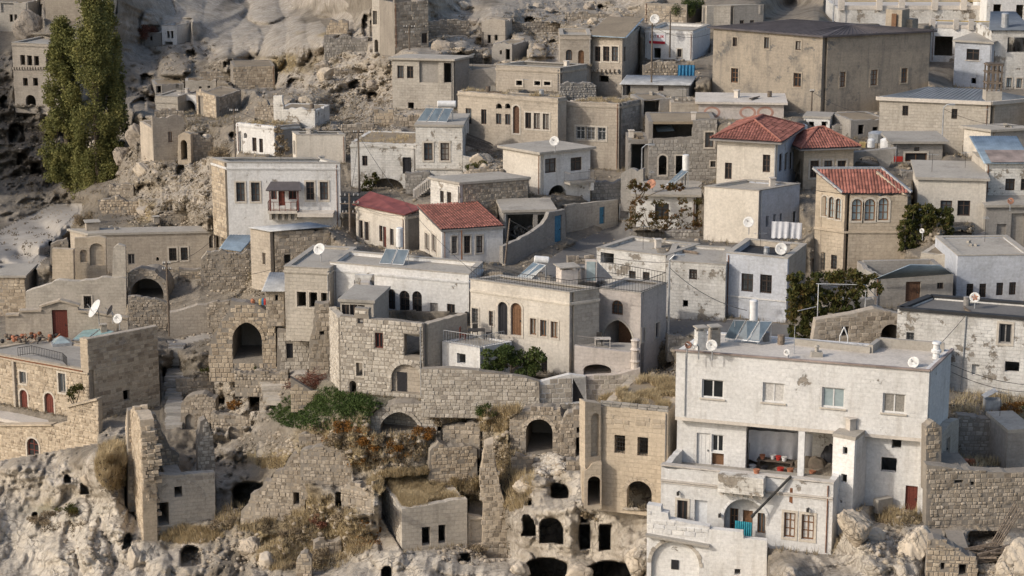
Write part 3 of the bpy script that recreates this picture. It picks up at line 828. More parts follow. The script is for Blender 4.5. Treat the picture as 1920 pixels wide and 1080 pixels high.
def ruin_wall(label, poly, p0, p1, Y, mat='mortar', thick=.6, ops=(), stones=None, ab='A', yaw=None, name='ruined_wall', cat='wall', group=None, into=None, con=True, found=1.2):
    """a free-standing wall standing on the plane through picture columns p0..p1; poly is its outline in the picture, foot first then along the top"""
    A, B = poly[0], poly[1]
    PA = at(A[0], A[1], Y) if ab == 'A' else None
    if ab == 'A':
        PB = on_col(B[0], PA, Vector((math.cos(R_(yaw or 0)), math.sin(R_(yaw or 0)), 0)))
    else:
        PB = at(B[0], B[1], Y); PA = on_col(A[0], PB, Vector((-math.cos(R_(yaw or 0)), -math.sin(R_(yaw or 0)), 0)))
    za, zb = z_at(PA, A[1]), z_at(PB, B[1]); z0 = min(za, zb)-found
    root = into or thing(name, label, cat, Vector(((PA.x+PB.x)/2, (PA.y+PB.y)/2, min(za, zb))), group)
    fr = Frame(PA, PB, z0)
    top = [fr.uv(*q) for q in poly[2:]]
    outer = [(0, 0), (fr.L, 0)]+top
    holes = [lp for lp in (opening(root, fr, op, mat, thick) for op in ops) if lp]
    b = MB(); b.extrude(fr, [outer]+holes, 0, thick); b.build('wall', mat, root)
    if fr.n.dot(fr.P) > 0: RAS.append((list(poly), fr.p(0, 0), fr.n.copy(), thick+4.3 if any(o[0][0] == 'h' for o in ops) else thick+.3))
    for op, lp in zip(ops, holes):       # a room or vault behind each opening
        if op[0][0] == 'h':
            b = MB(); b.extrude(fr, [grow(lp, .3), grow(lp, .012)], thick+.004, thick+3.6); b.extrude(fr, [grow(lp, .3)], thick+3.61, thick+3.8); b.build('vault_lining', mat, root)
    if stones: stones_on(root, fr, outer, holes, stones)
    if con: ctrl(Vector((PA.x, PA.y, za)), -.2); ctrl(Vector((PB.x, PB.y, zb)), -.2); m_ = (PA+PB)/2; ctrl(Vector((m_.x, m_.y, (za+zb)/2)), -.2)
    root_fr = fr; fr.root = root
    return fr
mat_flat('surround', (.50, .45, .38), .9, .2, 5, spec=.1, bump=.01)
_rg = random.Random(11)
def rag(pts, step=5, amp=2.2):
    out = []
    for a, b in zip(pts[:-1], pts[1:]):
        n = max(1, int(math.hypot(b[0]-a[0], b[1]-a[1])/step)); out.append(a)
        for i in range(1, n):
            t = i/n; out.append((a[0]+(b[0]-a[0])*t+_rg.uniform(-.25, .25)*step, a[1]+(b[1]-a[1])*t+_rg.uniform(-amp, amp)))
    return out+[pts[-1]]
SW = lambda n=300, ch=.3, wa=.3, wb=.6, r=.3: (ch, wa, wb, 'stone_warm', n, r)
SP_ = lambda n=300, ch=.3, wa=.3, wb=.6, r=.3: (ch, wa, wb, 'stone_pale', n, r)
SG = lambda n=300, ch=.3, wa=.3, wb=.6, r=.3: (ch, wa, wb, 'stone_grey', n, r)
SR = lambda n=300, ch=.26, wa=.2, wb=.45, r=.8: (ch, wa, wb, 'stone_rubble', n, r)

# ================================================================== upper right: church and the big houses
church = H('church', 'large tan stone church with a dark metal roof and a small bell block', (1338, 50), (1543, 67), 222, 215, C=(1745, 57), cat='church', mat='church_stone', roof='none', thick=.6, cop=False,
  F=[('hws2k', 1374, 70, 1382, 87), ('ws2k', 1433, 70, 1442, 91), ('ws2k', 1492, 77, 1502, 94), ('wsr', 1371, 128, 1384, 155), ('wsr', 1488, 137, 1502, 163)],
  R=[('wsr', 1575, 135, 1585, 163), ('wsr', 1633, 131, 1645, 160), ('wsr', 1690, 128, 1701, 155)])
def low_hip(h, over, rise, mat):
    E = [Vector((p.x, p.y, h.z1+.02)) for p in inset([h.A, h.B, h.C, h.D], -over)]
    c1 = (E[0]+E[3])/2; c2 = (E[1]+E[2])/2; r1 = c1.lerp(c2, .25)+Vector((0, 0, rise)); r2 = c1.lerp(c2, .75)+Vector((0, 0, rise))
    b = MB(); vs = E+[r1, r2]+[p-Vector((0, 0, .18)) for p in E]
    b.add(vs, [(0, 1, 5, 4), (1, 2, 5), (2, 3, 4, 5), (3, 0, 4), (6, 9, 8, 7), (0, 6, 7, 1), (1, 7, 8, 2), (2, 8, 9, 3), (3, 9, 6, 0)])
    o = b.build('roof', mat, h.root); s = MB()
    for q in range(1, 24):
        t = q/24; s.bar(E[0].lerp(E[1], t)+Vector((0, 0, .02)), r1.lerp(r2, min(1, max(0, (t-.2)/.6)))+Vector((0, 0, .03)), .05, .06)
        s.bar(E[3].lerp(E[2], t)+Vector((0, 0, .02)), r1.lerp(r2, min(1, max(0, (t-.2)/.6)))+Vector((0, 0, .03)), .05, .06)
        s.bar(E[1].lerp(E[2], t)+Vector((0, 0, .02)), r2+Vector((0, 0, .03)), .05, .06)
    s.build('roof_seam', mat, h.root)
low_hip(church, .35, .7, 'roof_dark')
g = at(1682, 53, 232); bb = MB(); bb.box(g+Vector((0, 0, .9)), 1.9, 1.9, 2.4, R_(-35)); bb.box(g+Vector((1.5, .3, .3)), 1.1, 1.5, 1.4, R_(-35)); o = bb.build('bell_block', 'church_stone', church.root)
bb = MB(); bb.box(g+Vector((-.55, -1.05, .85)), .55, .12, 1.7, R_(-35)); bb.build('niche', 'frame_brown', o, church.root.location)

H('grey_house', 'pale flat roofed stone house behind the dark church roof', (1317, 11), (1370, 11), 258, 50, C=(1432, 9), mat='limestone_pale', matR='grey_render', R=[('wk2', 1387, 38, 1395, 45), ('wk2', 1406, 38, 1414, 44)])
H('ruined_house', 'brown rubble ruin standing behind the white house with the sign', (1209, 4), (1288, 8), 262, 48, dep=6, mat='mortar', roof='none', cop=False, stones=(.34, .3, .6, 'stone_rubble', 120, .7))
sgn = H('whitewashed_house', 'small white house carrying a red lettered banner', (1210, 54), (1299, 58), 245, 113, dep=7, mat='whitewash', corn=.25, roofmat='concrete',
  F=[('hk', 1226, 90, 1239, 109), ('wks2', 1270, 92, 1278, 107)])
H('tin_roofed_shed', 'low grey shed with tin roof below the white house with banner', (1166, 158), (1291, 160), 228, 186, C=(1303, 152), mat='grey_render', roof='none', cop=False,
  F=[('h', 1168, 157, 1182, 179), ('wk2', 1234, 161, 1244, 171)])
h = HOUSES[-1]; z = h.z1+.05; corrugated(h.root, [Vector((h.A.x-.3, h.A.y-.4, z)), Vector((h.B.x+.2, h.B.y-.4, z)), Vector((h.C.x+.2, h.C.y, z+.5)), Vector((h.D.x-.3, h.D.y, z+.5))], 'tin_pale')
# house with corbels and tiled lean-to
cor = H('stone_house', 'tan stone house with three tall windows above a row of corbels', (1108, 66), (1167, 70), 238, 190, C=(1200, 50), mat='limestone', roof='none', cop=False,
  F=[('wks', 1115, 87, 1126, 115), ('wks', 1131, 87, 1143, 115), ('wks', 1147, 87, 1159, 115), ('h', 1123, 142, 1141, 154)], R=[('wk2', 1169, 88, 1173, 115)])
bb = MB()
for x in range(1110, 1166, 8): p = on_plane(x, 132, cor.A, cor.F.n); bb.box(p+Vector((0, -.18, 0)), .28, .5, .3, cor.F.rz)
bb.build('corbel', 'limestone', cor.root)
plate(cor.root, [Vector((cor.A.x-.4, cor.A.y-.5, cor.z1+.1)), Vector((cor.B.x+.3, cor.B.y-.5, cor.z1+.1)), Vector((cor.C.x+.3, cor.C.y, cor.z1+1.0)), Vector((cor.D.x-.2, cor.D.y, cor.z1+1.0))], .14, 'roof', 'earth_roof')
q = cor.z1+.03; bb = MB(); bb.bar(Vector((cor.A.x-.4, cor.A.y-.55, q)), Vector((cor.B.x+.3, cor.B.y-.55, q)), .2, .1); bb.bar(Vector((cor.B.x+.35, cor.B.y-.5, q)), Vector((cor.C.x+.35, cor.C.y, q+.9)), .2, .1); bb.build('roof_edge', 'tin_blue', cor.root)
H('stone_house', 'lower wing with arched door and arched window left of the corbelled house', (1050, 66), (1108, 66), 239, 122, dep=6, mat='limestone', F=[('wak', 1061, 93, 1073, 113), ('dar', 1084, 94, 1095, 121)], into=None, corn=.3)
H('stone_house', 'long low beige house with three small square windows', (930, 122), (1050, 128), 228, 172, C=(1100, 121), mat='limestone', matR='grey_render', corn=.35, F=[('hs', 968, 151, 979, 160), ('hs', 1002, 152, 1013, 160), ('hs', 1020, 153, 1032, 160)])
H('ruined_house', 'small ruined facade with two windows and a broken arch on the upper slope', (903, 38), (947, 40), 270, 85, C=(960, 34), mat='limestone', roof='earth', cop=False, top=rag([(903, 44), (910, 37), (928, 34), (947, 38)], 5, 1.5), F=[('n', 902, 60, 907, 88), ('h', 914, 65, 920, 81), ('h', 927, 65, 933, 76)])
H('ruined_house', 'grey roofless house with a doorway above the long beige house', (922, 82), (960, 84), 258, 118, dep=5, mat='grey_render', roof='earth', cop=False, top=rag([(922, 88), (935, 80), (960, 82)], 5, 1.5), F=[('h', 948, 92, 956, 112), ('h', 937, 94, 941, 102)])

# D: far right top
ter = H('terrace_house', 'white hotel terrace with yellow rails along the top edge', (1575, 18), (1850, 18), 262, 45, dep=12, mat='whitewash_worn', roofmat='concrete_pale', cop=False, par=.02)
bb = MB(); r2 = MB()
for x in (1577, 1648, 1690, 1752, 1806, 1848): p = on_col(x, ter.A, ter.F.d); bb.box(Vector((p.x, p.y-.05, ter.z1+.65)), .75, .6, 1.4)
for x0, x1 in ((1580, 1645), (1652, 1688), (1695, 1748), (1757, 1803), (1810, 1845)):
    a = on_col(x0, ter.A, ter.F.d); c = on_col(x1, ter.A, ter.F.d); bb.bar(Vector((a.x, a.y, ter.z1+.25)), Vector((c.x, c.y, ter.z1+.25)), .12, .5); r2.bar(Vector((a.x, a.y, ter.z1+1.05)), Vector((c.x, c.y, ter.z1+1.05)), .2, .14)
bb.build('balustrade', 'concrete_pale', ter.root); r2.build('handrail', 'yellow_rail', ter.root)
H('whitewashed_house', 'white house with two tall open doorways at the top right corner', (1852, -8), (1935, -8), 258, 48, dep=8, mat='whitewash', F=[('h', 1862, 8, 1877, 40), ('h', 1905, 9, 1919, 36)])
lt = H('terrace_house', 'lower white terrace with yellow handrail and an open storeroom beneath', (1746, 52), (1862, 55), 248, 118, dep=7, mat='whitewash', cop=False, par=.02, F=[('h', 1752, 68, 1786, 105)])
bb = MB(); r2 = MB()
for x in (1748, 1792, 1820): p = on_col(x, lt.A, lt.F.d); bb.box(Vector((p.x, p.y-.05, lt.z1+.5)), .6, .55, 1.2)
for x0, x1 in ((1752, 1788), (1796, 1816), (1825, 1860)):
    a = on_col(x0, lt.A, lt.F.d); c = on_col(x1, lt.A, lt.F.d); bb.bar(Vector((a.x, a.y, lt.z1+.2)), Vector((c.x, c.y, lt.z1+.2)), .12, .4); r2.bar(Vector((a.x, a.y, lt.z1+.85)), Vector((c.x, c.y, lt.z1+.85)), .2, .14)
bb.build('balustrade', 'concrete_pale', lt.root); r2.build('handrail', 'yellow_rail', lt.root)
d2 = H('whitewashed_house', 'white house with a barred three light window below the terraces', (1791, 78), (1860, 82), 232, 165, dep=7, mat='bluewash', roof='slab', F=[('wkl', 1812, 92, 1836, 113), ('hk', 1821, 146, 1830, 157)])
d2b = H('whitewashed_house', 'white house with a wide dark opening at the right edge', (1860, 57), (1935, 57), 233, 168, dep=8, mat='whitewash_worn', roof='none', cop=False, F=[('h', 1889, 70, 1930, 98), ('hk', 1874, 145, 1880, 163), ('wkvs2', 1887, 146, 1897, 164), ('wkvs2', 1906, 147, 1916, 165)])
z = d2b.z1; corrugated(d2b.root, [Vector((d2b.A.x-.4, d2b.A.y-.3, z+.05)), Vector((d2b.B.x, d2b.B.y-.3, z+.05)), Vector((d2b.C.x, d2b.C.y, z+1.2)), Vector((d2b.D.x+1.5, d2b.D.y, z+1.2))], 'roof_slate')
bb = MB(); p = at(1884, 48, 234); bb.lathe(p-Vector((0, 0, .3)), [(.42, 0), (.42, 1.6), (.36, 1.68)], 14); tb = bb.build('water_tank', 'galvanised', None, p-Vector((0, 0, .3))); tag(tb, 'upright silver water tank beside the roof at the top right', 'water tank')
d3 = H('stone_house', 'wide pale block house with a slate coloured roof and two barred windows', (1650, 182), (1858, 191), 203, 292, C=(1935, 184), mat='limestone_pale', roof='none', cop=False, thick=.5,
  F=[('wkb2', 1692, 198, 1703, 217), ('wkb2', 1784, 204, 1795, 223)])
low_hip(d3, .05, .9, 'roof_slate')
bb = MB(); o_ = inset([d3.A, d3.B, d3.C, d3.D], -.12)
for i in (0, 1, 3): j = (i+1) % 4; bb.bar(Vector((o_[i].x, o_[i].y, d3.z1-.12)), Vector((o_[j].x, o_[j].y, d3.z1-.12)), .3, .34)
bb.build('cornice', 'concrete_pale', d3.root)
# bell cage
p = at(1860, 186, 200); cg = thing('bell_tower', 'small open bell cage of weathered beams on a block base', 'bell tower', p)
bb = MB(); bb.box(p+Vector((0, 0, .4)), 1.5, 1.5, .9); bb.build('base', 'limestone_pale', cg)
for sx in (-.65, -.22, .22, .65):
    for sy in (-.65, .65):
        bb = MB(); bb.bar(p+Vector((sx, sy, .85)), p+Vector((sx, sy, 3.3)), .13); bb.build('post', 'old_wood', cg)
for zz in (1.6, 2.6, 3.3):
    for a, c in (((-.8, -.65), (.8, -.65)), ((-.8, .65), (.8, .65)), ((-.65, -.8), (-.65, .8)), ((.65, -.8), (.65, .8))):
        bb = MB(); bb.bar(p+Vector((*a, zz)), p+Vector((*c, zz)), .12); bb.build('rail', 'old_wood', cg)
bb = MB(); bb.bar(p+Vector((0, 0, 3.3)), p+Vector((0, 0, 4.6)), .06); bb.build('rod', 'iron', cg)
bb = MB(); bb.box(p+Vector((0, 0, 3.38)), 1.3, 1.3, .1); bb.build('roof', 'old_wood', cg)

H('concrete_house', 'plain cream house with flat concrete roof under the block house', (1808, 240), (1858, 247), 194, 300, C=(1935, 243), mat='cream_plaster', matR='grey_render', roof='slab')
h = H('whitewashed_house', 'white house with a rusty blue tin roof at the right edge', (1850, 306), (1935, 306), 180, 385, dep=6, mat='whitewash_worn', roof='none', cop=False, F=[('wkb', 1885, 335, 1903, 357), ('wk', 1914, 335, 1930, 357)], L=[], matL='limestone_pale')
z = h.z1+.05; corrugated(h.root, [Vector((h.A.x-.3, h.A.y-.4, z)), Vector((h.B.x, h.B.y-.4, z)), Vector((h.C.x, h.C.y, z+1.3)), Vector((h.D.x-.3, h.D.y, z+1.3))], 'tin_blue'); plate(h.root, [Vector((h.A.x+.3, h.A.y-.42, z+.13)), Vector((h.B.x, h.B.y-.42, z+.13)), Vector((h.B.x, h.B.y+2.4, z+.69)), Vector((h.A.x+.3, h.A.y+2.4, z+.69))], .02, 'rust_patch', 'tin_rust')
H('cream_house', 'cream house with two dark windows above the trailing vine', (1722, 336), (1850, 339), 177, 418, dep=8, mat='cream_plaster', roof='slab', F=[('wk', 1763, 376, 1785, 403), ('wk', 1795, 376, 1819, 405)], L=[])
H('ruined_house', 'peeling plaster house corner with a blocked doorway at the right edge', (1850, 388), (1935, 388), 176, 470, dep=5, mat='grey_render', roof='slab', F=[('n', 1868, 420, 1886, 462), ('n', 1895, 400, 1919, 470)])
H('shop_house', 'small house with a brown shutter and red sign under a thick slab roof', (1677, 268), (1768, 268), 195, 306, dep=5, mat='grey_render', roof='slab', over=.5, F=[('ws2r', 1697, 287, 1738, 303), ('wk2', 1714, 276, 1724, 284)])
h = HOUSES[-1]; bb = MB(); q = h.F.uv(1686, 303); bb.extrude(h.F, [[(q[0]-.5, q[1]), (q[0]+.3, q[1]), (q[0]+.3, q[1]+.5), (q[0]-.5, q[1]+.5)]], -.06, -.003); bb.build('sign', 'red_paint', h.root)
H('stone_house', 'low stone house in front of the church wall with two dark doorways', (1596, 225), (1665, 222), 208, 255, dep=5, mat='grey_render', F=[('h', 1609, 234, 1620, 252), ('h', 1636, 238, 1646, 250)], cop=False, roof='earth')
fr = ruin_wall('grey wall with a round vault behind the red roofed yellow house', [(1600, 318), (1655, 318), (1682, 278), (1598, 286)], 0, 0, 192, 'grey_render', ops=[('ga', 1601, 293, 1650, 317)], name='vaulted_wall', yaw=0, thick=.8)
H('stone_house', 'long low house with a white roof edge and faded red circles on its wall', (1310, 194), (1470, 196), 212, 225, dep=6, mat='pink_plaster', roof='slab', roofmat='concrete_pale', over=.35)
h = HOUSES[-1]
for cx in (1402, 1435, 1335):
    bb = MB(); q = h.F.uv(cx, 211); lp = [(q[0]+.85*math.cos(t*math.pi/10), q[1]+.62*math.sin(t*math.pi/10)) for t in range(20)]; l2 = [(q[0]+.6*math.cos(t*math.pi/10), q[1]+.42*math.sin(t*math.pi/10)) for t in range(20)]
    bb.extrude(h.F, [lp, l2], -.012, -.002); mat_flat('faded_red', (.40, .24, .19), .9, .2, 3) if 'faded_red' not in M else None; bb.build('painted_ring', 'faded_red', h.root)
# grey block house C6
H('stone_house', 'grey stone block house with white framed windows and an arched door', (1217, 258), (1345, 228), 204, 340, yaw=0, mat='mortar_grey', dep=6, roof='earth', cop=False, stones=(.36, .3, .62, 'stone_grey', 300, .45), top=rag([(1217, 262), (1270, 258), (1298, 256), (1299, 226), (1345, 222)], 6, 1.0),
  F=[('has', 1235, 291, 1250, 328), ('hs', 1267, 292, 1280, 326), ('wks2', 1322, 248, 1338, 276), ('hs', 1332, 302, 1342, 313)])
H('ruined_room', 'roofless stone room with a wide dark opening beside the grey block house', (1178, 262), (1217, 262), 205, 328, dep=5, mat='mortar_grey', roof='earth', cop=False, stones=(.34, .3, .5, 'stone_grey', 100, .8), F=[('h', 1183, 270, 1214, 324)])
H('ruined_room', 'broken upper room open to the front under the tin shed', (1203, 186), (1258, 184), 215, 218, dep=4, mat='grey_render', roof='earth', cop=False, F=[('h', 1207, 188, 1237, 214)])
H('ruined_room', 'tan ruined room with one square hole beside the low house with circles', (1258, 192), (1312, 192), 213, 248, dep=4, mat='limestone', roof='earth', cop=False, F=[('h', 1267, 215, 1289, 239)])
sh = thing('tin_sheet', 'fallen grey tin sheet leaning on the ruined stones', 'tin sheet', at(1245, 246, 207)); corrugated(sh, [at(1232, 247, 207), at(1265, 245, 207), at(1255, 227, 209), at(1225, 230, 209)], 'tin_blue')

# red roofed houses
ra = H('red_roofed_house', 'tall beige house with a red hipped tile roof', (1345, 263), (1457, 266), 184, 352, yaw=-20, C=1496, mat='cream_plaster', matR='bluewash', roof='none', cop=False,
  F=[('wk', 1359, 305, 1372, 336), ('wk', 1430, 290, 1444, 323)], R=[('wk2', 1461, 288, 1467, 321), ('wk2', 1471, 287, 1477, 319), ('wk2', 1481, 285, 1486, 318)])
hip_roof(ra, .5, 1.25)
bb = MB(); p = ra.B-ra.F.d*.15+Vector((0, -.12, 0)); bb.tube(Vector((p.x, p.y, ra.z1)), Vector((p.x, p.y, ra.z0)), .07); bb.build('downpipe', 'galvanised', ra.root)
lb_ = H('block_house', 'beige stone block base under the tall red roofed house, with a dish on it', (1321, 350), (1423, 358), 179, 460, C=(1500, 345), mat='cream_plaster', matR='bluewash', roof='flat', par=.15, corn=None,
  R=[('hk', 1436, 405, 1442, 425), ('hk', 1450, 402, 1455, 415), ('hk', 1462, 400, 1467, 415), ('dk', 1487, 396, 1493, 417)])
rb = H('red_roofed_house', 'yellow house with a red tile roof and three windows in a row', (1508, 277), (1601, 275), 189, 350, dep=4.6, yaw=12, mat='limestone_warm', roof='none', cop=False,
  F=[('ws', 1519, 301, 1535, 333), ('ws', 1545, 301, 1560, 331), ('ws', 1570, 301, 1586, 331)], L=[('wk', 1500, 298, 1505, 331)])
hip_roof(rb, .5, 1.35)
tw = H('tower_house', 'tan tower house with arched windows and a red mono pitch roof', (1530, 327), (1585, 364), 171, 515, yaw=-38, C=(1702, 364), mat='limestone_warm', roof='none', cop=False,
  F=[('wasvr', 1541, 367, 1551, 405), ('wasvr', 1554, 369, 1564, 409), ('wasvr', 1567, 372, 1577, 412), ('wkb', 1536, 473, 1547, 506), ('wkb', 1558, 478, 1569, 505)],
  R=[('wasvr', 1597, 373, 1616, 414), ('wasvr', 1621, 373, 1641, 414), ('wasvr', 1647, 371, 1666, 413)], topL=None)
q = tw.z1; zz = Vector((0, 0, 1)); E0 = Vector((tw.B.x, tw.B.y, q))-tw.F.n*.35+tw.F.d*.2
bb = MB()
for fr in (tw.F, tw.R, tw.L): v = fr.uv(1600, 437)[1] if fr is tw.R else tw.R.uv(1600, 437)[1]; bb.extrude(fr, [[(-.03, v), (fr.L+.03, v), (fr.L+.03, v+.16), (-.03, v+.16)]], -.1, -.002)
bb.build('string_course', 'limestone_warm', tw.root)
back = 1.75
P4 = [Vector((tw.B.x, tw.B.y, q+.08)), Vector((tw.C.x, tw.C.y, q+.08)), Vector((tw.D.x, tw.D.y, q+back)), Vector((tw.A.x, tw.A.y, q+back))]
cen = sum(P4, Vector())/4; P4 = [p+(Vector((p.x-cen.x, p.y-cen.y, 0)).normalized()*.3) for p in P4]
tiles_on(tw.root, P4)
bb = MB(); bb.bar(P4[1]+zz*.1, P4[2]+zz*.1, .22, .16); bb.bar(P4[3]+zz*.1, P4[0]+zz*.1, .22, .16); bb.bar(P4[2]+zz*.1, P4[3]+zz*.1, .22, .16); bb.build('verge', 'galvanised', tw.root)
bb = MB(); bb.add([Vector((tw.A.x, tw.A.y, q)), Vector((tw.B.x, tw.B.y, q)), Vector((tw.A.x, tw.A.y, q+back-.1))]+[p+tw.F.n*.4 for p in (Vector((tw.A.x, tw.A.y, q)), Vector((tw.B.x, tw.B.y, q)), Vector((tw.A.x, tw.A.y, q+back-.1)))], [(0, 1, 2), (5, 4, 3), (0, 3, 4, 1), (1, 4, 5, 2), (2, 5, 3, 0)]); bb.build('gable', 'limestone_warm', tw.root)
bb = MB(); bb.add([Vector((tw.D.x, tw.D.y, q)), Vector((tw.C.x, tw.C.y, q)), Vector((tw.D.x, tw.D.y, q+back-.1))]+[p-tw.F.n*.4 for p in (Vector((tw.D.x, tw.D.y, q)), Vector((tw.C.x, tw.C.y, q)), Vector((tw.D.x, tw.D.y, q+back-.1)))], [(0, 1, 2), (5, 4, 3), (0, 3, 4, 1), (1, 4, 5, 2), (2, 5, 3, 0)]); bb.build('gable', 'limestone_warm', tw.root)

# ================================================================== upper middle
H('stone_house', 'long cream mansion with twin arched windows and a tall arched door', (858, 170), (1046, 184), 211, 292, C=(1062, 180), mat='limestone', roof='earth', cop=False, corn=.3,
  F=[('wk2', 873, 203, 884, 232), ('wk2', 902, 205, 912, 233), ('ha', 930, 194, 941, 204), ('ha', 947, 194, 957, 204), ('wk2', 930, 213, 940, 233), ('wk2', 947, 214, 957, 234), ('das', 962, 198, 974, 250), ('wks2', 985, 211, 996, 241), ('wks2', 1001, 212, 1013, 242), ('wks2', 1018, 213, 1030, 243)])
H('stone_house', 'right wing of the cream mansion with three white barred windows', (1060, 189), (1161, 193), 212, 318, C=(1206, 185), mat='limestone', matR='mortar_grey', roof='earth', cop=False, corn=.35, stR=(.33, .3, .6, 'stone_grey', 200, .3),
  F=[('wWbs', 1080, 237, 1097, 261), ('wWbs', 1100, 238, 1116, 262), ('wWbs', 1121, 239, 1136, 263)])
hC = H('whitewashed_house', 'two storey white house with a balcony and a flat slab roof', (943, 277), (1013, 289), 194, 366, C=(1107, 279), mat='cream_plaster', matR='whitewash', roof='slab', over=.35,
  R=[('wk', 1022, 297, 1043, 324), ('wk', 1070, 295, 1091, 320), ('ha', 1028, 347, 1062, 377)])
fr = hC.R; a = fr.uv(1057, 340); c = fr.uv(1104, 338); bb = MB(); bb.extrude(fr, [[(a[0], a[1]-.2), (c[0], a[1]-.2), (c[0], a[1]), (a[0], a[1])]], -1.1, -.003); bb.build('balcony', 'concrete', hC.root)
railing(hC.root, [fr.p(a[0]+.05, a[1], 0), fr.p(a[0]+.05, a[1], -1.05), fr.p(c[0]-.05, a[1], -1.05), fr.p(c[0]-.05, a[1], 0)], .9, .14)
bb = MB(); p = fr.p(c[0]-.3, 0, -.9); bb.box(Vector((p.x, p.y, (hC.z0+fr.z0+a[1])/2)), .35, .35, fr.z0+a[1]-hC.z0-.25, fr.rz); bb.build('column', 'whitewash', hC.root)
h5 = H('whitewashed_house', 'weathered white house with a dark vault at street level', (657, 266), (780, 270), 206, 355, dep=7, mat='whitewash_worn', roof='earth', cop=False, corn=.3, L=[],
  F=[('wk', 679, 292, 689, 311), ('dk', 755, 295, 771, 326), ('ga', 697, 334, 756, 356)])
h6 = H('whitewashed_house', 'grey white house with two tall windows under a rack of solar panels', (779, 237), (867, 238), 204, 356, dep=7, mat='whitewash_worn', roof='slab', over=.12, corn=None, F=[('wks', 795, 268, 811, 301), ('wks', 826, 268, 842, 301)])
bb = MB(); a = h6.F.uv(780, 318); bb.extrude(h6.F, [[(-.03, a[1]), (h6.F.L+.03, a[1]), (h6.F.L+.03, a[1]+.14), (-.03, a[1]+.14)]], -.1, -.002); bb.build('string_course', 'concrete', h6.root)
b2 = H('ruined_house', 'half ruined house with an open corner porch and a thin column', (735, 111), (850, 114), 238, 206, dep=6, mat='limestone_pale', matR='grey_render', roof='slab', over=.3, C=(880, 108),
  F=[('wk', 745, 123, 757, 147), ('wk', 763, 124, 775, 147), ('n', 786, 115, 822, 155, 'grey_render'), ('h', 832, 118, 846, 155), ('h', 765, 192, 776, 205)])
H('ruined_house', 'crumbling plaster wall with small windows right of the ruined porch house', (850, 128), (940, 130), 240, 170, dep=4, mat='grey_render', roof='earth', cop=False, top=rag([(850, 112), (868, 116), (885, 132), (905, 128), (940, 126)], 6, 2), F=[('n', 868, 145, 877, 162), ('hs', 948-15, 150, 940, 158)])
b1 = H('stone_tower', 'slim pale tower house with two pairs of tall windows', (697, -22), (727, -20), 268, 100, C=(739, -24), mat='limestone_pale', roof='earth', cop=False, F=[('hks', 699, 20, 707, 46), ('hks', 713, 22, 722, 48), ('ha', 702, 74, 709, 98), ('h', 716, 75, 720, 90)])
H('ruined_house', 'brown ruined stone wall with one window beside the pale tower', (739, 5), (803, 2), 264, 88, dep=5, mat='mortar', roof='none', cop=False, stones=(.36, .35, .7, 'stone_rubble', 120, .35), top=rag([(739, -5), (760, 3), (803, 2)], 6, 1.5), F=[('w2', 791, 62, 801, 81)])
b6 = H('whitewashed_house', 'wide white house with a bay balcony under a small dark roof', (425, 305), (637, 306), 197, 428, D=(396, 296), mat='whitewash', matL='mortar', roof='flat', par=.35, corn=.45, stL=(.34, .3, .55, 'stone_warm', 200, .4), roofmat='bitumen',
  F=[('wks', 443, 342, 459, 378), ('wks', 471, 342, 487, 378), ('wks', 574, 341, 589, 375), ('wks', 600, 341, 615, 375), ('dR', 522, 349, 534, 386), ('wR', 508, 350, 519, 374), ('wR', 541, 350, 556, 374)])
fr = b6.F; a = fr.uv(505, 391); c = fr.uv(560, 391); bb = MB(); bb.extrude(fr, [[(a[0], a[1]-.25), (c[0], a[1]-.25), (c[0], a[1]), (a[0], a[1])]], -1.2, -.003)
e = fr.uv(628, 398); bb.extrude(fr, [[(c[0]+.05, e[1]-.15), (e[0], e[1]-.15), (e[0], e[1]+.2), (c[0]+.05, e[1]+.2)]], -1.6, -.003); bb.build('balcony', 'concrete_pale', b6.root)
railing(b6.root, [fr.p(a[0]+.05, a[1], -.05), fr.p(a[0]+.05, a[1], -1.15), fr.p(c[0]-.05, a[1], -1.15), fr.p(c[0]-.05, a[1], -.05)], .85, .5, 'frame_red', r=.05)
bb = MB()
for q in range(5): u = a[0]+.2+(c[0]-a[0]-.4)*q/4; bb.extrude(fr, [[(u-.12, a[1]-.95), (u+.12, a[1]-.95), (u+.12, a[1]-.26), (u-.12, a[1]-.26)]], -.75, -.004)
bb.build('corbel', 'concrete', b6.root)
t0, t1 = fr.uv(502, 351), fr.uv(568, 351); plate(b6.root, [fr.p(t0[0], t0[1], -1.5), fr.p(t1[0], t1[1], -1.5), fr.p(t1[0]-.3, t1[1]+.55, -.01), fr.p(t0[0]+.3, t0[1]+.55, -.01)], .1, 'porch_roof', 'roof_dark')
bb = MB()
for u in (t0[0]+.35, t1[0]-.35): bb.bar(fr.p(u, a[1], -1.1), fr.p(u, t0[1]+.05, -1.1), .12)
bb.build('porch_post', 'frame_red', b6.root)
chimney(b6, 603, 293, 304, .5, 'white_paint'); 
H('beige_block', 'plain beige rendered block behind the wide white house', (556, 253), (647, 253), 213, 305, D=(548, 247), mat='cream_plaster', roof='flat', par=.12, L=[('dG', 550, 264, 554, 290)])
H('whitewashed_house', 'small white house with a creeper on its end wall above the wide white house', (443, 229), (514, 236), 220, 292, C=(562, 232), mat='whitewash', matR='grey_render', roof='earth', cop=False, corn=.25, F=[('ha', 447, 246, 455, 290), ('ha', 457, 249, 463, 259), ('wk', 473, 258, 481, 284), ('wk', 486, 260, 493, 286)])
H('ruined_house', 'broken white plastered ruin with a pillar on the slope', (513, 205), (590, 208), 232, 240, dep=5, mat='whitewash_worn', roof='earth', cop=False, top=rag([(513, 180), (529, 179), (531, 205), (560, 202), (590, 205)], 6, 2), F=[])
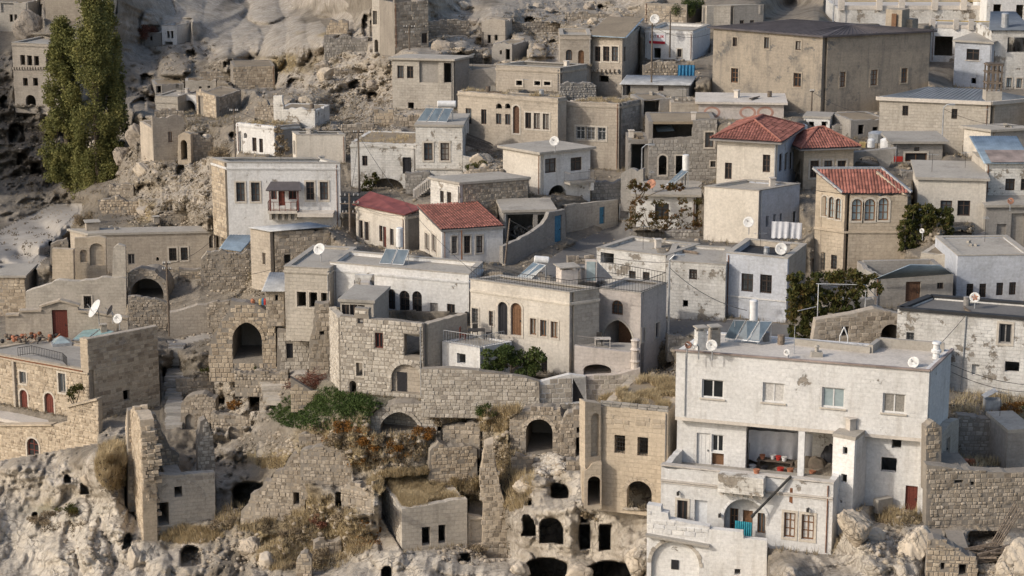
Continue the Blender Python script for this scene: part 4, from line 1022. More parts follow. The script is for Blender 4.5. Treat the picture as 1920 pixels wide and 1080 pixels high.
h13 = H('stone_house', 'low flat roofed house with two small windows and a long rubble side wall', (807, 336), (862, 346), 189, 392, C=(990, 336), mat='whitewash_worn', matR='mortar', roof='slab', over=.15, F=[('wk2', 825, 358, 832, 380), ('wk2', 838, 360, 846, 382)], stR=SR(300))
# far left
a1 = H('cave_house', 'far stone house of three storeys partly hidden by the poplar', (22, 80), (108, 84), 300, 200, dep=8, mat='limestone', roof='flat', par=.2, corn=.25, L=[], F=[('h', 38, 103, 47, 122), ('h', 51, 104, 60, 123), ('h', 64, 105, 73, 123), ('ha', 86, 98, 97, 121), ('ha', 100, 98, 110, 121), ('h', 43, 146, 52, 161), ('h', 62, 146, 71, 161), ('ha', 48, 178, 67, 198)])
bb = MB(); fr = a1.F
for x in range(26, 108, 5): q = fr.uv(x, 130); bb.extrude(fr, [[(q[0]-.1, q[1]), (q[0]+.1, q[1]), (q[0]+.1, q[1]+.35), (q[0]-.1, q[1]+.35)]], -.25, -.003)
bb.build('corbel', 'limestone', a1.root)
H('ruined_house', 'brick coloured block at the top edge behind the poplar', (84, -6), (205, -6), 318, 33, dep=6, mat='limestone_warm', matL='limestone', roof='earth', cop=False)
H('cave_house', 'pale carved facade with paired windows at the top left corner', (-40, 2), (52, 4), 330, 60, dep=5, mat='limestone_pale', roof='earth', cop=False, F=[('n', 2, 6, 26, 24), ('h', 18, 27, 24, 41), ('h', 27, 27, 32, 41)])
H('whitewashed_house', 'tiny white house with two windows at the foot of the pale cones', (303, 48), (331, 49), 332, 84, dep=5, mat='whitewash', L=[], F=[('hk', 313, 58, 318, 72), ('hk', 320, 58, 325, 72), ('h', 309, 78, 324, 86)])
H('ruined_house', 'low grey annex left of the tiny white house', (270, 62), (302, 62), 334, 86, dep=4, mat='grey_render', F=[('h', 282, 68, 286, 76)])
H('whitewashed_house', 'low white building with an arched opening in the valley', (333, 176), (368, 178), 300, 208, dep=6, mat='whitewash', roof='flat', par=.1, F=[('ha', 344, 188, 366, 208)])
H('whitewashed_house', 'flat white terrace building with a railing in the valley', (291, 180), (333, 182), 298, 214, dep=6, mat='limestone_pale', roof='flat', par=.1, corn=.8)
H('stone_house', 'small grey house with a dark window behind the white terrace', (291, 158), (345, 156), 306, 176, dep=5, mat='grey_render', F=[('hs', 293, 161, 302, 174), ('h', 329, 148, 335, 165)], roof='earth', cop=False)
H('stone_house', 'little stone building with two slots behind the arched white building', (347, 151), (405, 150), 304, 168, dep=4, mat='limestone_pale', F=[('h', 373, 162, 378, 166), ('h', 389, 161, 394, 165)], roof='earth', cop=False)
H('ruined_house', 'brown stone ruin with a tall arched niche on the slope', (368, 176), (405, 184), 262, 222, C=(452, 168), mat='mortar', matR='mortar', roof='earth', cop=False, top=rag([(368, 168), (380, 170), (405, 181)], 5, 1), stones=(.35, .3, .6, 'stone_warm', 90, .4), stR=(.35, .3, .6, 'stone_rubble', 120, .5), F=[('n', 372, 181, 381, 217)])
H('stone_house', 'long tan stone box on the crest of the slope', (437, 124), (515, 122), 296, 165, dep=6, mat='mortar', roof='earth', cop=False, L=[], stones=(.36, .4, .7, 'stone_warm', 110, .4))
H('ruined_house', 'ruined house with a walled up window and ragged parapet on the left slope', (286, 240), (346, 236), 252, 298, dep=6, mat='limestone', roof='earth', cop=False, top=rag([(286, 218), (300, 222), (330, 216), (346, 222)], 6, 2.5), F=[('w2r', 315, 247, 323, 267)])
fr = ruin_wall('pointed stone doorway standing alone on the left slope', [(332, 308), (358, 306)]+rag([(357, 252), (345, 248), (334, 254)], 5, 1), 0, 0, 246, 'limestone_warm', ops=[('hp', 339, 262, 351, 300)], yaw=-8, thick=.9)
ruin_wall('rough dry stone wall beside the pointed doorway', [(357, 308), (402, 290)]+rag([(400, 258), (380, 262), (372, 250), (358, 250)], 6, 2.5), 0, 0, 247, 'mortar', yaw=15, stones=SR(120))

# ================================================================== middle band
e1 = H('stone_house', 'long low stone house with two barred windows and a roof of flat concrete', (166, 446), (411, 436), 216, 505, yaw=6, mat='limestone', dep=8, roof='slab', over=.15, L=[],
  F=[('wkbs', 317, 465, 331, 489), ('wkbs', 339, 464, 352, 488), ('w2G', 240, 476, 253, 496), ('ha', 392, 439, 410, 465), ('ha', 293, 482, 298, 489)], D=(131, 433))
chimney(e1, 173, 414, 430, 1.3, 'limestone'); chimney(e1, 293, 405, 417, .6, 'limestone')
bb_h = H('stone_house', 'stone house with a wavy tin roof and dark little windows', (469, 427), (506, 434), 186, 524, C=(618, 429), mat='limestone', matR='mortar', roof='none', cop=False, stR=(.32, .3, .6, 'stone_rubble', 300, .55), F=[('n', 492, 474, 499, 496)], R=[('hk', 533, 477, 545, 494), ('hk', 566, 477, 577, 487)])
h = bb_h; z = h.z1+.06; corrugated(h.root, [Vector((h.A.x-.2, h.A.y-.2, z)), Vector((h.B.x, h.B.y-.3, z)), Vector((h.C.x+.2, h.C.y-.2, z+.2)), Vector((h.D.x, h.D.y, z+.2))], 'tin_pale')
# tin awning
t = thing('tin_awning', 'sloping blue tin awning on posts beside the stone house', 'awning', at(440, 478, 193)); z_ = 0
corrugated(t, [at(411, 466, 192), at(452, 472, 192), at(480, 441, 195), at(430, 440, 195)], 'tin_blue')
bb = MB()
for x, y in ((414, 466), (450, 471), (476, 446)): bb = MB(); p = at(x, y, 192.4); bb.bar(p-Vector((0, 0, 1.6)), p, .1); bb.build('post', 'old_wood', t)
ruin_wall('low ruined stone terrace wall beneath the tin awning', [(376, 520), (476, 500)]+rag([(470, 470), (440, 476), (415, 468), (388, 472), (377, 486)], 6, 3), 0, 0, 190.5, 'mortar', yaw=8, stones=SR(150), ops=[])
# red tin roofed house and red tiled house
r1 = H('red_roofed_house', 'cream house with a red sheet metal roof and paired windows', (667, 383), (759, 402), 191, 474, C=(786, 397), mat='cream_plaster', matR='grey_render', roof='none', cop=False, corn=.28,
  F=[('wks2', 674, 413, 681, 447), ('wks2', 684, 416, 692, 451), ('wr2', 711, 423, 717, 453), ('dR', 718, 425, 724, 464), ('wk2', 731, 429, 738, 460)])
z = r1.z1; E = [Vector((p.x, p.y, z+.05)) for p in inset([r1.A, r1.B, r1.C, r1.D], -.25)]; plate(r1.root, [E[0], E[1], E[2]+Vector((0, 0, .35)), E[3]+Vector((0, 0, .9))], .12, 'roof', 'tin_red')
r2h = H('red_roofed_house', 'white house with a mono pitch roof of red tiles and three windows', (829, 425), (943, 424), 182, 492, yaw=17, D=786, mat='whitewash', matL='cream_plaster', roof='none', cop=False,
  F=[('wks', 847, 443, 857, 475), ('wks', 870, 442, 882, 475), ('wks', 893, 442, 905, 474)], L=[('wks2', 797, 438, 805, 470), ('wks2', 810, 440, 818, 473)])
zb_ = z_at(r2h.D, 386); q = r2h
P4 = [Vector((q.A.x, q.A.y, q.z1+.05)), Vector((q.B.x, q.B.y, q.z1+.05)), Vector((q.C.x, q.C.y, zb_)), Vector((q.D.x, q.D.y, zb_))]
cen = sum(P4, Vector())/4; P4 = [p+Vector((p.x-cen.x, p.y-cen.y, 0)).normalized()*.25 for p in P4]; tiles_on(q.root, P4)
for s_, (a, c) in ((1, (q.A, q.D)), (-1, (q.B, q.C))):
    tri = [Vector((a.x, a.y, q.z1)), Vector((c.x, c.y, q.z1)), Vector((c.x, c.y, zb_-.12))]; bb = MB(); off = q.F.d*(.4*s_)
    bb.add(tri+[p+off for p in tri], [(0, 1, 2), (5, 4, 3), (0, 3, 4, 1), (1, 4, 5, 2), (2, 5, 3, 0)]); bb.build('gable', 'cream_plaster' if s_ > 0 else 'whitewash', q.root)
bb = MB(); bb.bar(P4[0]-zz*.1, P4[1]-zz*.1, .16, .14); bb.build('gutter', 'frame_grey', q.root)
# lean-to ruin with rubbish, street walls and blue doors
H('open_shed', 'open concrete shed full of scrap beside the street', (944, 398), (1040, 396), 186, 448, dep=5, mat='grey_render', roof='slab', over=.2, F=[('h', 947, 402, 1000, 452), ('h', 1008, 402, 1036, 440)], matL='grey_render')
fr = ruin_wall('grey street wall with a blue door', [(943, 500), (1062, 446)]+rag([(1060, 392), (1030, 398), (1018, 420), (990, 440), (943, 462)], 9, 1), 0, 0, 179, 'grey_render', yaw=48, thick=.4, ops=[('dU', 1040, 404, 1054, 454)], name='street_wall')
fr = ruin_wall('rough plastered street wall with a dark blue door', [(1062, 438), (1160, 408)]+rag([(1158, 374), (1110, 380), (1062, 384)], 9, 1), 0, 0, 193, 'limestone_pale', yaw=38, thick=.4, ops=[('dU', 1124, 388, 1134, 420)], name='street_wall')
H('utility_cabinet', 'grey steel utility cabinet at the end of the street wall', (1161, 386), (1181, 386), 197, 412, dep=1, mat='tin_pale', roof='slab', over=.03, cop=False, thick=.1, cat='cabinet', F=[('dG', 1163, 389, 1179, 410)], coning=False)
gv = H('whitewashed_house', 'low white house behind the rusty grapevine', (1193, 366), (1305, 368), 190, 428, dep=6, mat='whitewash', roof='slab', F=[('wkb', 1228, 382, 1254, 412), ('hk', 1308-6, 374, 1308-1, 402)], over=.5)
# middle right white row
m5a = H('whitewashed_house', 'mossy white block house with a dark corner opening', (1119, 465), (1248, 480), 164, 558, C=(1312, 458), mat='whitewash_worn', roof='flat', par=.18, F=[('h', 1126, 474, 1151, 494), ('wkb', 1179, 508, 1192, 524), ('wkb', 1205, 510, 1218, 526)], L=[])
m5b = H('whitewashed_house', 'stained white house wall with two small square windows by the street lamp', (1249, 490), (1361, 497), 161, 602, D=(1262, 458), mat='whitewash_worn', roof='flat', par=.15, F=[('wkb', 1292, 505, 1307, 524), ('hk', 1280, 563, 1290, 576)])
m5c = H('whitewashed_house', 'bluish white house with two barred windows and a ledge', (1362, 474), (1477, 485), 160, 604, C=(1512, 458), mat='bluewash', matR='limestone', roof='flat', par=.4, roofmat='bitumen', F=[('wkb', 1390, 513, 1412, 547), ('wkb', 1425, 515, 1447, 550)])
bb = MB(); v = m5c.F.uv(1400, 559)[1]; bb.extrude(m5c.F, [[(0, v), (m5c.F.L, v), (m5c.F.L, v+.12), (0, v+.12)]], -.07, -.002); bb.build('ledge', 'whitewash', m5c.root)
m8 = H('whitewashed_house', 'lilac white house with four barred windows in a row', (1796, 486), (1935, 478), 159, 578, yaw=3, dep=7, mat='bluewash', roof='flat', par=.1, L=[],
  F=[('wkb', 1812, 532, 1825, 559), ('wkb', 1836, 532, 1849, 558), ('wkb', 1868, 530, 1881, 554), ('wkb', 1892, 529, 1905, 553)])
H('ruined_house', 'stub of pale stone house with rough end beside the lilac white house', (1727, 473), (1796, 480), 162, 520, dep=6, mat='limestone_pale', roof='earth', cop=False)
m7 = H('tin_roofed_shed', 'grey block shed with a blue tin roof and a brown double door', (1640, 532), (1788, 512), 156, 573, yaw=6, mat='grey_render', dep=5, roof='none', cop=False, F=[('d', 1698, 528, 1726, 566), ('wk2', 1757, 530, 1769, 542)])
h = m7; corrugated(h.root, [on_plane(1636, 524, h.A-h.F.n*.5, h.F.n), on_plane(1787, 513, h.A-h.F.n*.5, h.F.n), on_z(1762, 497, h.z1+1.1), on_z(1706, 496, h.z1+1.1)], 'tin_blue')
# ================================================================== front middle
m3 = H('stone_house', 'cream stone house with three dark windows in a row and a flat roof', (533, 500), (617, 504), 166, 615, dep=8, mat='limestone_pale', roof='flat', par=.12, corn=.3, L=[], F=[('hsk', 557, 560-13, 574, 575), ('hsk', 580, 548, 595, 576), ('hsk', 602, 549, 616, 567)])
m2 = H('whitewashed_house', 'long white house with arched iron windows behind the ruined facade', (619, 492), (879, 515), 163, 605, C=(905, 492), mat='whitewash', roof='flat', par=.25, corn=.55,
  F=[('hk', 664, 525, 671, 541), ('wakb', 749, 545, 768, 588), ('wakb', 773, 546, 791, 588), ('wakb', 728, 542, 741, 580), ('dG', 806, 568, 821, 598), ('wk2', 838, 570, 853, 593)])
m4 = H('mansion', 'cream mansion with twin arched balcony doors and a railed roof terrace', (882, 524), (1068, 549), 152, 704, C=(1124, 541), mat='cream_plaster', matR='limestone_pale', roof='flat', par=.12, corn=.75, cat='house',
  F=[('wGbs', 885, 578, 897, 607), ('wrbs', 917, 583, 925, 611), ('daks', 934, 566, 952, 628), ('dars', 958, 568, 978, 629), ('wrs2', 994, 597, 1006, 628), ('wrs2', 1013, 600, 1025, 631), ('wrs2', 1033, 603, 1046, 634), ('wkb', 1014, 672, 1026, 700)], found=4)
m4b = H('mansion', 'pinkish wing of the cream mansion with a deep arched porch', (1123, 541), (1202, 550), 154, 706, C=(1250, 531), mat='pink_plaster', roof='flat', par=.12, corn=None, into=m4.root, found=4,
  F=[('wabr', 1147, 563, 1168, 590), ('hps', 1131, 600, 1186, 656)], R=[('wG2s', 1203, 615, 1209, 640), ('wG2s', 1229, 605, 1236, 633)])
fr = m4b.F; p = fr.uv(1158, 656); bb = MB(); bb.box(fr.p(p[0], p[1]+1.0, 1.4), 1.0, .1, 2.0, fr.rz); bb.build('door', 'frame_brown', m4.root)
# porch parapet with an arch under it
fr4 = ruin_wall('', [(1077, 708), (1192, 720), (1192, 662), (1077, 648)], 0, 0, 150.5, 'pink_plaster', yaw=-8, thick=.35, ops=[('hg', 1094, 683, 1146, 704)], into=m4.root, con=False)
bb = MB(); bb.extrude(fr4, [[(0, fr4.uv(1135, 655)[1]-.35), (fr4.L, fr4.uv(1135, 655)[1]-.35), (fr4.L, fr4.uv(1135, 655)[1]-.3), (0, fr4.uv(1135, 655)[1]-.3)]], .4, 3.2); bb.build('porch_floor', 'concrete', m4.root)
for k, x in enumerate((1191,)):
    bb = MB(); p = on_plane(x, 665, fr4.P, fr4.n); bb.lathe(p-Vector((0, 0, 1.2)), [(.3, 0), (.3, .6), (.38, .7), (.28, .85), (.28, 1.5), (.4, 1.6), (.26, 1.75), (.3, 2.2), (.36, 2.3), (.2, 2.4)], 10); bb.build('pillar', 'pink_plaster', m4.root)
railing(m4.root, [fr4.p(.2, fr4.uv(1080, 648)[1], .15), fr4.p(1.8, fr4.uv(1090, 650)[1]-.06, .15)], .7, .12)
# roof rails and roof things of the mansion
def onr(h, x, y): return on_z(x, y, h.zr)
rr = [on_z(884, 521, m4.z1+.08), on_z(1067, 547, m4.z1+.08), on_z(1122, 541, m4.z1+.08), on_z(1202, 549, m4.z1+.08), on_z(1248, 532, m4.z1+.08)]
railing(m4.root, rr, .85, .22, 'iron', r=.02)
railing(m4.root, [on_z(1248, 532, m4.z1+.08), on_z(1160, 516, m4.z1+.08), on_z(1130, 512, m4.z1+.08)], .85, .25, 'iron', r=.02)
chimney(m4, 1063, 497, 530, 1.3, 'pink_plaster'); chimney(m4, 1095, 500, 524, .5, 'pink_plaster')
bb = MB(); p = onr(m4, 1108, 528); bb.box(p+Vector((0, 0, .85)), .9, .3, 1.7, R_(-8)); o = bb.build('stair_head', 'pink_plaster', m4.root); bb = MB(); bb.box(p+Vector((-.02, -.17, .85)), .65, .05, 1.45, R_(-8)); bb.build('panel', 'glass_pale', o, m4.root.location)
bb = MB(); q0 = onr(m4, 1120, 527); q1 = onr(m4, 1148, 522); bb.add([q0, q1, q0+Vector((0, 0, 1.4)), q0+Vector((0, .5, 0)), q1+Vector((0, .5, 0)), q0+Vector((0, .5, 1.4))], [(0, 1, 2), (5, 4, 3), (0, 3, 4, 1), (1, 4, 5, 2), (2, 5, 3, 0)]); bb.build('stair_wall', 'pink_plaster', m4.root)
# annex with terrace, below the mansion
an = H('annex', 'small white annex carrying a railed terrace with table and chairs', (829, 640), (900, 652), 150.5, 694, mat='whitewash', dep=5, roof='flat', par=.05, cop=False, cat='annex', F=[('hk', 857, 663, 873, 682)], C=(960, 640), L=[])
railing(an.root, [on_z(832, 641, an.z1+.06), on_z(900, 652, an.z1+.06), on_z(945, 643, an.z1+.06)], .9, .22, 'galvanised', r=.025)
# ruined facade M1
m1 = H('ruined_house', 'roofless stone facade with broken windows and an arched recess at its foot', (637, 597), (793, 609), 151, 748, mat='mortar', D=(617, 575), C=(876, 586), roof='none', cop=False, thick=.55, matR='limestone', matL='limestone_pale', found=3,
  top=rag([(637, 592), (664, 594), (665, 577), (691, 579), (692, 598), (740, 601), (793, 608)], 9, .8), stones=(.29, .25, .6, 'stone_pale', 300, .5), stL=(.29, .28, .6, 'stone_pale', 150, .4), back=False,
  F=[('wR2', 703, 624, 718, 653), ('h', 758, 627, 787, 668), ('hs', 668, 680, 680, 705), ('hk', 670, 597, 681, 607), ('na', 734, 683, 790, 736, 'limestone'), ('ha', 655, 714, 668, 738)])
fr = m1.F; a = fr.uv(743, 735); c = fr.uv(760, 700); bb = MB(); bb.extrude(fr, [[(a[0], a[1]), (c[0], a[1]), (c[0], c[1]), (a[0], c[1])]], .2, .255); bb.build('door', 'door_black', m1.root)
arch_ring(m1.root, fr, 734, 683, 790, 736, 'a', 'stone_pale', 13, .36)
# terrace floor and the dark room on it
zf = z_at(m1.B, 628); prism(m1.root, [Vector((p.x, p.y, 0)) for p in inset([m1.A, m1.B, m1.C, m1.D], .56)], zf-.3, zf, 'terrace_floor', 'concrete')
rm = H('concrete_room', 'dark glazed room with a concrete slab roof beside the white stairs', (638, 565), (700, 568), 155, 598, dep=4.5, mat='concrete', roof='slab', over=.15, F=[('wk2', 641, 571, 655, 600), ('wk2', 656, 571, 670, 600), ('wk2', 671, 572, 684, 600)], L=[])
st = thing('outside_stair', 'worn white stone stair climbing the wall of the long white house', 'stairs', at(690, 575, 158)); bb = None
for k in range(12):
    bb = MB(); p = at(685+k*2.0, 527+k*4.2, 161.2-k*.05); bb.box(p-Vector((0, 0, .6)), .7, 1.0, 1.2); bb.build('step', 'concrete_pale', st)
bb = MB(); p = at(684, 545, 161.9); bb.box(p, 1.5, .3, 2.6); bb.build('side_wall', 'whitewash_worn', st)
# long retaining wall in front of the mansion and its gate
fr = ruin_wall('curved pale ashlar retaining wall below the ruined facade and the mansion', [(790, 775), (1012, 764)]+rag([(1011, 716), (985, 708), (940, 701), (880, 693), (835, 690), (790, 692)], 14, .6), 0, 0, 148.6, 'mortar', yaw=-4, thick=.6, found=.3, stones=(.28, .25, .55, 'stone_pale', 300, .5), name='retaining_wall')
fr = ruin_wall('whitewashed wall with a black door right of the ashlar retaining wall', [(1012, 758), (1100, 755), (1098, 706), (1068, 702), (1012, 716)], 0, 0, 148.3, 'whitewash', found=.3, yaw=8, thick=.5, ops=[('dk', 1074, 708, 1098, 754)], name='garden_wall', stones=(.36, .34, .66, 'stone_pale', 100, .25))
fr = ruin_wall('low pinkish wall with a stepped end under the arched porch', [(1098, 752), (1200, 740), (1200, 690), (1160, 702), (1098, 706)], 0, 0, 149.2, 'pink_plaster', found=.3, yaw=4, thick=.5, name='garden_wall', stones=(.36, .34, .66, 'stone_pale', 110, .4))
# vault arch at left and its stone walls
fr = ruin_wall('ruined stone vault with a tall pointed arch and ragged shoulder', [(392, 690), (518, 690)]+rag([(516, 590), (498, 582), (470, 570), (432, 563), (428, 585), (410, 612), (395, 640), (391, 668)], 8, 2.2), 0, 0, 170, 'mortar', yaw=-2, thick=1.0, ops=[('hp', 436, 604, 491, 674)], stones=(.33, .3, .6, 'stone_warm', 300, .65), name='ruined_vault', cat='ruin')
arch_ring(fr.root, fr, 436, 604, 491, 674, 'p', 'stone_warm', 15, .3)
fr = ruin_wall('pale stone wall with a dark doorway under the cream house', [(518, 692), (600, 694)]+rag([(602, 640), (580, 625), (520, 618)], 8, 1), 0, 0, 168, 'mortar', yaw=2, thick=.6, ops=[('dk', 537, 644, 549, 672)], stones=(.33, .3, .6, 'stone_pale', 220, .5), name='stone_wall')
fr = ruin_wall('ragged stone pillar wall left of the ruined facade', [(578, 700), (619, 702)]+rag([(618, 600), (616, 568), (590, 568), (588, 610), (580, 640)], 8, 1.8), 0, 0, 163, 'mortar', yaw=0, thick=.9, stones=(.32, .3, .55, 'stone_rubble', 220, .7), name='ruined_pillar', ops=[('h', 600, 621, 608, 628)])
H('stone_hut', 'tiny stone hut with a tin roof on top of the vault', (498, 545), (532, 545), 169, 585, dep=3, mat='mortar', roof='none', cop=False, stones=(.3, .3, .5, 'stone_rubble', 60, .5), F=[('h', 516, 553, 521, 564)])
h = HOUSES[-1]; z = h.z1+.03; corrugated(h.root, [Vector((h.A.x-.3, h.A.y-.4, z)), Vector((h.B.x+.2, h.B.y-.4, z)), Vector((h.C.x, h.C.y, z+.8)), Vector((h.D.x, h.D.y, z+.8))], 'tin_pale')
# ================================================================== front left: hotel, rock houses and ruins
h1 = H('stone_hotel', 'tan stone house with arched red doors and a roof terrace', (-45, 657), (166, 695), 172, 788, C=(297, 669), mat='limestone_warm', matR='limestone_warm', roof='flat', par=.12, cop=False, found=6, thick=.5,
  stones=(.3, .28, .6, 'stone_warm', 300, .45), stR=(.32, .35, .7, 'stone_warm', 300, .25),
  F=[('wGs2', 37, 697, 49, 719), ('wGs2', 110, 700, 123, 736), ('daRs', 38, 731, 52, 776), ('daRs', 84, 737, 101, 781)], R=[('hk', 231, 731, 244, 751)])
ztop = z_at(h1.B, 636); fr = wall(h1.root, h1.B, h1.C, h1.z1+.004, ztop, 'limestone', (), .55, name='parapet_wall', stones=(.32, .35, .7, 'stone_warm', 200, .25))
PA = on_col(152, h1.B, h1.F.d)
fr2 = Frame(PA, h1.B, h1.z1+.004); bb = MB(); bb.extrude(fr2, [[(0, 0), (fr2.L-.02, 0), (fr2.L-.02, ztop-h1.z1), (0, ztop-h1.z1)]], .003, .55); bb.build('parapet_wall', 'limestone_warm', h1.root)
bb = MB(); v = h1.F.uv(100, 690)[1]; bb.extrude(h1.F, [[(0, v), (h1.F.L, v), (h1.F.L, v+.14), (0, v+.14)]], -.14, -.05); bb.build('cornice', 'limestone_warm', h1.root)
bb = MB(); bb.extrude(h1.F, [[(0, v+.15), (h1.F.L-.6, v+.15), (h1.F.L-.6, v+.24), (0, v+.24)]], -.12, -.05); bb.build('gutter', 'rust', h1.root)
bb = MB(); bb.extrude(h1.F, [[(h1.F.uv(28, 700)[0]-.12, 0), (h1.F.uv(28, 700)[0]+.12, 0), (h1.F.uv(28, 700)[0]+.12, v), (h1.F.uv(28, 700)[0]-.12, v)]], -.25, -.05); bb.build('pilaster', 'limestone', h1.root)
railing(h1.root, [on_z(x, y, h1.z1+.02) for x, y in ((34, 668), (60, 664), (118, 678), (126, 686))], .75, .2, 'iron', r=.03)
chimney(h1, 195, 607, 632, .5, 'limestone'); chimney(h1, 226, 596, 625, .75, 'limestone_warm')
sk = thing('skylight', 'small glass pyramid skylight on the roof terrace', 'skylight', on_z(115, 645, h1.zr)); p = sk.location
bb = MB(); bb.box(p+Vector((0, 0, .12)), 1.7, 1.7, .24, .3); bb.build('kerb', 'galvanised', sk)
bb = MB(); bb.box(p+Vector((0, 0, .5)), 1.5, 1.5, .5, .3, taper=.03); bb.build('glazing', 'glass_pale', sk)
fr = ruin_wall('stepped roof court wall with a dark wooden door under a small gable', [(10, 640), (240, 640), (240, 596), (215, 592), (180, 585), (147, 582), (145, 572), (113, 563), (78, 574), (77, 581), (36, 583), (35, 590), (10, 592)], 0, 0, 184, 'limestone', yaw=2, thick=.5, ops=[('dR', 98, 581, 127, 634)], name='court_wall')
bb = MB()
for a, c in (((74, 575), (113, 563)), ((113, 563), (149, 573)), ((10, 591), (36, 590)), ((36, 583), (78, 582)), ((147, 583), (180, 586)), ((180, 586), (240, 597))):
    p, q = fr.p(*fr.uv(*a), .2), fr.p(*fr.uv(*c), .2); bb.bar(p, q, .75, .16)
bb.build('coping', 'limestone_warm', fr.root)
fr = ruin_wall('terrace wall with an arched window in the rock below the hotel doors', [(-45, 872), (183, 832), (184, 749), (164, 752), (128, 762), (126, 790), (98, 797), (-45, 799)], 0, 0, 175, 'limestone_warm', yaw=-30, thick=.5, ops=[('waRs', 51, 822, 73, 857)], stones=(.28, .26, .55, 'stone_warm', 300, .5), name='terrace_wall', found=4)
bb = MB(); bb.bar(fr.p(*fr.uv(-45, 797), .2), fr.p(*fr.uv(99, 796), .2), .8, .14); bb.bar(fr.p(*fr.uv(127, 762), .2), fr.p(*fr.uv(184, 748), .2), .75, .14); bb.build('coping', 'limestone_warm', fr.root)
tf = thing('terrace_floor', 'paved terrace in front of the red arched doors', 'terrace', fr.p(2, fr.uv(60, 797)[1]-.15, .6)); prism(tf, [Vector((p.x, p.y, 0)) for p in (fr.p(.0, 0, .52), fr.p(fr.L*.72, 0, .52), on_col(130, h1.B, h1.F.d)-h1.F.n*.1, h1.A-h1.F.n*.1)], tf.location.z-.3, tf.location.z, 'paving', 'concrete_pale')
# ruin above the hotel
fr = ruin_wall('plastered lower facade of a ruin with one grated window', [(48, 592), (236, 592)]+rag([(236, 522), (200, 520), (150, 528), (110, 525), (70, 540), (48, 548)], 8, 1.5), 0, 0, 198, 'limestone_pale', yaw=3, thick=.8, ops=[('hkbs', 157, 555, 171, 578)], name='ruined_house', cat='house')
e2 = fr
def more(fr, poly, Y, yaw, mat, **k): return ruin_wall('', poly, 0, 0, Y, mat, yaw=yaw, into=fr.root, con=False, **k)
more(fr, [(140, 520), (200, 520), (198, 446), (186, 443), (140, 447)], 203.5, 3, 'limestone_warm', thick=.5, ops=[('na', 168, 456, 195, 498), ('na', 150, 468, 164, 492)], found=.2)
more(fr, [(200, 520), (236, 522), (234, 462), (225, 462), (200, 446)], 203, -72, 'limestone_warm', thick=.5, found=.2) if False else None
more(fr, [(210, 522), (236, 522)]+rag([(235, 462), (222, 458), (212, 466)], 6, 1), 199, 3, 'limestone_pale', thick=.6, found=.2)
more(fr, [(98, 520), (138, 520), (137, 468), (98, 466)], 201.5, -4, 'limestone_warm', thick=.6, found=.2)
ruin_wall('broken side wall of the plastered ruin with exposed stones', [(88, 470), (100, 515)]+rag([(128, 462), (125, 447), (95, 458)], 6, 2), 0, 0, 207, 'mortar', yaw=8, name='ruined_wall', stones=SR(60))
H('stone_house', 'long flat roofed stone shed at the left edge above the court wall', (-40, 520), (46, 520), 205, 592, dep=5, mat='limestone', roof='slab', over=.2, stones=(.33, .4, .8, 'stone_warm', 90, .3))
fr = ruin_wall('rough stone wall beside the tall black pole', [(240, 608), (318, 622)]+rag([(318, 568), (290, 560), (240, 556)], 7, 2), 0, 0, 193, 'mortar', yaw=4, stones=SR(200), name='stone_wall')
fr = ruin_wall('dark ruined vault behind the stone wall on the left', [(238, 562), (312, 566)]+rag([(314, 530), (290, 508), (262, 502), (240, 512)], 7, 1.5), 0, 0, 200, 'mortar', yaw=0, thick=1.2, ops=[('ha', 245, 522, 306, 562)], name='ruined_vault', cat='ruin', stones=SR(90))
fr = ruin_wall('smooth beige rock wall with a doorway above the white path', [(318, 628), (400, 622)]+rag([(398, 572), (370, 572), (340, 582), (318, 586)], 9, 1), 0, 0, 188, 'limestone', yaw=8, thick=.8, name='rock_wall')
fr = ruin_wall('low stone wall left of the pointed vault', [(388, 590), (432, 590)]+rag([(430, 564), (400, 566), (388, 570)], 6, 1.5), 0, 0, 186, 'mortar', yaw=0, stones=SR(80))
# tower ruin in front of the hotel
fr = ruin_wall('roofless ruin with a blind arch, a black doorway and one tall sunlit wall', [(267, 988), (403, 970)]+rag([(403, 886), (370, 888), (330, 891), (300, 890), (267, 894)], 8, .7), 0, 0, 154, 'limestone_pale', yaw=17, thick=.7, ops=[('hk', 327, 912, 342, 932), ('h', 296, 942, 317, 985)], name='ruined_house', cat='house', stones=None)
tr_ = fr
stones_on(fr.root, fr, [fr.uv(*q) for q in ((268, 915), (402, 905), (402, 887), (268, 895))], [], (.34, .4, .8, 'stone_pale', 60, .3), )
bb = MB(); u0, v0 = fr.uv(291, 975); u1, v1 = fr.uv(382, 903); lo = loop_of('a', u0, v0, u1, v1); bb.extrude(fr, [grow(lo, .2), grow(lo, -.02)], -.05, .02) if False else None
arch_ring(fr.root, fr, 292, 904, 381, 978, 'a', 'stone_pale', 17, .22, thick=.05, proud=.03)
fl = more(fr, [(236, 950), (267, 988), (266.6, 893), (266, 872), (265.2, 866), (265, 842), (264.3, 836), (264, 812), (263, 806), (262, 788), (259, 780), (256, 772), (251, 769), (247, 766), (243, 770), (240, 767), (237, 774), (235, 792)], 154, -73, 'limestone_warm', thick=1.05, ab='B', found=2, stones=(.3, .28, .55, 'stone_warm', 220, .6))
eds = [fl.uv(x, y) for x, y in ((267, 988), (266.6, 893), (265, 842), (263, 806), (259, 780), (251, 769))]
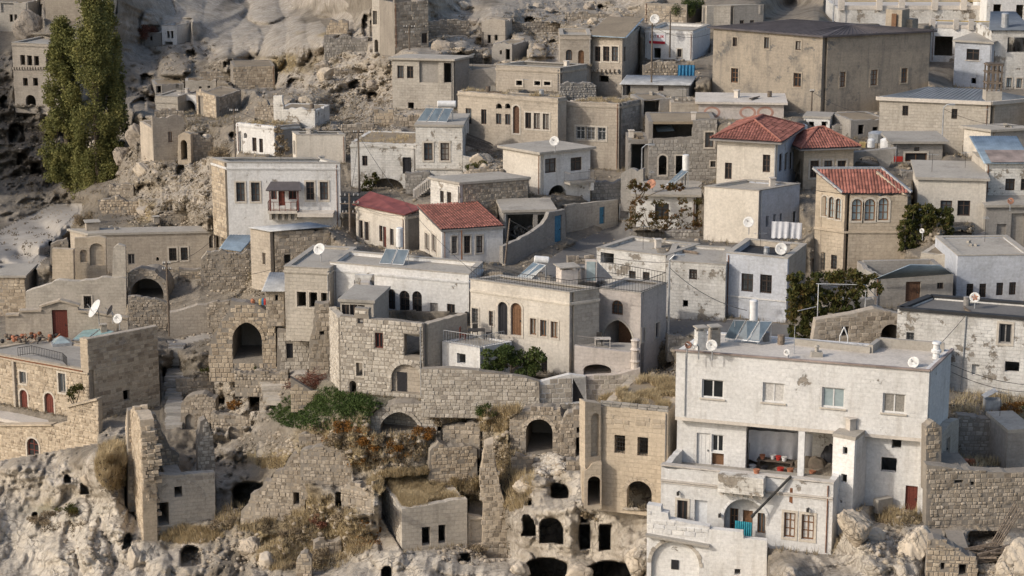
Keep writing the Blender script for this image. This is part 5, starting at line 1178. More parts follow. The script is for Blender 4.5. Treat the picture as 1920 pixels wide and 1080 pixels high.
for k in range(34):
    v = eds[0][1]-.6+(eds[-1][1]-eds[0][1]+.75)*k/33; u = np.interp(v, [e[1] for e in eds], [e[0] for e in eds]); w = -.03
    while w < .95:
        ww = _rg.uniform(.26, .6); ex = _rg.uniform(-.22, .08); o = bpy.data.objects.new('stone_block', stone_mesh(_rg.randrange(6), 'stone_warm')); COL.objects.link(o); o.parent = fr.root
        o.location = fl.p(u+ex, v+_rg.uniform(-.04, .04), w+ww/2)-fr.root.location; o.scale = (.5, ww, _rg.uniform(.2, .3)); o.rotation_euler = (_rg.uniform(-.08, .08), _rg.uniform(-.08, .08), fl.rz+_rg.uniform(-.15, .15)); w += ww+.01
more(fr, [(238, 915), (338, 882)]+rag([(336, 852), (318, 838), (302, 805), (293, 778), (270, 769), (240, 770)], 6, 2.5), 158.2, 17, 'mortar', thick=.8, stones=SW(130, .28, .25, .5, .8), found=2)
more(fr, [(372, 900), (403, 890)]+rag([(402, 838), (394, 800), (385, 785), (376, 790), (370, 830)], 6, 2.2), 158, 17, 'mortar', thick=1.0, stones=(.28, .25, .5, 'stone_pale', 90, .8), found=2)
fr = ruin_wall('small ruined stone pier with a blind pointed niche by the steps', [(338, 805), (405, 806)]+rag([(404, 748), (380, 738), (350, 745), (339, 757)], 7, 2), 0, 0, 170, 'mortar', yaw=-4, thick=1.2, ops=[('np', 347, 776, 364, 805)], stones=SR(160), name='ruined_pier')
STEPS1 = lambda: None
if 0: stp = thing('stone_steps', 'steep dark stone steps between the hotel and the cave rocks', 'stairs', at(325, 795, 168))
for k in range(0):
    bb = MB(); p = at(322+random.uniform(-2, 2)+k*.5, 798-k*7.0, 167.5+k*.62); bb.box(p-Vector((0, 0, .3)), 1.5+random.uniform(-.25, .25), 1.0, .75, random.uniform(-.1, .1)); bb.build('step', 'stone_grey', stp)
if 0: st2 = thing('stone_steps', 'worn pale stone steps rising to the brushwood pile', 'stairs', at(520, 745, 170))
for k in range(0):
    bb = MB(); p = at(522-k*2.5, 752-k*7, 169.5+k*.8); bb.box(p-Vector((0, 0, .3)), 2.0+random.uniform(-.3, .3), 1.0, .7, random.uniform(-.2, .2)); bb.build('step', 'stone_pale', st2)
# ruins in the middle foreground
ruin_wall('ragged rubble wall with a small black doorway above the bare slope', [(448, 985), (572, 958)]+rag([(571, 880), (567, 851), (548, 850), (538, 866), (534, 880), (516, 884), (508, 902), (494, 903), (488, 922), (470, 926), (466, 948), (452, 958)], 6, 2.6), 0, 0, 152.5, 'mortar', yaw=-12, thick=.9, ops=[('h', 550, 923, 561, 946)], stones=(.3, .25, .5, 'stone_rubble', 300, .8))
ruin_wall('rubble retaining wall with a rounded broken end', [(563, 905), (657, 912)]+rag([(658, 870), (648, 845), (625, 836), (590, 838), (563, 846)], 7, 2), 0, 0, 150, 'mortar', yaw=-8, thick=.9, stones=(.27, .22, .45, 'stone_rubble', 300, .8))
ruin_wall('square stone pier of tidy blocks below the dry hillside', [(802, 905), (896, 892)]+rag([(894, 842), (870, 836), (840, 838), (822, 828), (806, 846)], 7, 1.8), 0, 0, 147.3, 'mortar', yaw=10, thick=1.2, stones=(.28, .25, .45, 'stone_warm', 300, .6))
fr = ruin_wall('dark pointed vault opening in a rubble bank at the centre', [(690, 816), (820, 814)]+rag([(820, 775), (800, 760), (748, 756), (715, 763), (692, 785)], 7, 1.5), 0, 0, 149.6, 'mortar', yaw=-3, thick=1.6, ops=[('hp', 713, 772, 784, 812)], stones=(.28, .25, .5, 'stone_pale', 200, .7), name='ruined_vault', cat='ruin')
arch_ring(fr.root, fr, 713, 772, 784, 812, 'p', 'stone_pale', 15, .25)
fr = ruin_wall('dark round arch with a pale rim above the stone heap', [(955, 852), (1062, 852)]+rag([(1060, 800), (1048, 768), (1000, 766), (975, 772), (956, 790)], 7, 2), 0, 0, 146.4, 'mortar', yaw=-6, thick=1.4, ops=[('ha', 986, 786, 1036, 850)], stones=(.28, .22, .45, 'stone_rubble', 160, .9), name='ruined_vault', cat='ruin')
arch_ring(fr.root, fr, 986, 786, 1036, 850, 'a', 'tuff', 13, .3)
ruin_wall('narrow broken wall with a square hole left of the beige house', [(1050, 858), (1100, 860)]+rag([(1100, 765), (1080, 768), (1060, 780), (1052, 800)], 7, 2.2), 0, 0, 144.5, 'mortar', yaw=0, thick=1, ops=[('h', 1081, 801, 1090, 812), ('h', 1080, 820, 1093, 856)], stones=(.28, .22, .45, 'stone_rubble', 120, .9))
r2_ = H('cave_house', 'small stone house with two black doorways under a dry grass roof', (753, 955), (876, 938), 142, 1032, ab='A', bA='A', yaw=15, dep=7, mat='limestone_pale', roof='grass', cop=False, thick=.6, found=2, top=rag([(753, 955), (800, 948), (850, 938), (876, 936)], 8, .8), F=[('h', 791, 988, 807, 1023), ('h', 822, 984, 836, 1019)], L=[], coning=False, stL=SP_(40))
for q in ((753, 1032, 141.7), (876, 1018, 143.2), (700, 900, 149), (800, 905, 151), (890, 890, 153), (690, 950, 145.5), (895, 945, 148.5)): CTRL.append(q)
more(r2_, [(876, 1030), (918, 1025), (918, 972), (878, 966)], 143.6, 4, 'limestone_pale', thick=.5, ops=[('n', 882, 974, 905, 1018)], found=1)
fr = ruin_wall('tall ragged end of a ruined wall right of the grass roofed house', [(902, 1046), (952, 1046)]+rag([(948, 985), (945, 940), (928, 870), (925, 832), (908, 838), (900, 900), (906, 960)], 7, 2), 0, 0, 142.3, 'limestone_warm', yaw=2, thick=1.6, stones=(.3, .25, .5, 'stone_rubble', 200, .95), name='ruined_wall')
bb_ = H('stone_house', 'warm beige stone house with two barred windows over a big arch', (1126, 759), (1253, 771), 129, 957, dep=7, mat='limestone_warm', roof='grass', cop=False, thick=.55, found=.5, par=.1,
  F=[('hkb', 1152, 816, 1172, 850), ('hkb', 1195, 820, 1215, 855), ('ha', 1175, 902, 1222, 958)], L=[])
more(bb_, [(1097, 870), (1127, 870), (1127, 757), (1097, 753)], 129.6, 25, 'limestone_warm', thick=.8, ops=[('na', 1108, 775, 1124, 856)], stones=None, found=.15)
arch_ring(bb_.root, bb_.F, 1175, 902, 1222, 958, 'a', 'limestone_warm', 11, .3, proud=.012)
fr = bb_.F; v = fr.uv(1190, 765)[1]; stones_on(bb_.root, fr, [(0, v-.1), (fr.L, v-.1), (fr.L, v+.35), (0, v+.35)], [], (.22, .5, .9, 'stone_grey', 40, .4))
for x, y, w_ in ((1165, 795, 26), (1205, 790, 24), (1235, 795, 22), (1140, 785, 20)):
    u, v = fr.uv(x, y); stones_on(bb_.root, fr, [(u-w_/50, v-.35), (u+w_/50, v-.35), (u+w_/50, v+.35), (u-w_/50, v+.35)], [], (.35, .5, .9, 'limestone_warm', 6, .2))
fr = ruin_wall('rounded arch fragment in the rock left of the beige house', [(1095, 950), (1128, 950)]+rag([(1128, 868), (1110, 870), (1096, 884)], 7, 1), 0, 0, 129.5, 'limestone_warm', yaw=0, thick=1.4, ops=[('ha', 1102, 893, 1126, 948)], name='ruined_vault', cat='ruin', found=.15)

# ================================================================== front right: the big white house
w1 = H('whitewashed_house', 'big white house with four white windows and an open cluttered porch', (1268, 657), (1743, 695), 124, 823, C=(1784, 656), mat='whitewash', matR='whitewash', roof='flat', par=.06, cop=False, found=0, thick=.35, roofmat='concrete_pale', coning=False,
  F=[('wW2l', 1316, 712, 1357, 747), ('wW2cl', 1430, 718, 1471, 755), ('wW2vl', 1541, 727, 1584, 765), ('wW2l', 1655, 738, 1698, 775)])
rt, F1 = w1.root, w1.F
prism(rt, inset([w1.A, w1.B, w1.C, w1.D], .01), w1.z0-.22, w1.z0-.004, 'floor_slab', 'concrete_pale')
bb = MB(); o_ = inset([w1.A, w1.B, w1.C, w1.D], -.06)
for i in (0, 1): j = i+1; bb.bar(Vector((o_[i].x, o_[i].y, w1.z1+.04)), Vector((o_[j].x, o_[j].y, w1.z1+.04)), .2, .1)
bb.build('roof_edge', 'tin_rust', rt)
A2, B2 = w1.A+F1.n*.65, w1.B+F1.n*.65; C2, D2 = w1.C, w1.D
zfl = z_at(A2+F1.d*1.2, 868); zlow = z_at(B2, 962); zmid = w1.z0-.225
S_ = lambda p: Vector((p.x, p.y, 0))
f2 = wall(rt, S_(A2), S_(B2), zlow-2, zmid, 'whitewash', [('dW', 1306, 812, 1331, 872), ('wW2', 1334, 815, 1357, 848), ('n', 1334, 850, 1357, 873, 'frame_brown'), ('h', 1398, 799, 1561, 897), ('h', 1672, 819, 1690, 841), ('h', 1652, 858, 1681, 885), ('dR', 1697, 911, 1720, 958)], .4, name='wall', vis=z_at(B2, 958))
wall(rt, S_(B2), S_(C2), zlow-2, zmid, 'whitewash', (), .4, s0=.4); wall(rt, S_(D2), S_(A2), zlow-2, zmid, 'whitewash', (), .4, s1=.4, stones=None); wall(rt, S_(C2), S_(D2), zlow-2, zmid, 'whitewash', (), .4, s0=.4, s1=.4)
bb = MB(); fq = F1; u0, u1 = fq.uv(1496, 840)[0], fq.uv(1508, 840)[0]; bb.extrude(Frame(w1.A, w1.B, 0), [[(u0, zfl-.2), (u1, zfl-.2), (u1, zmid), (u0, zmid)]], .05, .4); bb.build('column', 'white_paint', rt)
bb = MB(); u0, u1 = fq.uv(1722, 900)[0], fq.L-.02; bb.extrude(Frame(w1.A, w1.B, 0), [[(u0, zlow-2), (u1, zlow-2), (u1, zmid), (u0, zmid)]], .02, .64); bb.build('pillar', 'whitewash', rt)
ux0, ux1 = f2.uv(1385, 850)[0], f2.uv(1575, 850)[0]
zb_f = f2.uv(1480, 899)[1]+f2.z0
f3 = Frame(f2.p(ux0, 0), f2.p(ux1, 0), 0)
bb = MB(); bb.extrude(f3, [[(0, zb_f-.2), (f3.L, zb_f-.2), (f3.L, zb_f), (0, zb_f)]], .41, 4.4); bb.build('porch_floor', 'concrete', rt)
bb = MB(); bb.extrude(f3, [[(0, zb_f), (f3.L, zb_f), (f3.L, zmid), (0, zmid)]], 3.0, 3.2)
bb.extrude(f3, [[(.0, zb_f), (.15, zb_f), (.15, zmid), (.0, zmid)]], .41, 2.99); bb.extrude(f3, [[(f3.L-.15, zb_f), (f3.L, zb_f), (f3.L, zmid), (f3.L-.15, zmid)]], .41, 2.99); bb.build('porch_wall', 'whitewash_worn', rt)
# lower storey and terrace
zp = zfl+.85; A3, B3 = on_z(1240, 873, zp), on_z(1563, 907, zp)
w3 = H('', '', (1240, 873), (1563, 907), B3.y, 1040, dep=6, mat='whitewash', roof='none', cop=False, into=rt, coning=False, found=3, back=False,
  F=[('wk2s', 1270, 938, 1289, 982), ('n', 1302, 938, 1326, 986, 'plastic_sheet'), ('ha', 1357, 936, 1437, 1012), ('wrcs', 1470, 961, 1491, 1008), ('wrcs', 1503, 965, 1526, 1012)])
foot = [w3.A, w3.B, B2+(w3.B-w3.A)*0, A2]
prism(rt, [S_(p) for p in (w3.A+w3.F.n*.41+w3.F.d*.05, w3.B+w3.F.n*.41-w3.F.d*.05, on_col(1566, w1.A, F1.d)+F1.n*.6, A2-F1.n*.02+F1.d*.0)], zfl-.25, zfl, 'terrace_floor', 'concrete')
bb = MB(); vv = w3.z1-w3.F.z0; L3 = w3.F.L
for c, hgt, pr in ((.95, .1, .12), (1.08, .08, .07)): bb.extrude(w3.F, [[(0, vv-c), (L3, vv-c), (L3, vv-c+hgt), (0, vv-c+hgt)]], -pr, -.003)
bb.extrude(w3.F, [[(-.03, vv+.004), (L3+.03, vv+.004), (L3+.03, vv+.09), (-.03, vv+.09)]], -.06, .45); bb.build('cornice', 'concrete_pale', rt)
u0, u1 = w3.F.uv(1352, 890)[0], w3.F.uv(1437, 900)[0]; bb = MB(); bb.extrude(w3.F, [[(u0, vv-.95), (u1, vv-.95), (u1, vv+.12), (u0, vv+.12)]], -.85, -.125); bb.extrude(w3.F, [[(u0-.04, vv-1.0), (u1+.04, vv-1.0), (u1+.04, vv-.88), (u0-.04, vv-.88)]], -.92, -.126); bb.build('bay', 'whitewash_worn', rt)
for k in range(5):
    u = u0+.2+(u1-u0-.4)*k/4; bb = MB(); bb.extrude(w3.F, [[(u-.1, vv-1.28), (u+.1, vv-1.28), (u+.1, vv-1.003), (u-.1, vv-1.003)]], -.6, -.004); bb.build('corbel', 'concrete_pale', rt)
arch_ring(rt, w3.F, 1357, 936, 1437, 1012, 'a', 'white_paint', 15, .18, proud=.04)
ua, ub = w3.F.uv(1350, 990)[0], w3.F.uv(1445, 990)[0]; f4 = Frame(w3.F.p(ua, 0, .85), w3.F.p(ub, 0, .85), w3.F.z0)
wall(rt, f4.P, f4.P+f4.d*f4.L, w3.F.z0, w3.F.z0+w3.F.uv(1400, 930)[1], 'whitewash', [('wr', 1368, 953, 1384, 1000), ('dr', 1392, 957, 1411, 1012), ('wr2', 1420, 962, 1435, 1000)], .3)
bb = MB(); bb.extrude(w3.F, [[(ua, w3.F.uv(1400, 1013)[1]-.2), (ub, w3.F.uv(1400, 1013)[1]-.2), (ub, w3.F.uv(1400, 1013)[1]), (ua, w3.F.uv(1400, 1013)[1])]], .41, .84); bb.build('balcony_floor', 'concrete', rt)
for x, y in ((1376, 915), (1273, 921), (1516, 952)):
    p = w3.F.p(*w3.F.uv(x, y), 0) if x != 1376 else w3.F.p(*w3.F.uv(1351, 962), 0); bb = MB(); bb.bar(p, p-w3.F.n*.25, .05); bb.box(p-w3.F.n*.25-Vector((0, 0, .08)), .16, .16, .22); bb.build('wall_lamp', 'iron', rt)
fa = ruin_wall('', [(1213, 1100), (1330, 1105), (1330, 988), (1296, 982), (1254, 974), (1252, 962), (1240, 960), (1239, 950), (1213, 946)], 0, 0, w3.A.y-2.0, 'whitewash', yaw=-15, thick=.6, ops=[('na', 1221, 1016, 1311, 1100), ], into=rt, con=False, stones=None)
arch_ring(rt, fa, 1221, 1016, 1311, 1098, 'a', 'stone_pale', 19, .22, proud=.02)
bb = MB(); u, v = fa.uv(1257, 1069); u2, v2 = fa.uv(1271, 1053); bb.extrude(fa, [[(u, v), (u2, v), (u2, v2), (u, v2)]], .2, .262); bb.build('window', 'door_black', rt)  # black plate, the dark of a hole in the blind arch put in as colour
bb = MB(); bb.bar(fa.p(*fa.uv(1212, 1001), .1), fa.p(*fa.uv(1331, 1022), .1), .9, .14); bb.build('ledge', 'concrete', rt)
stones_on(rt, fa, [fa.uv(*q) for q in ((1214, 1000), (1328, 1018), (1328, 990), (1296, 984), (1254, 976), (1252, 964), (1240, 962), (1214, 948))], [], (.3, .4, .75, 'whitewash', 60, .25))
fb = ruin_wall('', [(1330, 1100), (1438, 1088), (1438, 1014), (1394, 1010), (1393, 998), (1330, 992)], 0, 0, w3.A.y-3.0, 'whitewash', yaw=-10, thick=.5, ops=[('hk', 1377, 1067, 1388, 1078)], into=rt, con=False)
for q in ((1215, 1110, w3.A.y-2), (1330, 1100, w3.A.y-3.3), (1440, 1050, w3.A.y-3), (1563, 1035, w3.B.y), (1735, 975, B2.y-.5), (1640, 972, B2.y-1.0)): CTRL.append(q)
CTRL.append((1784, 650, w1.C.y+.6)); CTRL.append((1640, 628, w1.D.y+6)); CTRL.append((1330, 640, w1.D.y+1.5)); CTRL.append((1790, 770, w1.C.y+.5))
py_ = on_plane(1600, 900, w1.A, F1.n).y-1.6
twr = H('', '', (1563, 818), (1603, 826), py_, 965, C=(1626, 808), mat='whitewash', roof='slab', over=.06, into=rt, coning=False, found=1.5, roofmat='concrete', thick=.25, F=[('hk', 1580, 838, 1589, 852), ('hk', 1577, 889, 1588, 905), ('hk', 1568, 938, 1572, 943), ('hk', 1575, 938, 1579, 943)])
# roof furniture of the white house
chimney(w1, 1313, 612, 655, .6, 'whitewash_worn'); chimney(w1, 1339, 610, 648, .6, 'limestone')
p = on_z(1755, 672, w1.zr); bb = MB(); bb.lathe(p, [(.22, 0), (.22, .35), (.32, .4), (.32, .55), (.22, .6), (.2, .9), (.3, .95), (.25, 1.08)], 12); bb.build('vent_pot', 'white_paint', rt)
p = on_z(1531, 668, w1.zr); bb = MB(); bb.box(p+Vector((0, 0, .15)), .7, .5, .3); bb.lathe(p, [(.12, .3), (.12, .6), (.2, .62), (.05, .75)], 8); bb.build('vent_pot', 'concrete', rt)
bb = MB(); q = [on_z(x, y, w1.zr) for x, y in ((1490, 646), (1632, 662), (1648, 650), (1770, 660))]
bb.bar(q[0]+zz*.2, q[1]+zz*.2, .25, .4); bb.bar(q[1]+zz*.25, q[2]+zz*.25, .3, .55); bb.bar(q[2]+zz*.3, q[3]+zz*.3, .25, .6); bb.build('parapet', 'concrete', rt)
# white house to the right and its neighbours
m9 = H('whitewashed_house', 'rough white house with a black felt roof edge at the right', (1683, 580), (1935, 600), 139, 745, C=(1990, 575), mat='whitewash_worn', roof='flat', par=.1, cop=False, roofmat='asphalt', F=[('wG2b', 1699, 623, 1714, 645), ('wG2s', 1873, 607, 1897, 644), ('n', 1822, 683, 1836, 703), ('h', 1884, 678, 1911, 698)])
bb = MB(); o_ = inset([m9.A, m9.B, m9.C, m9.D], .1)
for i in range(4): j = (i+1) % 4; bb.bar(Vector((o_[i].x, o_[i].y, m9.z1+.06)), Vector((o_[j].x, o_[j].y, m9.z1+.06)), .5, .2)
bb.build('roof_edge', 'bitumen', m9.root)
bb = MB(); u, v = m9.F.uv(1812, 590); bb.tube(m9.F.p(u, v, -.06), m9.F.p(u-.1, m9.F.uv(1810, 730)[1], -.06), .04); bb.build('drain_pipe', 'galvanised', m9.root)
fr = ruin_wall('tan stone wall with a half hidden vault under the grapevine', [(1515, 672), (1690, 655), (1690, 590), (1640, 578), (1600, 588), (1530, 600)], 0, 0, 146, 'limestone', yaw=6, thick=.8, ops=[('ha', 1652, 608, 1688, 648), ('hk', 1578, 612, 1592, 630)], stones=(.3, .35, .7, 'stone_rubble', 220, .4), name='vault_wall')
# retaining walls at the right
ruin_wall('long rubble retaining wall at the right edge', [(1738, 980), (1940, 990)]+rag([(1940, 884), (1900, 886), (1850, 884), (1800, 880), (1776, 876), (1738, 872)], 10, 1.2), 0, 0, 121.5, 'mortar', yaw=4, thick=.9, stones=(.24, .2, .45, 'stone_rubble', 300, .75), name='retaining_wall', ops=[('h', 1790, 900, 1806, 906), ('h', 1820, 903, 1827, 910)])
ruin_wall('upper rough stone wall below the rubbish bin', [(1796, 862), (1906, 868)]+rag([(1906, 800), (1880, 792), (1850, 785), (1796, 778)], 9, 1.5), 0, 0, 132, 'mortar', yaw=0, thick=.8, stones=(.27, .25, .5, 'stone_grey', 220, .7), name='retaining_wall')
ruin_wall('plastered side wall with a small door beside the rough stone wall', [(1765, 880), (1798, 855), (1798, 785), (1782, 792), (1766, 815)], 0, 0, 126, 'limestone_pale', yaw=62, thick=.5, ops=[('dG', 1774, 822, 1781, 862)], name='side_wall')
H('ruined_house', 'low grey concrete block wall at the right edge above the rubble wall', (1890, 812), (1940, 810), 129, 880, dep=4, mat='grey_render', roof='slab', over=.02)
ruin_wall('tan corner pier of the white house with exposed blocks', [(1737, 885), (1765, 878)]+rag([(1766, 800), (1752, 790), (1737, 800)], 6, 1.5), 0, 0, 123.2, 'mortar', yaw=14, thick=.7, stones=(.3, .25, .5, 'stone_warm', 60, .6), name='pier')
ruin_wall('collapsed rubble hut with two small openings at the bottom right', [(1735, 1095), (1835, 1095)]+rag([(1832, 1050), (1810, 1040), (1785, 1025), (1760, 1012), (1742, 1012)], 7, 2.5), 0, 0, 114.5, 'mortar', yaw=-5, thick=1, ops=[('h', 1764, 1055, 1771, 1068), ('h', 1798, 1058, 1812, 1078)], stones=(.24, .2, .42, 'stone_warm', 250, .95), name='ruined_hut', cat='ruin')

# broken walls and terrace walls all over the slope
FRAG = [('tan block wall at the crest above the valley road',183,262,368,400,243,'W',6),('short broken wall on the rocks above the valley road',205,250,345,368,248,'R',-5),('grey rubble wall behind the roof of the long low house',300,352,394,420,228,'R',4),('pinkish rough wall beside the corner of the wide white house',414,470,426,452,204,'W',12),('small square ruin wall behind the tall black pole',335,398,498,524,206,'W',6),
('low wall on the ridge left of the white plastered ruin',478,514,186,232,240,'R',-8),('long terrace wall under the white plastered ruin',560,650,238,262,226,'R',5),('dark rubble wall above the plain beige block',590,655,262,290,221,'G',0),('broken wall left of the solar panel house',640,700,230,258,219,'R',8),('tan pillar of wall above the weathered white house',702,738,200,232,226,'W',0),('low rubble wall right of the tan wall pillar',738,785,212,238,223,'R',4),
('long dry stone terrace wall on the upper scree',500,620,196,212,252,'R',8),('short terrace wall high on the scree',600,690,128,142,270,'R',10),('stone wall stub near the small carved cave',612,652,36,64,288,'W',-6),('dark stone wall left of the slim pale tower',608,690,66,92,278,'G',6),('rubble wall right of the brown ruined wall',803,880,34,62,274,'R',12),('low terrace wall above the corbelled house',955,1052,42,62,276,'R',10),('second terrace wall on the top slope',1060,1190,22,40,286,'R',6),('rubble bank wall left of the ruined facade',850,905,92,126,262,'R',-6),
('mossy rubble wall on the long beige house terrace',1050,1118,150,182,224,'G',10),('stone bank below the white house with banner',1206,1302,114,150,238,'R',4),('rubble wall in the yard beside the balcony house',880,944,312,336,197,'R',0),('rough plaster wall right of the balcony house',1110,1166,338,376,198,'G',6),('plain plaster wall under the street lamp by the open room',1164,1206,306,372,197,'P',-20),('low wall along the alley behind the big white house',1252,1300,625,650,155.5,'G',10),
('stepped garden wall above the worn steps',440,540,694,716,167,'R',-4),('rock built wall in front of the cave doorway',330,400,704,742,178,'R',6),('broken wall across the cave rocks',396,470,770,800,168,'R',-10),('loose wall end above the rubble retaining wall',560,610,812,838,152,'R',0),('small pier of rough stone at the bottom',556,584,1034,1085,142,'W',0),('stump of wall on the bare slope at the bottom',590,640,1010,1040,146.5,'R',14),('low broken wall beside the small grass roofed cave house',640,700,905,960,147,'R',-30),('curved dry wall above the bank right of the pointed vault',830,900,792,826,148.8,'R',-8),
('jagged stub above the carved rooms',960,1000,850,885,144.5,'R',10),('short wall between the round arch and the beige house',1062,1098,858,882,141,'R',0),('wall stub on the terrace of the low house with two windows',760,806,322,340,200,'G',0),('broken pale wall above the arched white valley building',375,440,130,150,305,'R',5),('ruin wall with a slanting top above the pointed doorway',290,345,205,222,262,'R',10),('dark low wall beside the valley road',92,140,452,474,236,'G',20),('yard wall under the rusty grapevine',1180,1312,430,452,186,'G',-4),('low stone wall across the lower yard of the street',1065,1118,478,496,178,'R',10),('wall stub left of the tan house in front of the church',1560,1600,232,256,209,'G',0),('grey garden wall under the wide block house',1690,1800,318,334,189,'G',4),('stone yard wall right of the trailing vine',1770,1850,436,462,172,'G',6),('low wall on the terrace of the lilac white house',1560,1640,560,578,152.5,'P',6)]
for l, x0, x1, yt, yb, Y, m, yw in FRAG:
    h_ = yb-yt; n_ = 4; top_ = [(x1-(x1-x0)*k/n_, yt+_rg.uniform(-.05, .34)*h_) for k in range(n_+1)]; dy = _rg.uniform(-.08, .08)*(x1-x0)
    sp = {'W': (.32, .28, .6, 'stone_warm', 40, .6), 'R': (.3, .25, .55, 'stone_rubble', 40, .9), 'G': (.3, .25, .5, 'stone_grey', 40, .7), 'P': None}[m]
    ruin_wall(l, [(x0, yb), (x1, yb+dy)]+rag(top_, 5, 2.2 if x1-x0 > 40 else .8), 0, 0, Y, {'W': 'mortar', 'R': 'mortar', 'G': 'mortar_grey', 'P': 'grey_render'}[m], yaw=yw, thick=.7, stones=sp, name='broken_wall')
# ================================================================== the ground
MAN = [(-500,1300,140),(0,1300,132),(600,1300,124),(1200,1300,114),(1900,1300,104),(2450,1300,104),(-500,1080,160),(2450,1080,114),
(0,1080,154),(120,1080,153),(230,1085,148),(330,1080,147),(480,1080,145),(660,1080,139),(800,1080,136),(960,1080,133),(1000,1075,136),(1100,1080,131),(1200,1080,126),(1450,1085,116),(1600,1085,114.5),(1750,1085,114),(1920,1085,113),
(0,990,160),(80,955,162),(150,930,163),(0,880,168),(90,870,167),(170,850,163),(190,900,158),(215,860,158),(180,980,155),(230,1000,152),(300,1010,152),(120,1010,156),(60,1010,158),
(430,1000,153),(420,1050,149),(530,1000,149),(560,1050,146.5),(480,950,153),(600,960,148),(620,1010,149),(600,905,150.5),(430,880,164),(430,830,168),(420,760,172),(460,720,174),(400,700,177),(470,790,166),(520,800,158),(600,800,151),(560,745,160),(640,755,152),(690,752,150.6),(740,757,150.3),(600,850,150.5),(690,850,149),(760,850,148.6),(850,777,148.0),(900,776,147.8),(850,800,147.6),(950,770,147.6),(1010,768,147.6),(1060,762,147.6),(930,800,148.5),(880,822,148.5),(780,880,148),(700,890,147.5),(650,920,147.5),(640,980,146),(960,900,144.5),(940,960,143.2),(980,860,146.5),(520,760,164),(560,790,155),(1040,890,143),(1100,880,139),(1130,960,131),(1060,930,139),(1000,930,141),(980,1000,138),(1080,1000,134),(1180,985,129.5),(1090,1040,133),(1000,1030,136),(1200,1020,127),
(330,690,183),(330,640,187),(360,625,188),(300,600,193),(350,580,196),(380,540,202),(440,510,205),(340,520,206),(460,560,190),(520,535,187),
(0,510,225),(40,480,236),(90,430,254),(140,388,275),(0,450,244),(30,400,264),(-200,440,244),(-200,300,300),(0,340,288),(60,320,292),(130,320,288),(220,330,280),(0,240,303),(110,260,298),(240,240,292),(40,280,297),(200,200,305),
(180,400,243),(190,370,247),(230,330,255),(270,290,259),(215,420,232),(280,400,226),(300,350,240),(350,330,238),(380,380,224),(400,260,250),(410,225,256),(480,210,252),(480,170,268),(290,215,268),(330,225,264),(430,130,300),(300,120,322),(250,120,318),(280,60,336),(340,30,355),(400,100,330),(470,110,326),(530,112,300),(600,120,285),(420,40,360),(550,20,370),(620,30,345),(640,90,290),(560,170,268),(620,190,258),(700,130,268),(690,190,254),(650,240,240),(600,280,225),(720,230,235),(700,215,240),
(820,95,262),(800,70,275),(860,60,274),(900,100,266),(1000,70,278),(1050,30,290),(1150,20,296),(980,30,290),(880,20,300),(1040,115,245),(1190,120,248),(1330,130,240),(1320,180,228),(1540,225,222.3),(1480,10,300),(1560,30,290),(1650,45,280),(1250,-5,300),
(1080,470,184.5),(1160,425,197),(1030,490,179),(980,510,175),(1130,450,190),(1100,500,177),(1180,440,192),(1260,440,191),(900,350,198),(780,370,198),(700,365,203),(960,380,192),(1120,372,199),(1150,340,204),(1300,345,199),(1500,420,177),(1480,455,170),(1620,520,170),(1700,460,176),(1850,470,174),(1760,300,196),(1590,270,200),(1500,240,210),(1620,310,192),(1700,330,188),
(1260,610,160.5),(1300,620,158),(1230,660,153),(1240,700,151),(1420,612,159),(1560,600,152),(1650,575,155),(1700,565,155),(1840,575,158),
(1790,765,135.5),(1850,745,138.5),(1930,750,138.6),(1880,780,134),(1920,800,133),(1820,865,131),(1880,870,130.5),(1900,876,128),(1830,880,124),
(1580,985,119.5),(1650,985,120.5),(1700,975,121),(1740,985,121),(1840,995,120.5),(1920,1000,119.5),(1600,1020,117.5),(1700,1030,117),(1800,1020,117),(1900,1040,116),(1480,1060,116),
(-500,300,320),(-500,0,380),(0,60,330),(100,30,332),(-300,-120,470),(0,-60,380),(500,-60,430),(900,-60,350),(1300,-80,340),(1800,-60,320),(2400,-60,320),(2400,300,200),(2400,600,150),(2400,900,124),(-500,600,220),(-500,800,190),(-500,960,168),
(-500,-260,700),(600,-260,760),(1300,-260,720),(2450,-260,700),(-500,-380,1500),(600,-380,1600),(1500,-380,1600),(2450,-380,1500)]
pts = []
for q in MAN: pts.append(q)
for q in CTRL:
    if -450 < q[0] < 2400 and -250 < q[1] < 1250 and all(abs(q[0]-p[0])+abs(q[1]-p[1]) > 5 for p in pts): pts.append(q)
pts = np.array(pts, dtype=np.float64); AX = np.array([1.0, 1.9])
pq = pts[:, :2]*AX
dm = np.sqrt(((pq[:, None]-pq[None])**2).sum(-1)); n_ = len(pts)
A_ = np.zeros((n_+3, n_+3)); A_[:n_, :n_] = dm-np.eye(n_)*.8; Pm = np.c_[np.ones(n_), pq/1000]; A_[:n_, n_:] = Pm; A_[n_:, :n_] = Pm.T
wts = np.linalg.solve(A_, np.r_[np.log(pts[:, 2]), 0, 0, 0])
def axis(lo, a, b, hi, f, c): return np.r_[np.arange(lo, a, c), np.arange(a, b, f), np.arange(b, hi+c, c)]
GX = axis(-500, -24, 1944, 2440, 2.6, 14.0); GY = axis(-380, -16, 1100, 1300, 2.6, 14.0)
cx_ = np.linspace(-500, 2454, 300); cy_ = np.linspace(-380, 1314, 210)
mx, my = np.meshgrid(cx_, cy_); qq = np.c_[mx.ravel()*AX[0], my.ravel()*AX[1]]; val = np.empty(len(qq))
for i in range(0, len(qq), 4000):
    c = qq[i:i+4000]; val[i:i+4000] = np.sqrt(((c[:, None]-pq[None])**2).sum(-1))@wts[:n_]+np.c_[np.ones(len(c)), c/1000]@wts[n_:]
CV = np.exp(val).reshape(mx.shape)
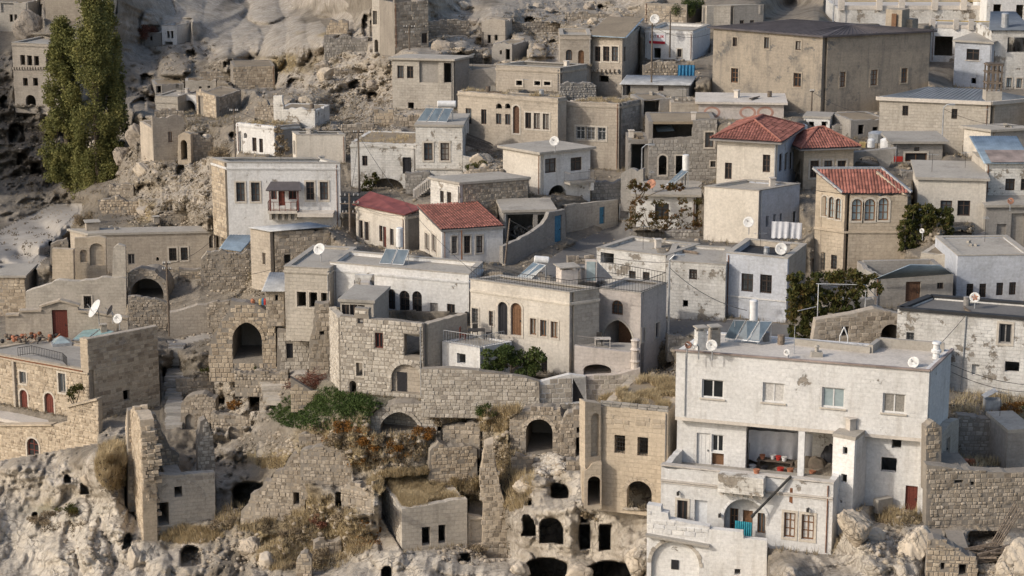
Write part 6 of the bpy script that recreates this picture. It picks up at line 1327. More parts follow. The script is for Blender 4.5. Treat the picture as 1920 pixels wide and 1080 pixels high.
CV = np.maximum.accumulate(CV[::-1], axis=0)[::-1]
def bil(arr, xs, ys, x, y):
    i = np.clip(np.searchsorted(xs, x)-1, 0, len(xs)-2); j = np.clip(np.searchsorted(ys, y)-1, 0, len(ys)-2)
    fx = np.clip((x-xs[i])/(xs[i+1]-xs[i]), 0, 1); fy = np.clip((y-ys[j])/(ys[j+1]-ys[j]), 0, 1)
    return (arr[j, i]*(1-fx)+arr[j, i+1]*fx)*(1-fy)+(arr[j+1, i]*(1-fx)+arr[j+1, i+1]*fx)*fy
LAT = np.random.RandomState(5).rand(256, 256)
def vnoise(x, y):
    xi = np.floor(x).astype(int); yi = np.floor(y).astype(int); fx = x-xi; fy = y-yi
    fx = fx*fx*fx*(fx*(fx*6-15)+10); fy = fy*fy*fy*(fy*(fy*6-15)+10); a = lambda p, q: LAT[q % 256, p % 256]
    return (a(xi, yi)*(1-fx)+a(xi+1, yi)*fx)*(1-fy)+(a(xi, yi+1)*(1-fx)+a(xi+1, yi+1)*fx)*fy
def fbm(x, y, f, o=4, ridge=False):
    s = 0; a = 1.0; t = 0
    for k in range(o):
        v = vnoise(x*f+17.3*k, y*f+9.1*k); v = 1-np.abs(2*v-1) if ridge else v
        s = s+a*v; t += a; a *= .5; f *= 2.05
    return s/t
MX, MY = np.meshgrid(GX, GY); DD = bil(CV, cx_, cy_, MX, MY)
MU = (MX-960)*DD/FPX; MV = (MY-540)*DD/FPX
# where it is rocky: (x, y, rx, ry, strength)
ROCK = [(90,910,130,60,1.0),(230,900,70,90,1.2),(160,1030,190,80,1.1),(330,1040,110,50,.9),(470,1040,110,60,.7),(430,760,60,80,1.0),(420,880,60,60,.8),(760,1040,140,60,1.1),(680,980,50,70,1.1),(880,1040,110,60,.9),(1080,930,120,120,1.0),(1200,1030,40,60,.9),(1640,1040,160,70,1.1),(1850,1040,110,60,.9),(480,60,150,80,.45),(300,70,70,90,1.0),(560,130,120,60,.9),(650,170,120,90,.9),(300,320,110,90,.9),(60,260,140,130,2.0),(280,220,50,60,1.4),(1000,80,120,60,.9),(880,80,90,50,.8),(1000,830,70,60,.7),(1050,25,190,34,1.2),(860,40,90,40,1.0),(700,150,90,110,1.0),(1120,150,60,30,.8),(900,320,40,30,.8),(660,880,120,70,.45)]
CONES = [(455,55,120,75,1),(345,50,90,85,1),(590,40,60,50,1),(80,30,70,50,.6)]
def field0(L):
    f = np.zeros_like(MX)
    for x, y, rx, ry, s in L: f = np.maximum(f, s*np.clip(1.5-np.sqrt(((MX-x)/rx)**2+((MY-y)/ry)**2), 0, 1))
    return f
rk = np.zeros_like(MX)
for x, y, rx, ry, s in ROCK: rk = np.maximum(rk, s*np.clip(1.35-np.sqrt(((MX-x)/rx)**2+((MY-y)/ry)**2), 0, 1)**.7)
ROADS = [[(-70,528),(-70,450),(0,432),(60,400),(110,380),(158,382),(150,405),(110,452),(50,528)],[(1000,505),(1085,452),(1170,415),(1200,440),(1130,480),(1090,505),(1040,520)],[(1250,595),(1370,600),(1480,610),(1480,640),(1240,660)],[(310,640),(395,622),(400,632),(330,650)],[(440,690),(520,686),(600,698),(540,706),(450,704)]]
road = np.zeros_like(MX)
for poly in ROADS:
    j = len(poly)-1; c = np.zeros(MX.shape, bool)
    for i in range(len(poly)):
        xi, yi = poly[i]; xj, yj = poly[j]
        if yi != yj: c ^= ((yi > MY) != (yj > MY)) & (MX < (xj-xi)*(MY-yi)/(yj-yi)+xi)
        j = i
    road = np.maximum(road, c*1.0)
soft = 1-road*.93
cliff_ = np.clip(field0([(140,1010,230,110,1),(820,1060,230,60,1),(1090,970,130,110,1),(1700,1040,200,70,.8)]), 0, 1)
rough_ = (.55+np.clip(rk, 0, 1.3))*(1-.5*cliff_)*(1-.75*np.clip(field0(CONES), 0, 1))
gul = np.clip(field0(CONES), 0, 1)*((fbm(MU*.13+MV*.07, MV*.035, 1.0, 3, True)-.55)*5.0+(fbm(MU, MV, .5, 3)-.5)*.5)
led = fbm(MU*.55+MV*.15, MV*1.5, .34, 4)*9; lf = led-np.floor(led); led = (np.floor(led)+np.where(lf < .5, .5*(2*lf)**5, 1-.5*(2-2*lf)**5))/9
led2 = fbm(MU+200, MV*1.3, .8, 3)*7; lf = led2-np.floor(led2); led2 = (np.floor(led2)+np.where(lf < .5, .5*(2*lf)**5, 1-.5*(2-2*lf)**5))/7
rel = gul+(led-.5)*3.6*rough_+(led2-.5)*1.9*rough_*(1-.75*cliff_)+(fbm(MU+5, MV*.7, .075, 3)-.5)*6.0*cliff_+(fbm(MU*1.6+60, MV*.5, .22, 3, True)-.6)*2.2*cliff_+(fbm(MU, MV, .10, 4)-.5)*3.0*rough_+(fbm(MU+31, MV*1.25, .30, 5, True)-.58)*3.2*rough_*(1-.6*cliff_)+(fbm(MU+77, MV, .95, 4, True)-.58)*1.25*rough_*(1-.7*cliff_)+(fbm(MU, MV, .55, 5)-.5)*1.1*(.45+rk)+(fbm(MU+9, MV, 1.9, 4, True)-.6)*.42*(.5+rk)
lob = np.zeros_like(MX)
LOBES = [(462,78,30,48,6),(520,84,26,44,5),(556,66,24,52,6),(592,66,22,36,4),(414,40,44,80,7),(368,26,40,84,6),(560,8,46,26,5),(500,10,40,30,8),(620,6,34,24,6),(645,45,22,26,3),(325,110,36,60,7),(290,50,22,40,5),(700,45,30,30,3),(60,40,30,44,6),(95,55,24,30,4),(275,260,26,26,3),(265,215,18,36,3),
(190,880,34,50,2.2),(215,950,26,60,1.8),(60,900,26,40,1.2),(20,860,30,40,1.4),(100,920,22,34,1.2),(150,960,22,30,1),(180,1040,34,50,1.8),(110,1060,40,50,1.2),(260,1030,60,24,1.4),(300,1060,26,40,.9),(470,1020,30,26,1.3),(500,1045,26,22,1.2),(400,1050,30,30,.8),
(430,730,30,26,1.4),(400,800,24,30,1.0),(450,780,26,40,1.3),(490,750,20,30,1),(700,960,40,60,1.8),(670,1010,34,50,1.5),(730,1040,40,40,1.6),(850,1060,50,26,1.5),(920,1060,44,26,1.6),(980,1050,24,22,1.4),(1000,900,34,16,1.3),(1050,890,40,16,1.0),(985,985,18,40,.9),(1065,985,20,40,.9),(1090,1065,30,24,1.4),(1130,955,70,12,1.0),(1020,960,60,10,.9),(1205,1040,24,34,1.4),(1080,915,24,18,.8),
(1600,985,34,28,1.3),(1560,1040,60,28,1.3),(1640,1050,40,34,1.2),(1715,1010,32,34,1.7),(1700,1060,30,30,1.3),(1690,975,36,14,.7),(1870,1020,50,26,1.3),(1800,1000,40,14,.9),(1910,1050,34,34,1.6),(1500,1065,50,22,.9),(700,760,30,14,.5),(640,900,34,12,.8),(540,70,12,40,3),(985,110,16,30,1.6),(1005,90,20,34,2.2),(860,80,20,14,1.4),(560,145,36,20,1.8),(610,140,16,14,1.6),(220,345,20,22,1.4),(250,320,18,16,1.2),(300,390,26,16,1.0)]
for x, y, rx, ry, a in LOBES: lob = np.maximum(lob, a*np.sqrt(np.clip(1-((MX-x+(vnoise(MU*.22, MV*.22)-.5)*rx*.55)/rx)**2-((MY-y+(vnoise(MU*.22+40, MV*.22)-.5)*ry*.55)/ry)**2, 0, 1)))
CAVES = [(15,232,47,266,1,6),(103,227,125,258,1,5),(60,303,79,326,1,4),(248,184,273,208,1,5),(268,208,283,224,0,4),(262,140,286,158,1,4),(540,146,573,172,1,5),(484,152,496,179,1,4),(680,28,697,66,1,5),(1022,76,1050,117,1,5),(966,80,985,116,1,3),(908,108,925,128,1,3),(470,726,488,771,1,5),(403,741,420,762,1,4),(428,797,455,823,1,4),(436,902,498,950,1,7),(340,1024,378,1060,1,4),(1031,906,1063,933,1,5),(990,933,1001,947,1,3),(978,965,1000,1006,1,6),(1011,970,1052,1020,1,6),(1086,984,1106,1028,0,6),(1124,983,1145,1031,0,6),(1089,963,1098,974,1,3),(988,1048,1066,1082,1,7),(1104,1052,1190,1084,1,7),(714,1062,735,1090,1,4),(628,924,660,952,0,4),(1815,992,1880,1040,1,3.2),(800,781,826,806,1,3),(230,1000,246,1030,1,3),(545,935,560,952,0,1),(258,345,300,372,1,3),(375,415,398,432,1,3),(150,905,168,925,1,2.5),(305,688,312,722,1,3),(640,70,655,84,1,3),(120,270,150,300,1,3),(1230,655,1265,700,1,3)]
cav = np.zeros_like(MX); MVC = lambda x, y: x > 960 and y > 880
CAVES += [(520,204,541,222,1,5),(600,226,618,241,1,4),(690,174,707,190,1,4),(430,250,446,264,1,4),(330,310,348,328,1,4),(205,300,221,317,1,4),(30,288,50,310,1,5),(84,250,98,268,1,4),(0,180,14,202,1,5),(890,70,905,85,1,4),(985,30,1004,46,1,4),(1120,10,1139,26,1,4),(350,92,367,106,1,4),(420,112,436,124,1,4),(150,55,166,74,1,4),(655,150,676,166,1,4),(236,352,256,368,1,3),(60,960,72,978,1,2.5),(120,890,134,905,1,2.5),(860,1040,884,1056,1,3)]
jx = (vnoise(MU*.9, MV*.9)-.5)*6; jy = (vnoise(MU*.9+70, MV*.9+30)-.5)*6
for x0, y0, x1, y1, ar, dp in CAVES:
    xc, yc, hx_, hy_ = (x0+x1)/2, (y0+y1)/2, (x1-x0)/2, (y1-y0)/2
    k = (2.0 if MVC(x0, y0) else 1.0) if ar else .5
    X = np.abs(MX+jx*k-xc)/hx_; Yv = (MY+jy*k-yc)/hy_
    d = np.where(Yv < 0, (X**2.6+np.abs(Yv)**2.2) if ar else np.maximum(X, np.abs(Yv))**3, np.maximum(X**3, Yv**3))
    cav = np.maximum(cav, dp*np.clip((1.12-d)/.2, 0, 1))
# (ground kept behind the walls below)
# keep the ground from swelling through walls that stand on it: hollows only, close to the houses
near = np.zeros_like(MX)
for hh in HOUSES:
    xa, _ = pix(Vector((hh.A.x, hh.A.y, hh.z0))); xb, _ = pix(Vector((hh.B.x, hh.B.y, hh.z0))); ya = min(pix(hh.A)[1], pix(hh.B)[1]); yb = max(pix(Vector((hh.A.x, hh.A.y, hh.z0)))[1], pix(Vector((hh.B.x, hh.B.y, hh.z0)))[1])
    xc_, _ = pix(hh.C); xd_, _ = pix(hh.D); x0, x1 = min(xa, xd_)-4, max(xb, xc_)+4
    near = np.maximum(near, ((MX > x0) & (MX < x1) & (MY > ya-14) & (MY < yb+1))*1.0)
D2_ = DD-(rel*soft+lob)*(1-near*.8)+cav
HN = np.full(MX.shape, np.inf); HM = np.zeros_like(MX)
for poly, P0, n0, mg in RAS:
    xs_ = [q[0] for q in poly]; ys_ = [q[1] for q in poly]
    i0, i1 = np.searchsorted(GX, (min(xs_)-3, max(xs_)+3)); j0, j1 = np.searchsorted(GY, (min(ys_)-3, max(ys_)+3))
    if i1-i0 < 1 or j1-j0 < 1: continue
    X, Y_ = MX[j0:j1, i0:i1], MY[j0:j1, i0:i1]; c = np.zeros(X.shape, bool); j = len(poly)-1
    for i in range(len(poly)):
        xi, yi = poly[i]; xj, yj = poly[j]
        if yi != yj: c ^= ((yi > Y_) != (yj > Y_)) & (X < (xj-xi)*(Y_-yi)/(yj-yi)+xi)
        j = i
    u_ = -(Y_-540)/FPX; d0, d1, d2 = (X-960)/FPX, CP+u_*SP, -SP+u_*CP
    den = d0*n0.x+d1*n0.y+d2*n0.z; den = np.where(np.abs(den) < 1e-3, 1e-3, den)
    t = (P0.x*n0.x+P0.y*n0.y+(P0.z-CAMZ)*n0.z)/den; yy = t*d1
    c &= (yy > 90) & (yy < 420); HN_ = HN[j0:j1, i0:i1]; HM_ = HM[j0:j1, i0:i1]; up_ = c & (yy < HN_); HN_[up_] = yy[up_]; HM_[up_] = mg
D2_ = np.where(np.isfinite(HN), np.maximum(D2_, np.where(np.isfinite(HN), HN, 0)+HM), D2_)
DG = D2_
rx_ = (MX-960)/FPX; ru = -(MY-540)/FPX; dy = CP+ru*SP; dz = -SP+ru*CP; T_ = DG/dy
GV = np.stack([rx_*T_, DG, CAMZ+dz*T_], -1)
def G(px, py):
    x = np.atleast_1d(np.asarray(px, float)); y = np.atleast_1d(np.asarray(py, float)); return bil(DG, GX, GY, x, y)
def gp(px, py): return at(px, py, float(G(px, py)[0]))
ny, nx = MX.shape; idx = np.arange(nx*ny).reshape(ny, nx)
FQ = np.stack([idx[:-1, :-1], idx[1:, :-1], idx[1:, 1:], idx[:-1, 1:]], -1).reshape(-1, 4)
# colour fields: r pale tuff, g dry grass, b road dust; second set: r green, g darker ground, b white cliff
def field(L):
    f = np.zeros_like(MX)
    for x, y, rx, ry, s in L: f = np.maximum(f, s*np.clip(1.5-np.sqrt(((MX-x)/rx)**2+((MY-y)/ry)**2), 0, 1))
    return f
GRASS = [(820,910,120,40,1),(1190,745,70,28,1),(900,790,90,40,.8),(690,830,130,50,.8),(440,510,60,14,.8),(230,870,40,50,.8),(560,990,110,80,.7),(330,1010,60,25,.8),(500,860,60,20,.8),(540,120,60,20,.7),(330,250,60,40,.6),(270,380,70,50,.6),(1650,965,60,18,.8),(600,200,90,60,.35),(1930,760,60,14,.6),(600,60,50,10,.6),(330,215,40,12,.7),(1000,160,60,10,.6),(60,940,60,30,.4),(1900,780,40,20,.5)]
GREEN = [(620,762,100,34,1.2),(470,680,34,12,1.0),(110,960,70,14,.5)]
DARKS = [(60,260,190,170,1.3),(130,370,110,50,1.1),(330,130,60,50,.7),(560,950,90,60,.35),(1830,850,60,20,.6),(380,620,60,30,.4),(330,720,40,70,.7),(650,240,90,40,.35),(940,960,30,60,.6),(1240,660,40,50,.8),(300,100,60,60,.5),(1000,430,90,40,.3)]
WHITE = [(150,1020,230,110,1.4),(215,950,50,90,1),(470,1040,50,40,.9),(860,1060,200,50,1.1),(1090,970,130,100,.8),(1620,1040,110,60,.8),(430,40,120,60,.5),(60,1040,90,50,.6),(700,970,50,60,.8),(340,60,60,60,.6),(80,40,50,40,.5)]
fg = field(GRASS)*np.clip(fbm(MU, MV, .35, 4)*2.4-.55, 0, 1); fr_ = np.clip(rk*.9+(lob > .15)*.5, 0, 1); cr_ = (cav > .3)*1.0
fr_ = np.clip(np.maximum(fr_*np.clip(fbm(MU+50, MV, .3, 4)*2.2-.35, .15, 1), cliff_*.9)+cr_*.6, 0, 1)
c1_ = np.stack([fr_, fg*(1-cr_), road, np.ones_like(MX)], -1).reshape(-1, 4).astype(np.float32)
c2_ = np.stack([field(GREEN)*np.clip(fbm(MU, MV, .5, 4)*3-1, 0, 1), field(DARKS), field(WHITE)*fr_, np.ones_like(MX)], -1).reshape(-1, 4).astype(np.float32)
def mat_ground():
    t = NT('ground_earth', .97, .08); tc = t.n('TexCoord'); v = tc.outputs['Object']
    a1 = t.n('VertexColor', layer_name='kind_a'); a2 = t.n('VertexColor', layer_name='kind_b')
    s1 = t.n('SeparateColor'); s2 = t.n('SeparateColor'); t.l(a1.outputs[0], s1.inputs[0]); t.l(a2.outputs[0], s2.inputs[0])
    n1 = t.noise(v, .35, 6, .65); n2 = t.noise(v, 1.8, 8, .72); n3 = t.noise(v, 7, 6, .75)
    soil = t.mix(t.ramp(n2, .32, .68), (.135, .115, .09), (.285, .245, .195)); soil = t.mix(t.ramp(n1, .35, .65, 0, .6), soil, (.33, .29, .235))
    rock = t.mix(t.ramp(n1, .35, .65), (.36, .315, .255), (.52, .465, .395)); rock = t.mix(t.ramp(n2, .48, .7, 0, .8), rock, (.235, .20, .16))
    vs = t.n('Mapping'); vs.inputs['Scale'].default_value = (1, 1, .22); t.l(v, vs.inputs[0]); st = t.noise(vs.outputs[0], .9, 6, .65); rock = t.mix(t.ramp(st, .54, .72, 0, .55), rock, (.33, .27, .21))
    white = t.mix(t.ramp(n2, .35, .65), (.64, .58, .49), (.53, .47, .39)); rock = t.mix(t.math('MULTIPLY', s2.outputs[2], t.ramp(n1, .3, .6)), rock, white)
    ck = t.math('MAXIMUM', cracks(t, v, .28, .035), t.math('MULTIPLY', cracks(t, v, 1.0, .05), .7)); ck = t.math('MULTIPLY', ck, t.ramp(n1, .35, .6, .15, 1)); rock = t.mix(t.math('MULTIPLY', ck, .7), rock, (.12, .098, .075))
    col = t.mix(t.ramp(t.math('ADD', s1.outputs[0], t.math('MULTIPLY', n2, .35)), .32, .62), soil, rock)
    grass = t.mix(t.ramp(n3, .35, .65), (.23, .175, .095), (.40, .325, .20)); col = t.mix(t.ramp(t.math('ADD', s1.outputs[1], t.math('MULTIPLY', n3, .4)), .42, .75), col, grass)
    green = t.mix(t.ramp(n3, .35, .65), (.03, .045, .015), (.09, .10, .035)); col = t.mix(t.math('MULTIPLY', s2.outputs[0], .9), col, green)
    scr = t.noise(v, .23, 7, .7); col = t.mix(t.math('MULTIPLY', t.ramp(scr, .50, .64), t.ramp(t.math('MAXIMUM', s1.outputs[0], s2.outputs[2]), .2, .8, .75, .12)), col, t.mix(n2, (.085, .072, .055), (.20, .165, .12)))
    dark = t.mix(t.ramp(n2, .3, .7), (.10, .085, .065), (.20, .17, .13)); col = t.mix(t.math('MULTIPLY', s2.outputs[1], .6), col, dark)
    rd = t.mix(t.ramp(n2, .3, .7), (.27, .245, .215), (.36, .33, .29)); col = t.mix(s1.outputs[2], col, rd)
    h = t.math('ADD', t.math('MULTIPLY', n2, 1.0), t.math('MULTIPLY', n3, .35)); h = t.math('SUBTRACT', h, t.math('MULTIPLY', t.math('MULTIPLY', ck, s1.outputs[0]), .8)); h = t.math('MULTIPLY', h, t.ramp(s1.outputs[2], 0, 1, 1, .1))
    col = t.mix(.4, col, t.mix(t.ramp(n3, .3, .7), (.55, .55, .55), (1.3, 1.3, 1.3)), 'MULTIPLY')
    return t.fin(col, h, .22, .9)
mat_ground()
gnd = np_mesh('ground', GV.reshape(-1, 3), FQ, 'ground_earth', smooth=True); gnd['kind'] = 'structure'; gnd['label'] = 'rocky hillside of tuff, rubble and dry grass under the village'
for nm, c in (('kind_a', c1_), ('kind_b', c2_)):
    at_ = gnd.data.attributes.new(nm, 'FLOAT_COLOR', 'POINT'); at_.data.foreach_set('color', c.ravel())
# unseen hill left of view, added and shaped to shade the valley
hv, hf = [], []; NU, NW = 60, 40
for j in range(NW+1):
    for i in range(NU+1):
        x = -172+98*j/NW; y = 246+110*i/NU; e = math.sin(math.pi*j/NW)**1.3*min(1, (i+1)/9)**1.0*min(1, (NU-i+1)/10)
        hv.append((x, y, -6+50*e+7*float(fbm(np.array([x]), np.array([y]), .05, 4)[0])*e))
for j in range(NW):
    for i in range(NU): a = j*(NU+1)+i; hf.append((a, a+NU+1, a+NU+2, a+1))
hl = np_mesh('hill', hv, hf, 'tuff_grey', smooth=True); tag(hl, 'grey tuff hill closing the valley on the left', kind='structure')

def sheet(name, label, poly, mat, lift):
    X = np.arange(min(p[0] for p in poly), max(p[0] for p in poly)+1, 3.0); Y_ = np.arange(min(p[1] for p in poly), max(p[1] for p in poly)+1, 3.0); vid = {}; vs = []; fs = []
    ok = lambda x, y: inside(poly, x, y)
    def vtx(i, j):
        if (i, j) not in vid: p = gp(X[i], Y_[j]); vid[(i, j)] = len(vs); vs.append((p.x, p.y-.02, p.z+lift))
        return vid[(i, j)]
    for i in range(len(X)-1):
        for j in range(len(Y_)-1):
            if ok(X[i]+1.5, Y_[j]+1.5): fs.append((vtx(i, j), vtx(i, j+1), vtx(i+1, j+1), vtx(i+1, j)))
    if fs: o = np_mesh(name, vs, fs, mat, smooth=True); tag(o, label, kind='structure')
mat_wall('road_dust', (.42, .385, .34), (.35, .32, .28), (.24, .215, .185), .5, None, streak=0)
sheet('road', 'pale dirt track curving up the valley at the left edge', [(-60,520),(-60,470),(0,446),(40,424),(80,402),(112,390),(148,386),(148,396),(124,418),(100,446),(66,484),(40,520)], 'road_dust', .05)
sheet('street', 'grey paved street climbing between the houses', ROADS[1], 'asphalt', .05)
sheet('alley', 'grey alley behind the big white house', ROADS[2], 'asphalt', .05)
# ================================================================== rocks, rubble, plants
rs0 = random.Random(8)
ICO = []
def ico(sub):
    t = (1+5**.5)/2
    v = [Vector(p).normalized() for p in ((-1,t,0),(1,t,0),(-1,-t,0),(1,-t,0),(0,-1,t),(0,1,t),(0,-1,-t),(0,1,-t),(t,0,-1),(t,0,1),(-t,0,-1),(-t,0,1))]
    f = [(0,11,5),(0,5,1),(0,1,7),(0,7,10),(0,10,11),(1,5,9),(5,11,4),(11,10,2),(10,7,6),(7,1,8),(3,9,4),(3,4,2),(3,2,6),(3,6,8),(3,8,9),(4,9,5),(2,4,11),(6,2,10),(8,6,7),(9,8,1)]
    for _ in range(sub):
        c = {}; nf = []
        def m(a, b):
            k = (min(a, b), max(a, b))
            if k not in c: c[k] = len(v); v.append(((v[a]+v[b])/2).normalized())
            return c[k]
        for a, b, d in f: p, q, r = m(a, b), m(b, d), m(d, a); nf += [(a, p, r), (b, q, p), (d, r, q), (p, q, r)]
        f = nf
    return np.array([tuple(x) for x in v]), np.array(f)
I0, I0F = ico(0); I3, I3F = ico(3); I4, I4F = ico(4)
def n3(v, f, seed):
    return vnoise(v[:, 0]*f+seed*3.1+v[:, 2]*f*.7, v[:, 1]*f+seed*1.7-v[:, 2]*f*.6)
def boulder(label, px, py, size, mat='tuff', seed=1, Y=None, sink=.25, group=None, name='boulder'):
    p = gp(px, py) if Y is None else at(px, py, Y)
    v = (I4 if size[0]*FPX/200 > 40 else I3).copy(); FF = I4F if len(v) == len(I4) else I3F; rs_ = np.random.RandomState(seed)
    for k in range(15):
        n = rs_.randn(3); n /= np.linalg.norm(n); e = v@n-rs_.uniform(.58, .92); v -= np.where(e > 0, e, 0)[:, None]*n*.92
    v *= (.86+.22*n3(v, 2.2, seed)+.13*np.abs(2*n3(v, 5.5, seed+5)-1)+.07*n3(v, 13, seed+9))[:, None]
    v = v*np.array(size)*.42
    v[:, 2] -= v[:, 2].min()+size[2]*sink
    o = np_mesh(name, v+np.array(p), FF, mat, tuple(p), smooth=True); tag(o, label, 'rock', group); return o
BL = [('squat pale green grey boulder under the small white tower',1602,1003,(2.6,2.4,2.6),'tuff',1),('tall rounded cream boulder on the rock shelf at the lower right',1716,1035,(2.2,2.2,3.0),'tuff',2),('brownish boulder beside the squat pale boulder',1640,1012,(1.6,1.4,1.3),'tuff',3),
('big smooth tan outcrop at the bottom right corner',1908,1085,(3.4,2.6,3.6),'tuff',4),('pale knob of rock over the dark lower caves',1088,1084,(2.0,1.8,1.5),'tuff',5),('rounded grey rock in front of the lower left cave',470,1040,(2.4,1.8,2.0),'tuff',6),('white knobbly rock above the bottom edge left of centre',500,1058,(1.6,1.4,1.5),'tuff',7),
('upright pale stone like a seated figure among the rubble',492,852,(1.2,1.0,1.9),'tuff',8),('long pale boulder lying over the carved rooms',988,918,(2.2,1.2,1.3),'tuff',9),('brown slab rock tilted on the upper slope',835,92,(3.6,2.4,2.6),'tuff_grey',10),('tan boulder on the slope above the vault cave',610,148,(3.0,2.2,2.6),'tuff',11),('pale rock overhanging the cliff by the tower ruin',166,905,(1.4,1.2,1.4),'tuff',12),
('block of rock leaning at the gorge below the ruins',254,1060,(1.5,1.5,2.6),'tuff',13),('jagged rock left of the tiled blocks on the near slope',228,300,(3.2,2.6,3.0),'tuff_grey',14),('dark boulder pile below the lone pointed doorway',268,325,(3.0,2.4,2.0),'tuff',15),('round white cave boulder at the bottom near the carved rooms',975,1075,(1.7,1.4,1.2),'tuff',16),('rock shoulder under the white blind arch house',1198,1068,(2.0,1.6,2.6),'tuff',17),('grey crag at the top left beside the carved facade',58,66,(6.0,4.5,7.5),'tuff_grey',18),('clump of pale rock lumps right of the poplar',262,268,(4.0,3.2,4.5),'tuff_grey',19)]
for l, x, y, s, m, k in BL: boulder(l, x, y, s, m, k)
for k in range(46):
    x, y = rs0.choice([(rs0.uniform(860, 1200), rs0.uniform(5, 60)), (rs0.uniform(490, 730), rs0.uniform(110, 250)), (rs0.uniform(230, 420), rs0.uniform(200, 420)), (rs0.uniform(0, 240), rs0.uniform(200, 330)), (rs0.uniform(840, 1020), rs0.uniform(60, 125)), (rs0.uniform(860, 960), rs0.uniform(285, 340))])
    q = rs0.uniform(.7, 2.2); boulder('weathered tuff boulder lying on the bare upper slope', x, y, (q*1.3, q, q*.9), rs0.choice(['tuff', 'tuff_grey']), k+40, group='boulders on the upper slopes')
def scatter_px(regions):
    out = []
    for (x0, y0, x1, y1, n) in regions:
        a = np.random.rand(n, 2); r = np.sqrt(a[:, 0]); th = a[:, 1]*2*np.pi
        out.append(np.c_[(x0+x1)/2+(x1-x0)/2*r*np.cos(th), (y0+y1)/2+(y1-y0)/2*r*np.sin(th)])
    return np.concatenate(out)
def world_of(p2):
    Yv = G(p2[:, 0], p2[:, 1]); rx = (p2[:, 0]-960)/FPX; u = -(p2[:, 1]-540)/FPX; t = Yv/(CP+u*SP)
    return np.c_[rx*t, Yv, CAMZ+(-SP+u*CP)*t]
def rubble(name, label, regions, smin, smax, mat):
    p = world_of(scatter_px(regions)); n = len(p); s = smin+(smax-smin)*np.random.rand(n)**3
    jit = 1+.5*(np.random.rand(n, 12, 3)-.5); a = np.random.rand(n)*6.28; ca, sa = np.cos(a), np.sin(a)
    v = I0[None]*jit*np.array([1, .8, .62])*(s[:, None, None]*.5)
    v = np.stack([v[..., 0]*ca[:, None]-v[..., 1]*sa[:, None], v[..., 0]*sa[:, None]+v[..., 1]*ca[:, None], v[..., 2]], -1)
    v += p[:, None]+np.array([0, 0, .05])
    f = (I0F[None]+12*np.arange(n)[:, None, None]).reshape(-1, 3)
    o = np_mesh(name, v.reshape(-1, 3), f, mat); tag(o, label, kind='stuff'); return o
rubble('rubble', 'loose pale rubble scattered over the hillside', [(990,840,1070,896,420),(910,800,1040,880,260),(560,780,800,860,420),(440,810,560,860,300),(800,830,960,900,240),(340,1000,560,1070,300),(540,940,660,1060,300),(820,1020,960,1060,160),(380,680,540,800,400),(480,90,780,260,1300),(560,140,760,230,700),(800,40,1050,120,600),(230,230,440,420,800),(960,0,1200,60,400),(380,470,520,560,400),(300,160,500,240,300),(280,100,480,200,300),(880,280,960,340,200),(640,230,740,300,300),(1640,930,1740,985,150),(1740,1010,1930,1080,220),(1620,990,1760,1060,140),(0,180,120,340,500),(120,960,260,1070,160),(1190,110,1320,180,250),(1780,740,1940,790,160),(240,380,420,440,300),(950,420,1010,446,160),(850,760,1000,800,200),(700,870,780,920,80),(230,200,1100,560,2600),(1000,180,1900,520,1500),(1000,560,1300,720,300),(0,440,500,700,500),(380,560,620,720,300)], .08, .6, 'rubble_dirt')
rubble('stone_heap', 'heap of squared stones tumbled below the round arch', [(1000,846,1062,892,380),(1010,850,1050,880,220)], .25, .65, 'stone_pale')
def tufts(name, label, regions, h, mat, blades=7, spread=.22):
    p = world_of(scatter_px(regions)) if not isinstance(regions, np.ndarray) else regions
    n = len(p); hh = h*(.5+np.random.rand(n, blades))*(.35+1.3*fbm(p[:, 0], p[:, 1], .7, 3))[:, None]; a = np.random.rand(n, blades)*6.28; le = np.random.rand(n, blades)*.8
    b = np.stack([np.cos(a), np.sin(a), np.zeros_like(a)], -1); w = np.stack([-np.sin(a), np.cos(a), np.zeros_like(a)], -1)*(.018+.012*np.random.rand(n, blades))[..., None]
    root = p[:, None]+b*(np.random.rand(n, blades)*spread)[..., None]; tip = root+b*(hh*le)[..., None]+np.stack([0*hh, 0*hh, hh], -1)
    v = np.stack([root-w, root+w, tip], 2).reshape(-1, 3); f = np.arange(len(v)).reshape(-1, 3)
    o = np_mesh(name, v, f, mat); tag(o, label, kind='stuff'); return o
tufts('dry_grass', 'dry straw coloured grass on the slopes and ledges', [(560,780,820,880,700),(860,760,1000,810,1100),(480,860,560,880,300),(180,830,245,920,1400),(540,930,680,1070,700),(400,940,520,1000,250),(290,990,420,1020,600),(1640,960,1740,985,260),(1780,740,1940,790,260),(640,980,700,1040,300),(930,830,1000,960,700),(480,1020,560,1070,400),(1740,850,1880,880,300)], .4, 'grass_dry')
tufts('dry_grass', 'faded thin grass on the far slopes', [(380,500,500,530,700),(500,90,640,140,300),(240,230,440,420,600),(560,150,760,260,450),(1100,160,1200,180,200),(290,210,450,240,300),(0,200,260,420,500),(900,30,1060,120,300)], .32, 'grass_far', 6)
p_ = []
for h_ in HOUSES:
    for (a, c) in ((h_.A, h_.B), (h_.B, h_.C)):
        if pix(h_.A)[1] < 60: continue
        n = int((c-a).length*5)
        for k in range(n):
            q = Vector((a.x, a.y, h_.z0)).lerp(Vector((c.x, c.y, h_.z0)), rs0.random()); x, y = pix(q); p_.append((x, y+rs0.uniform(1, 5)))
tufts('dry_grass', 'weeds along the feet of the house walls', world_of(np.array(p_)), .28, 'grass_far', 6)
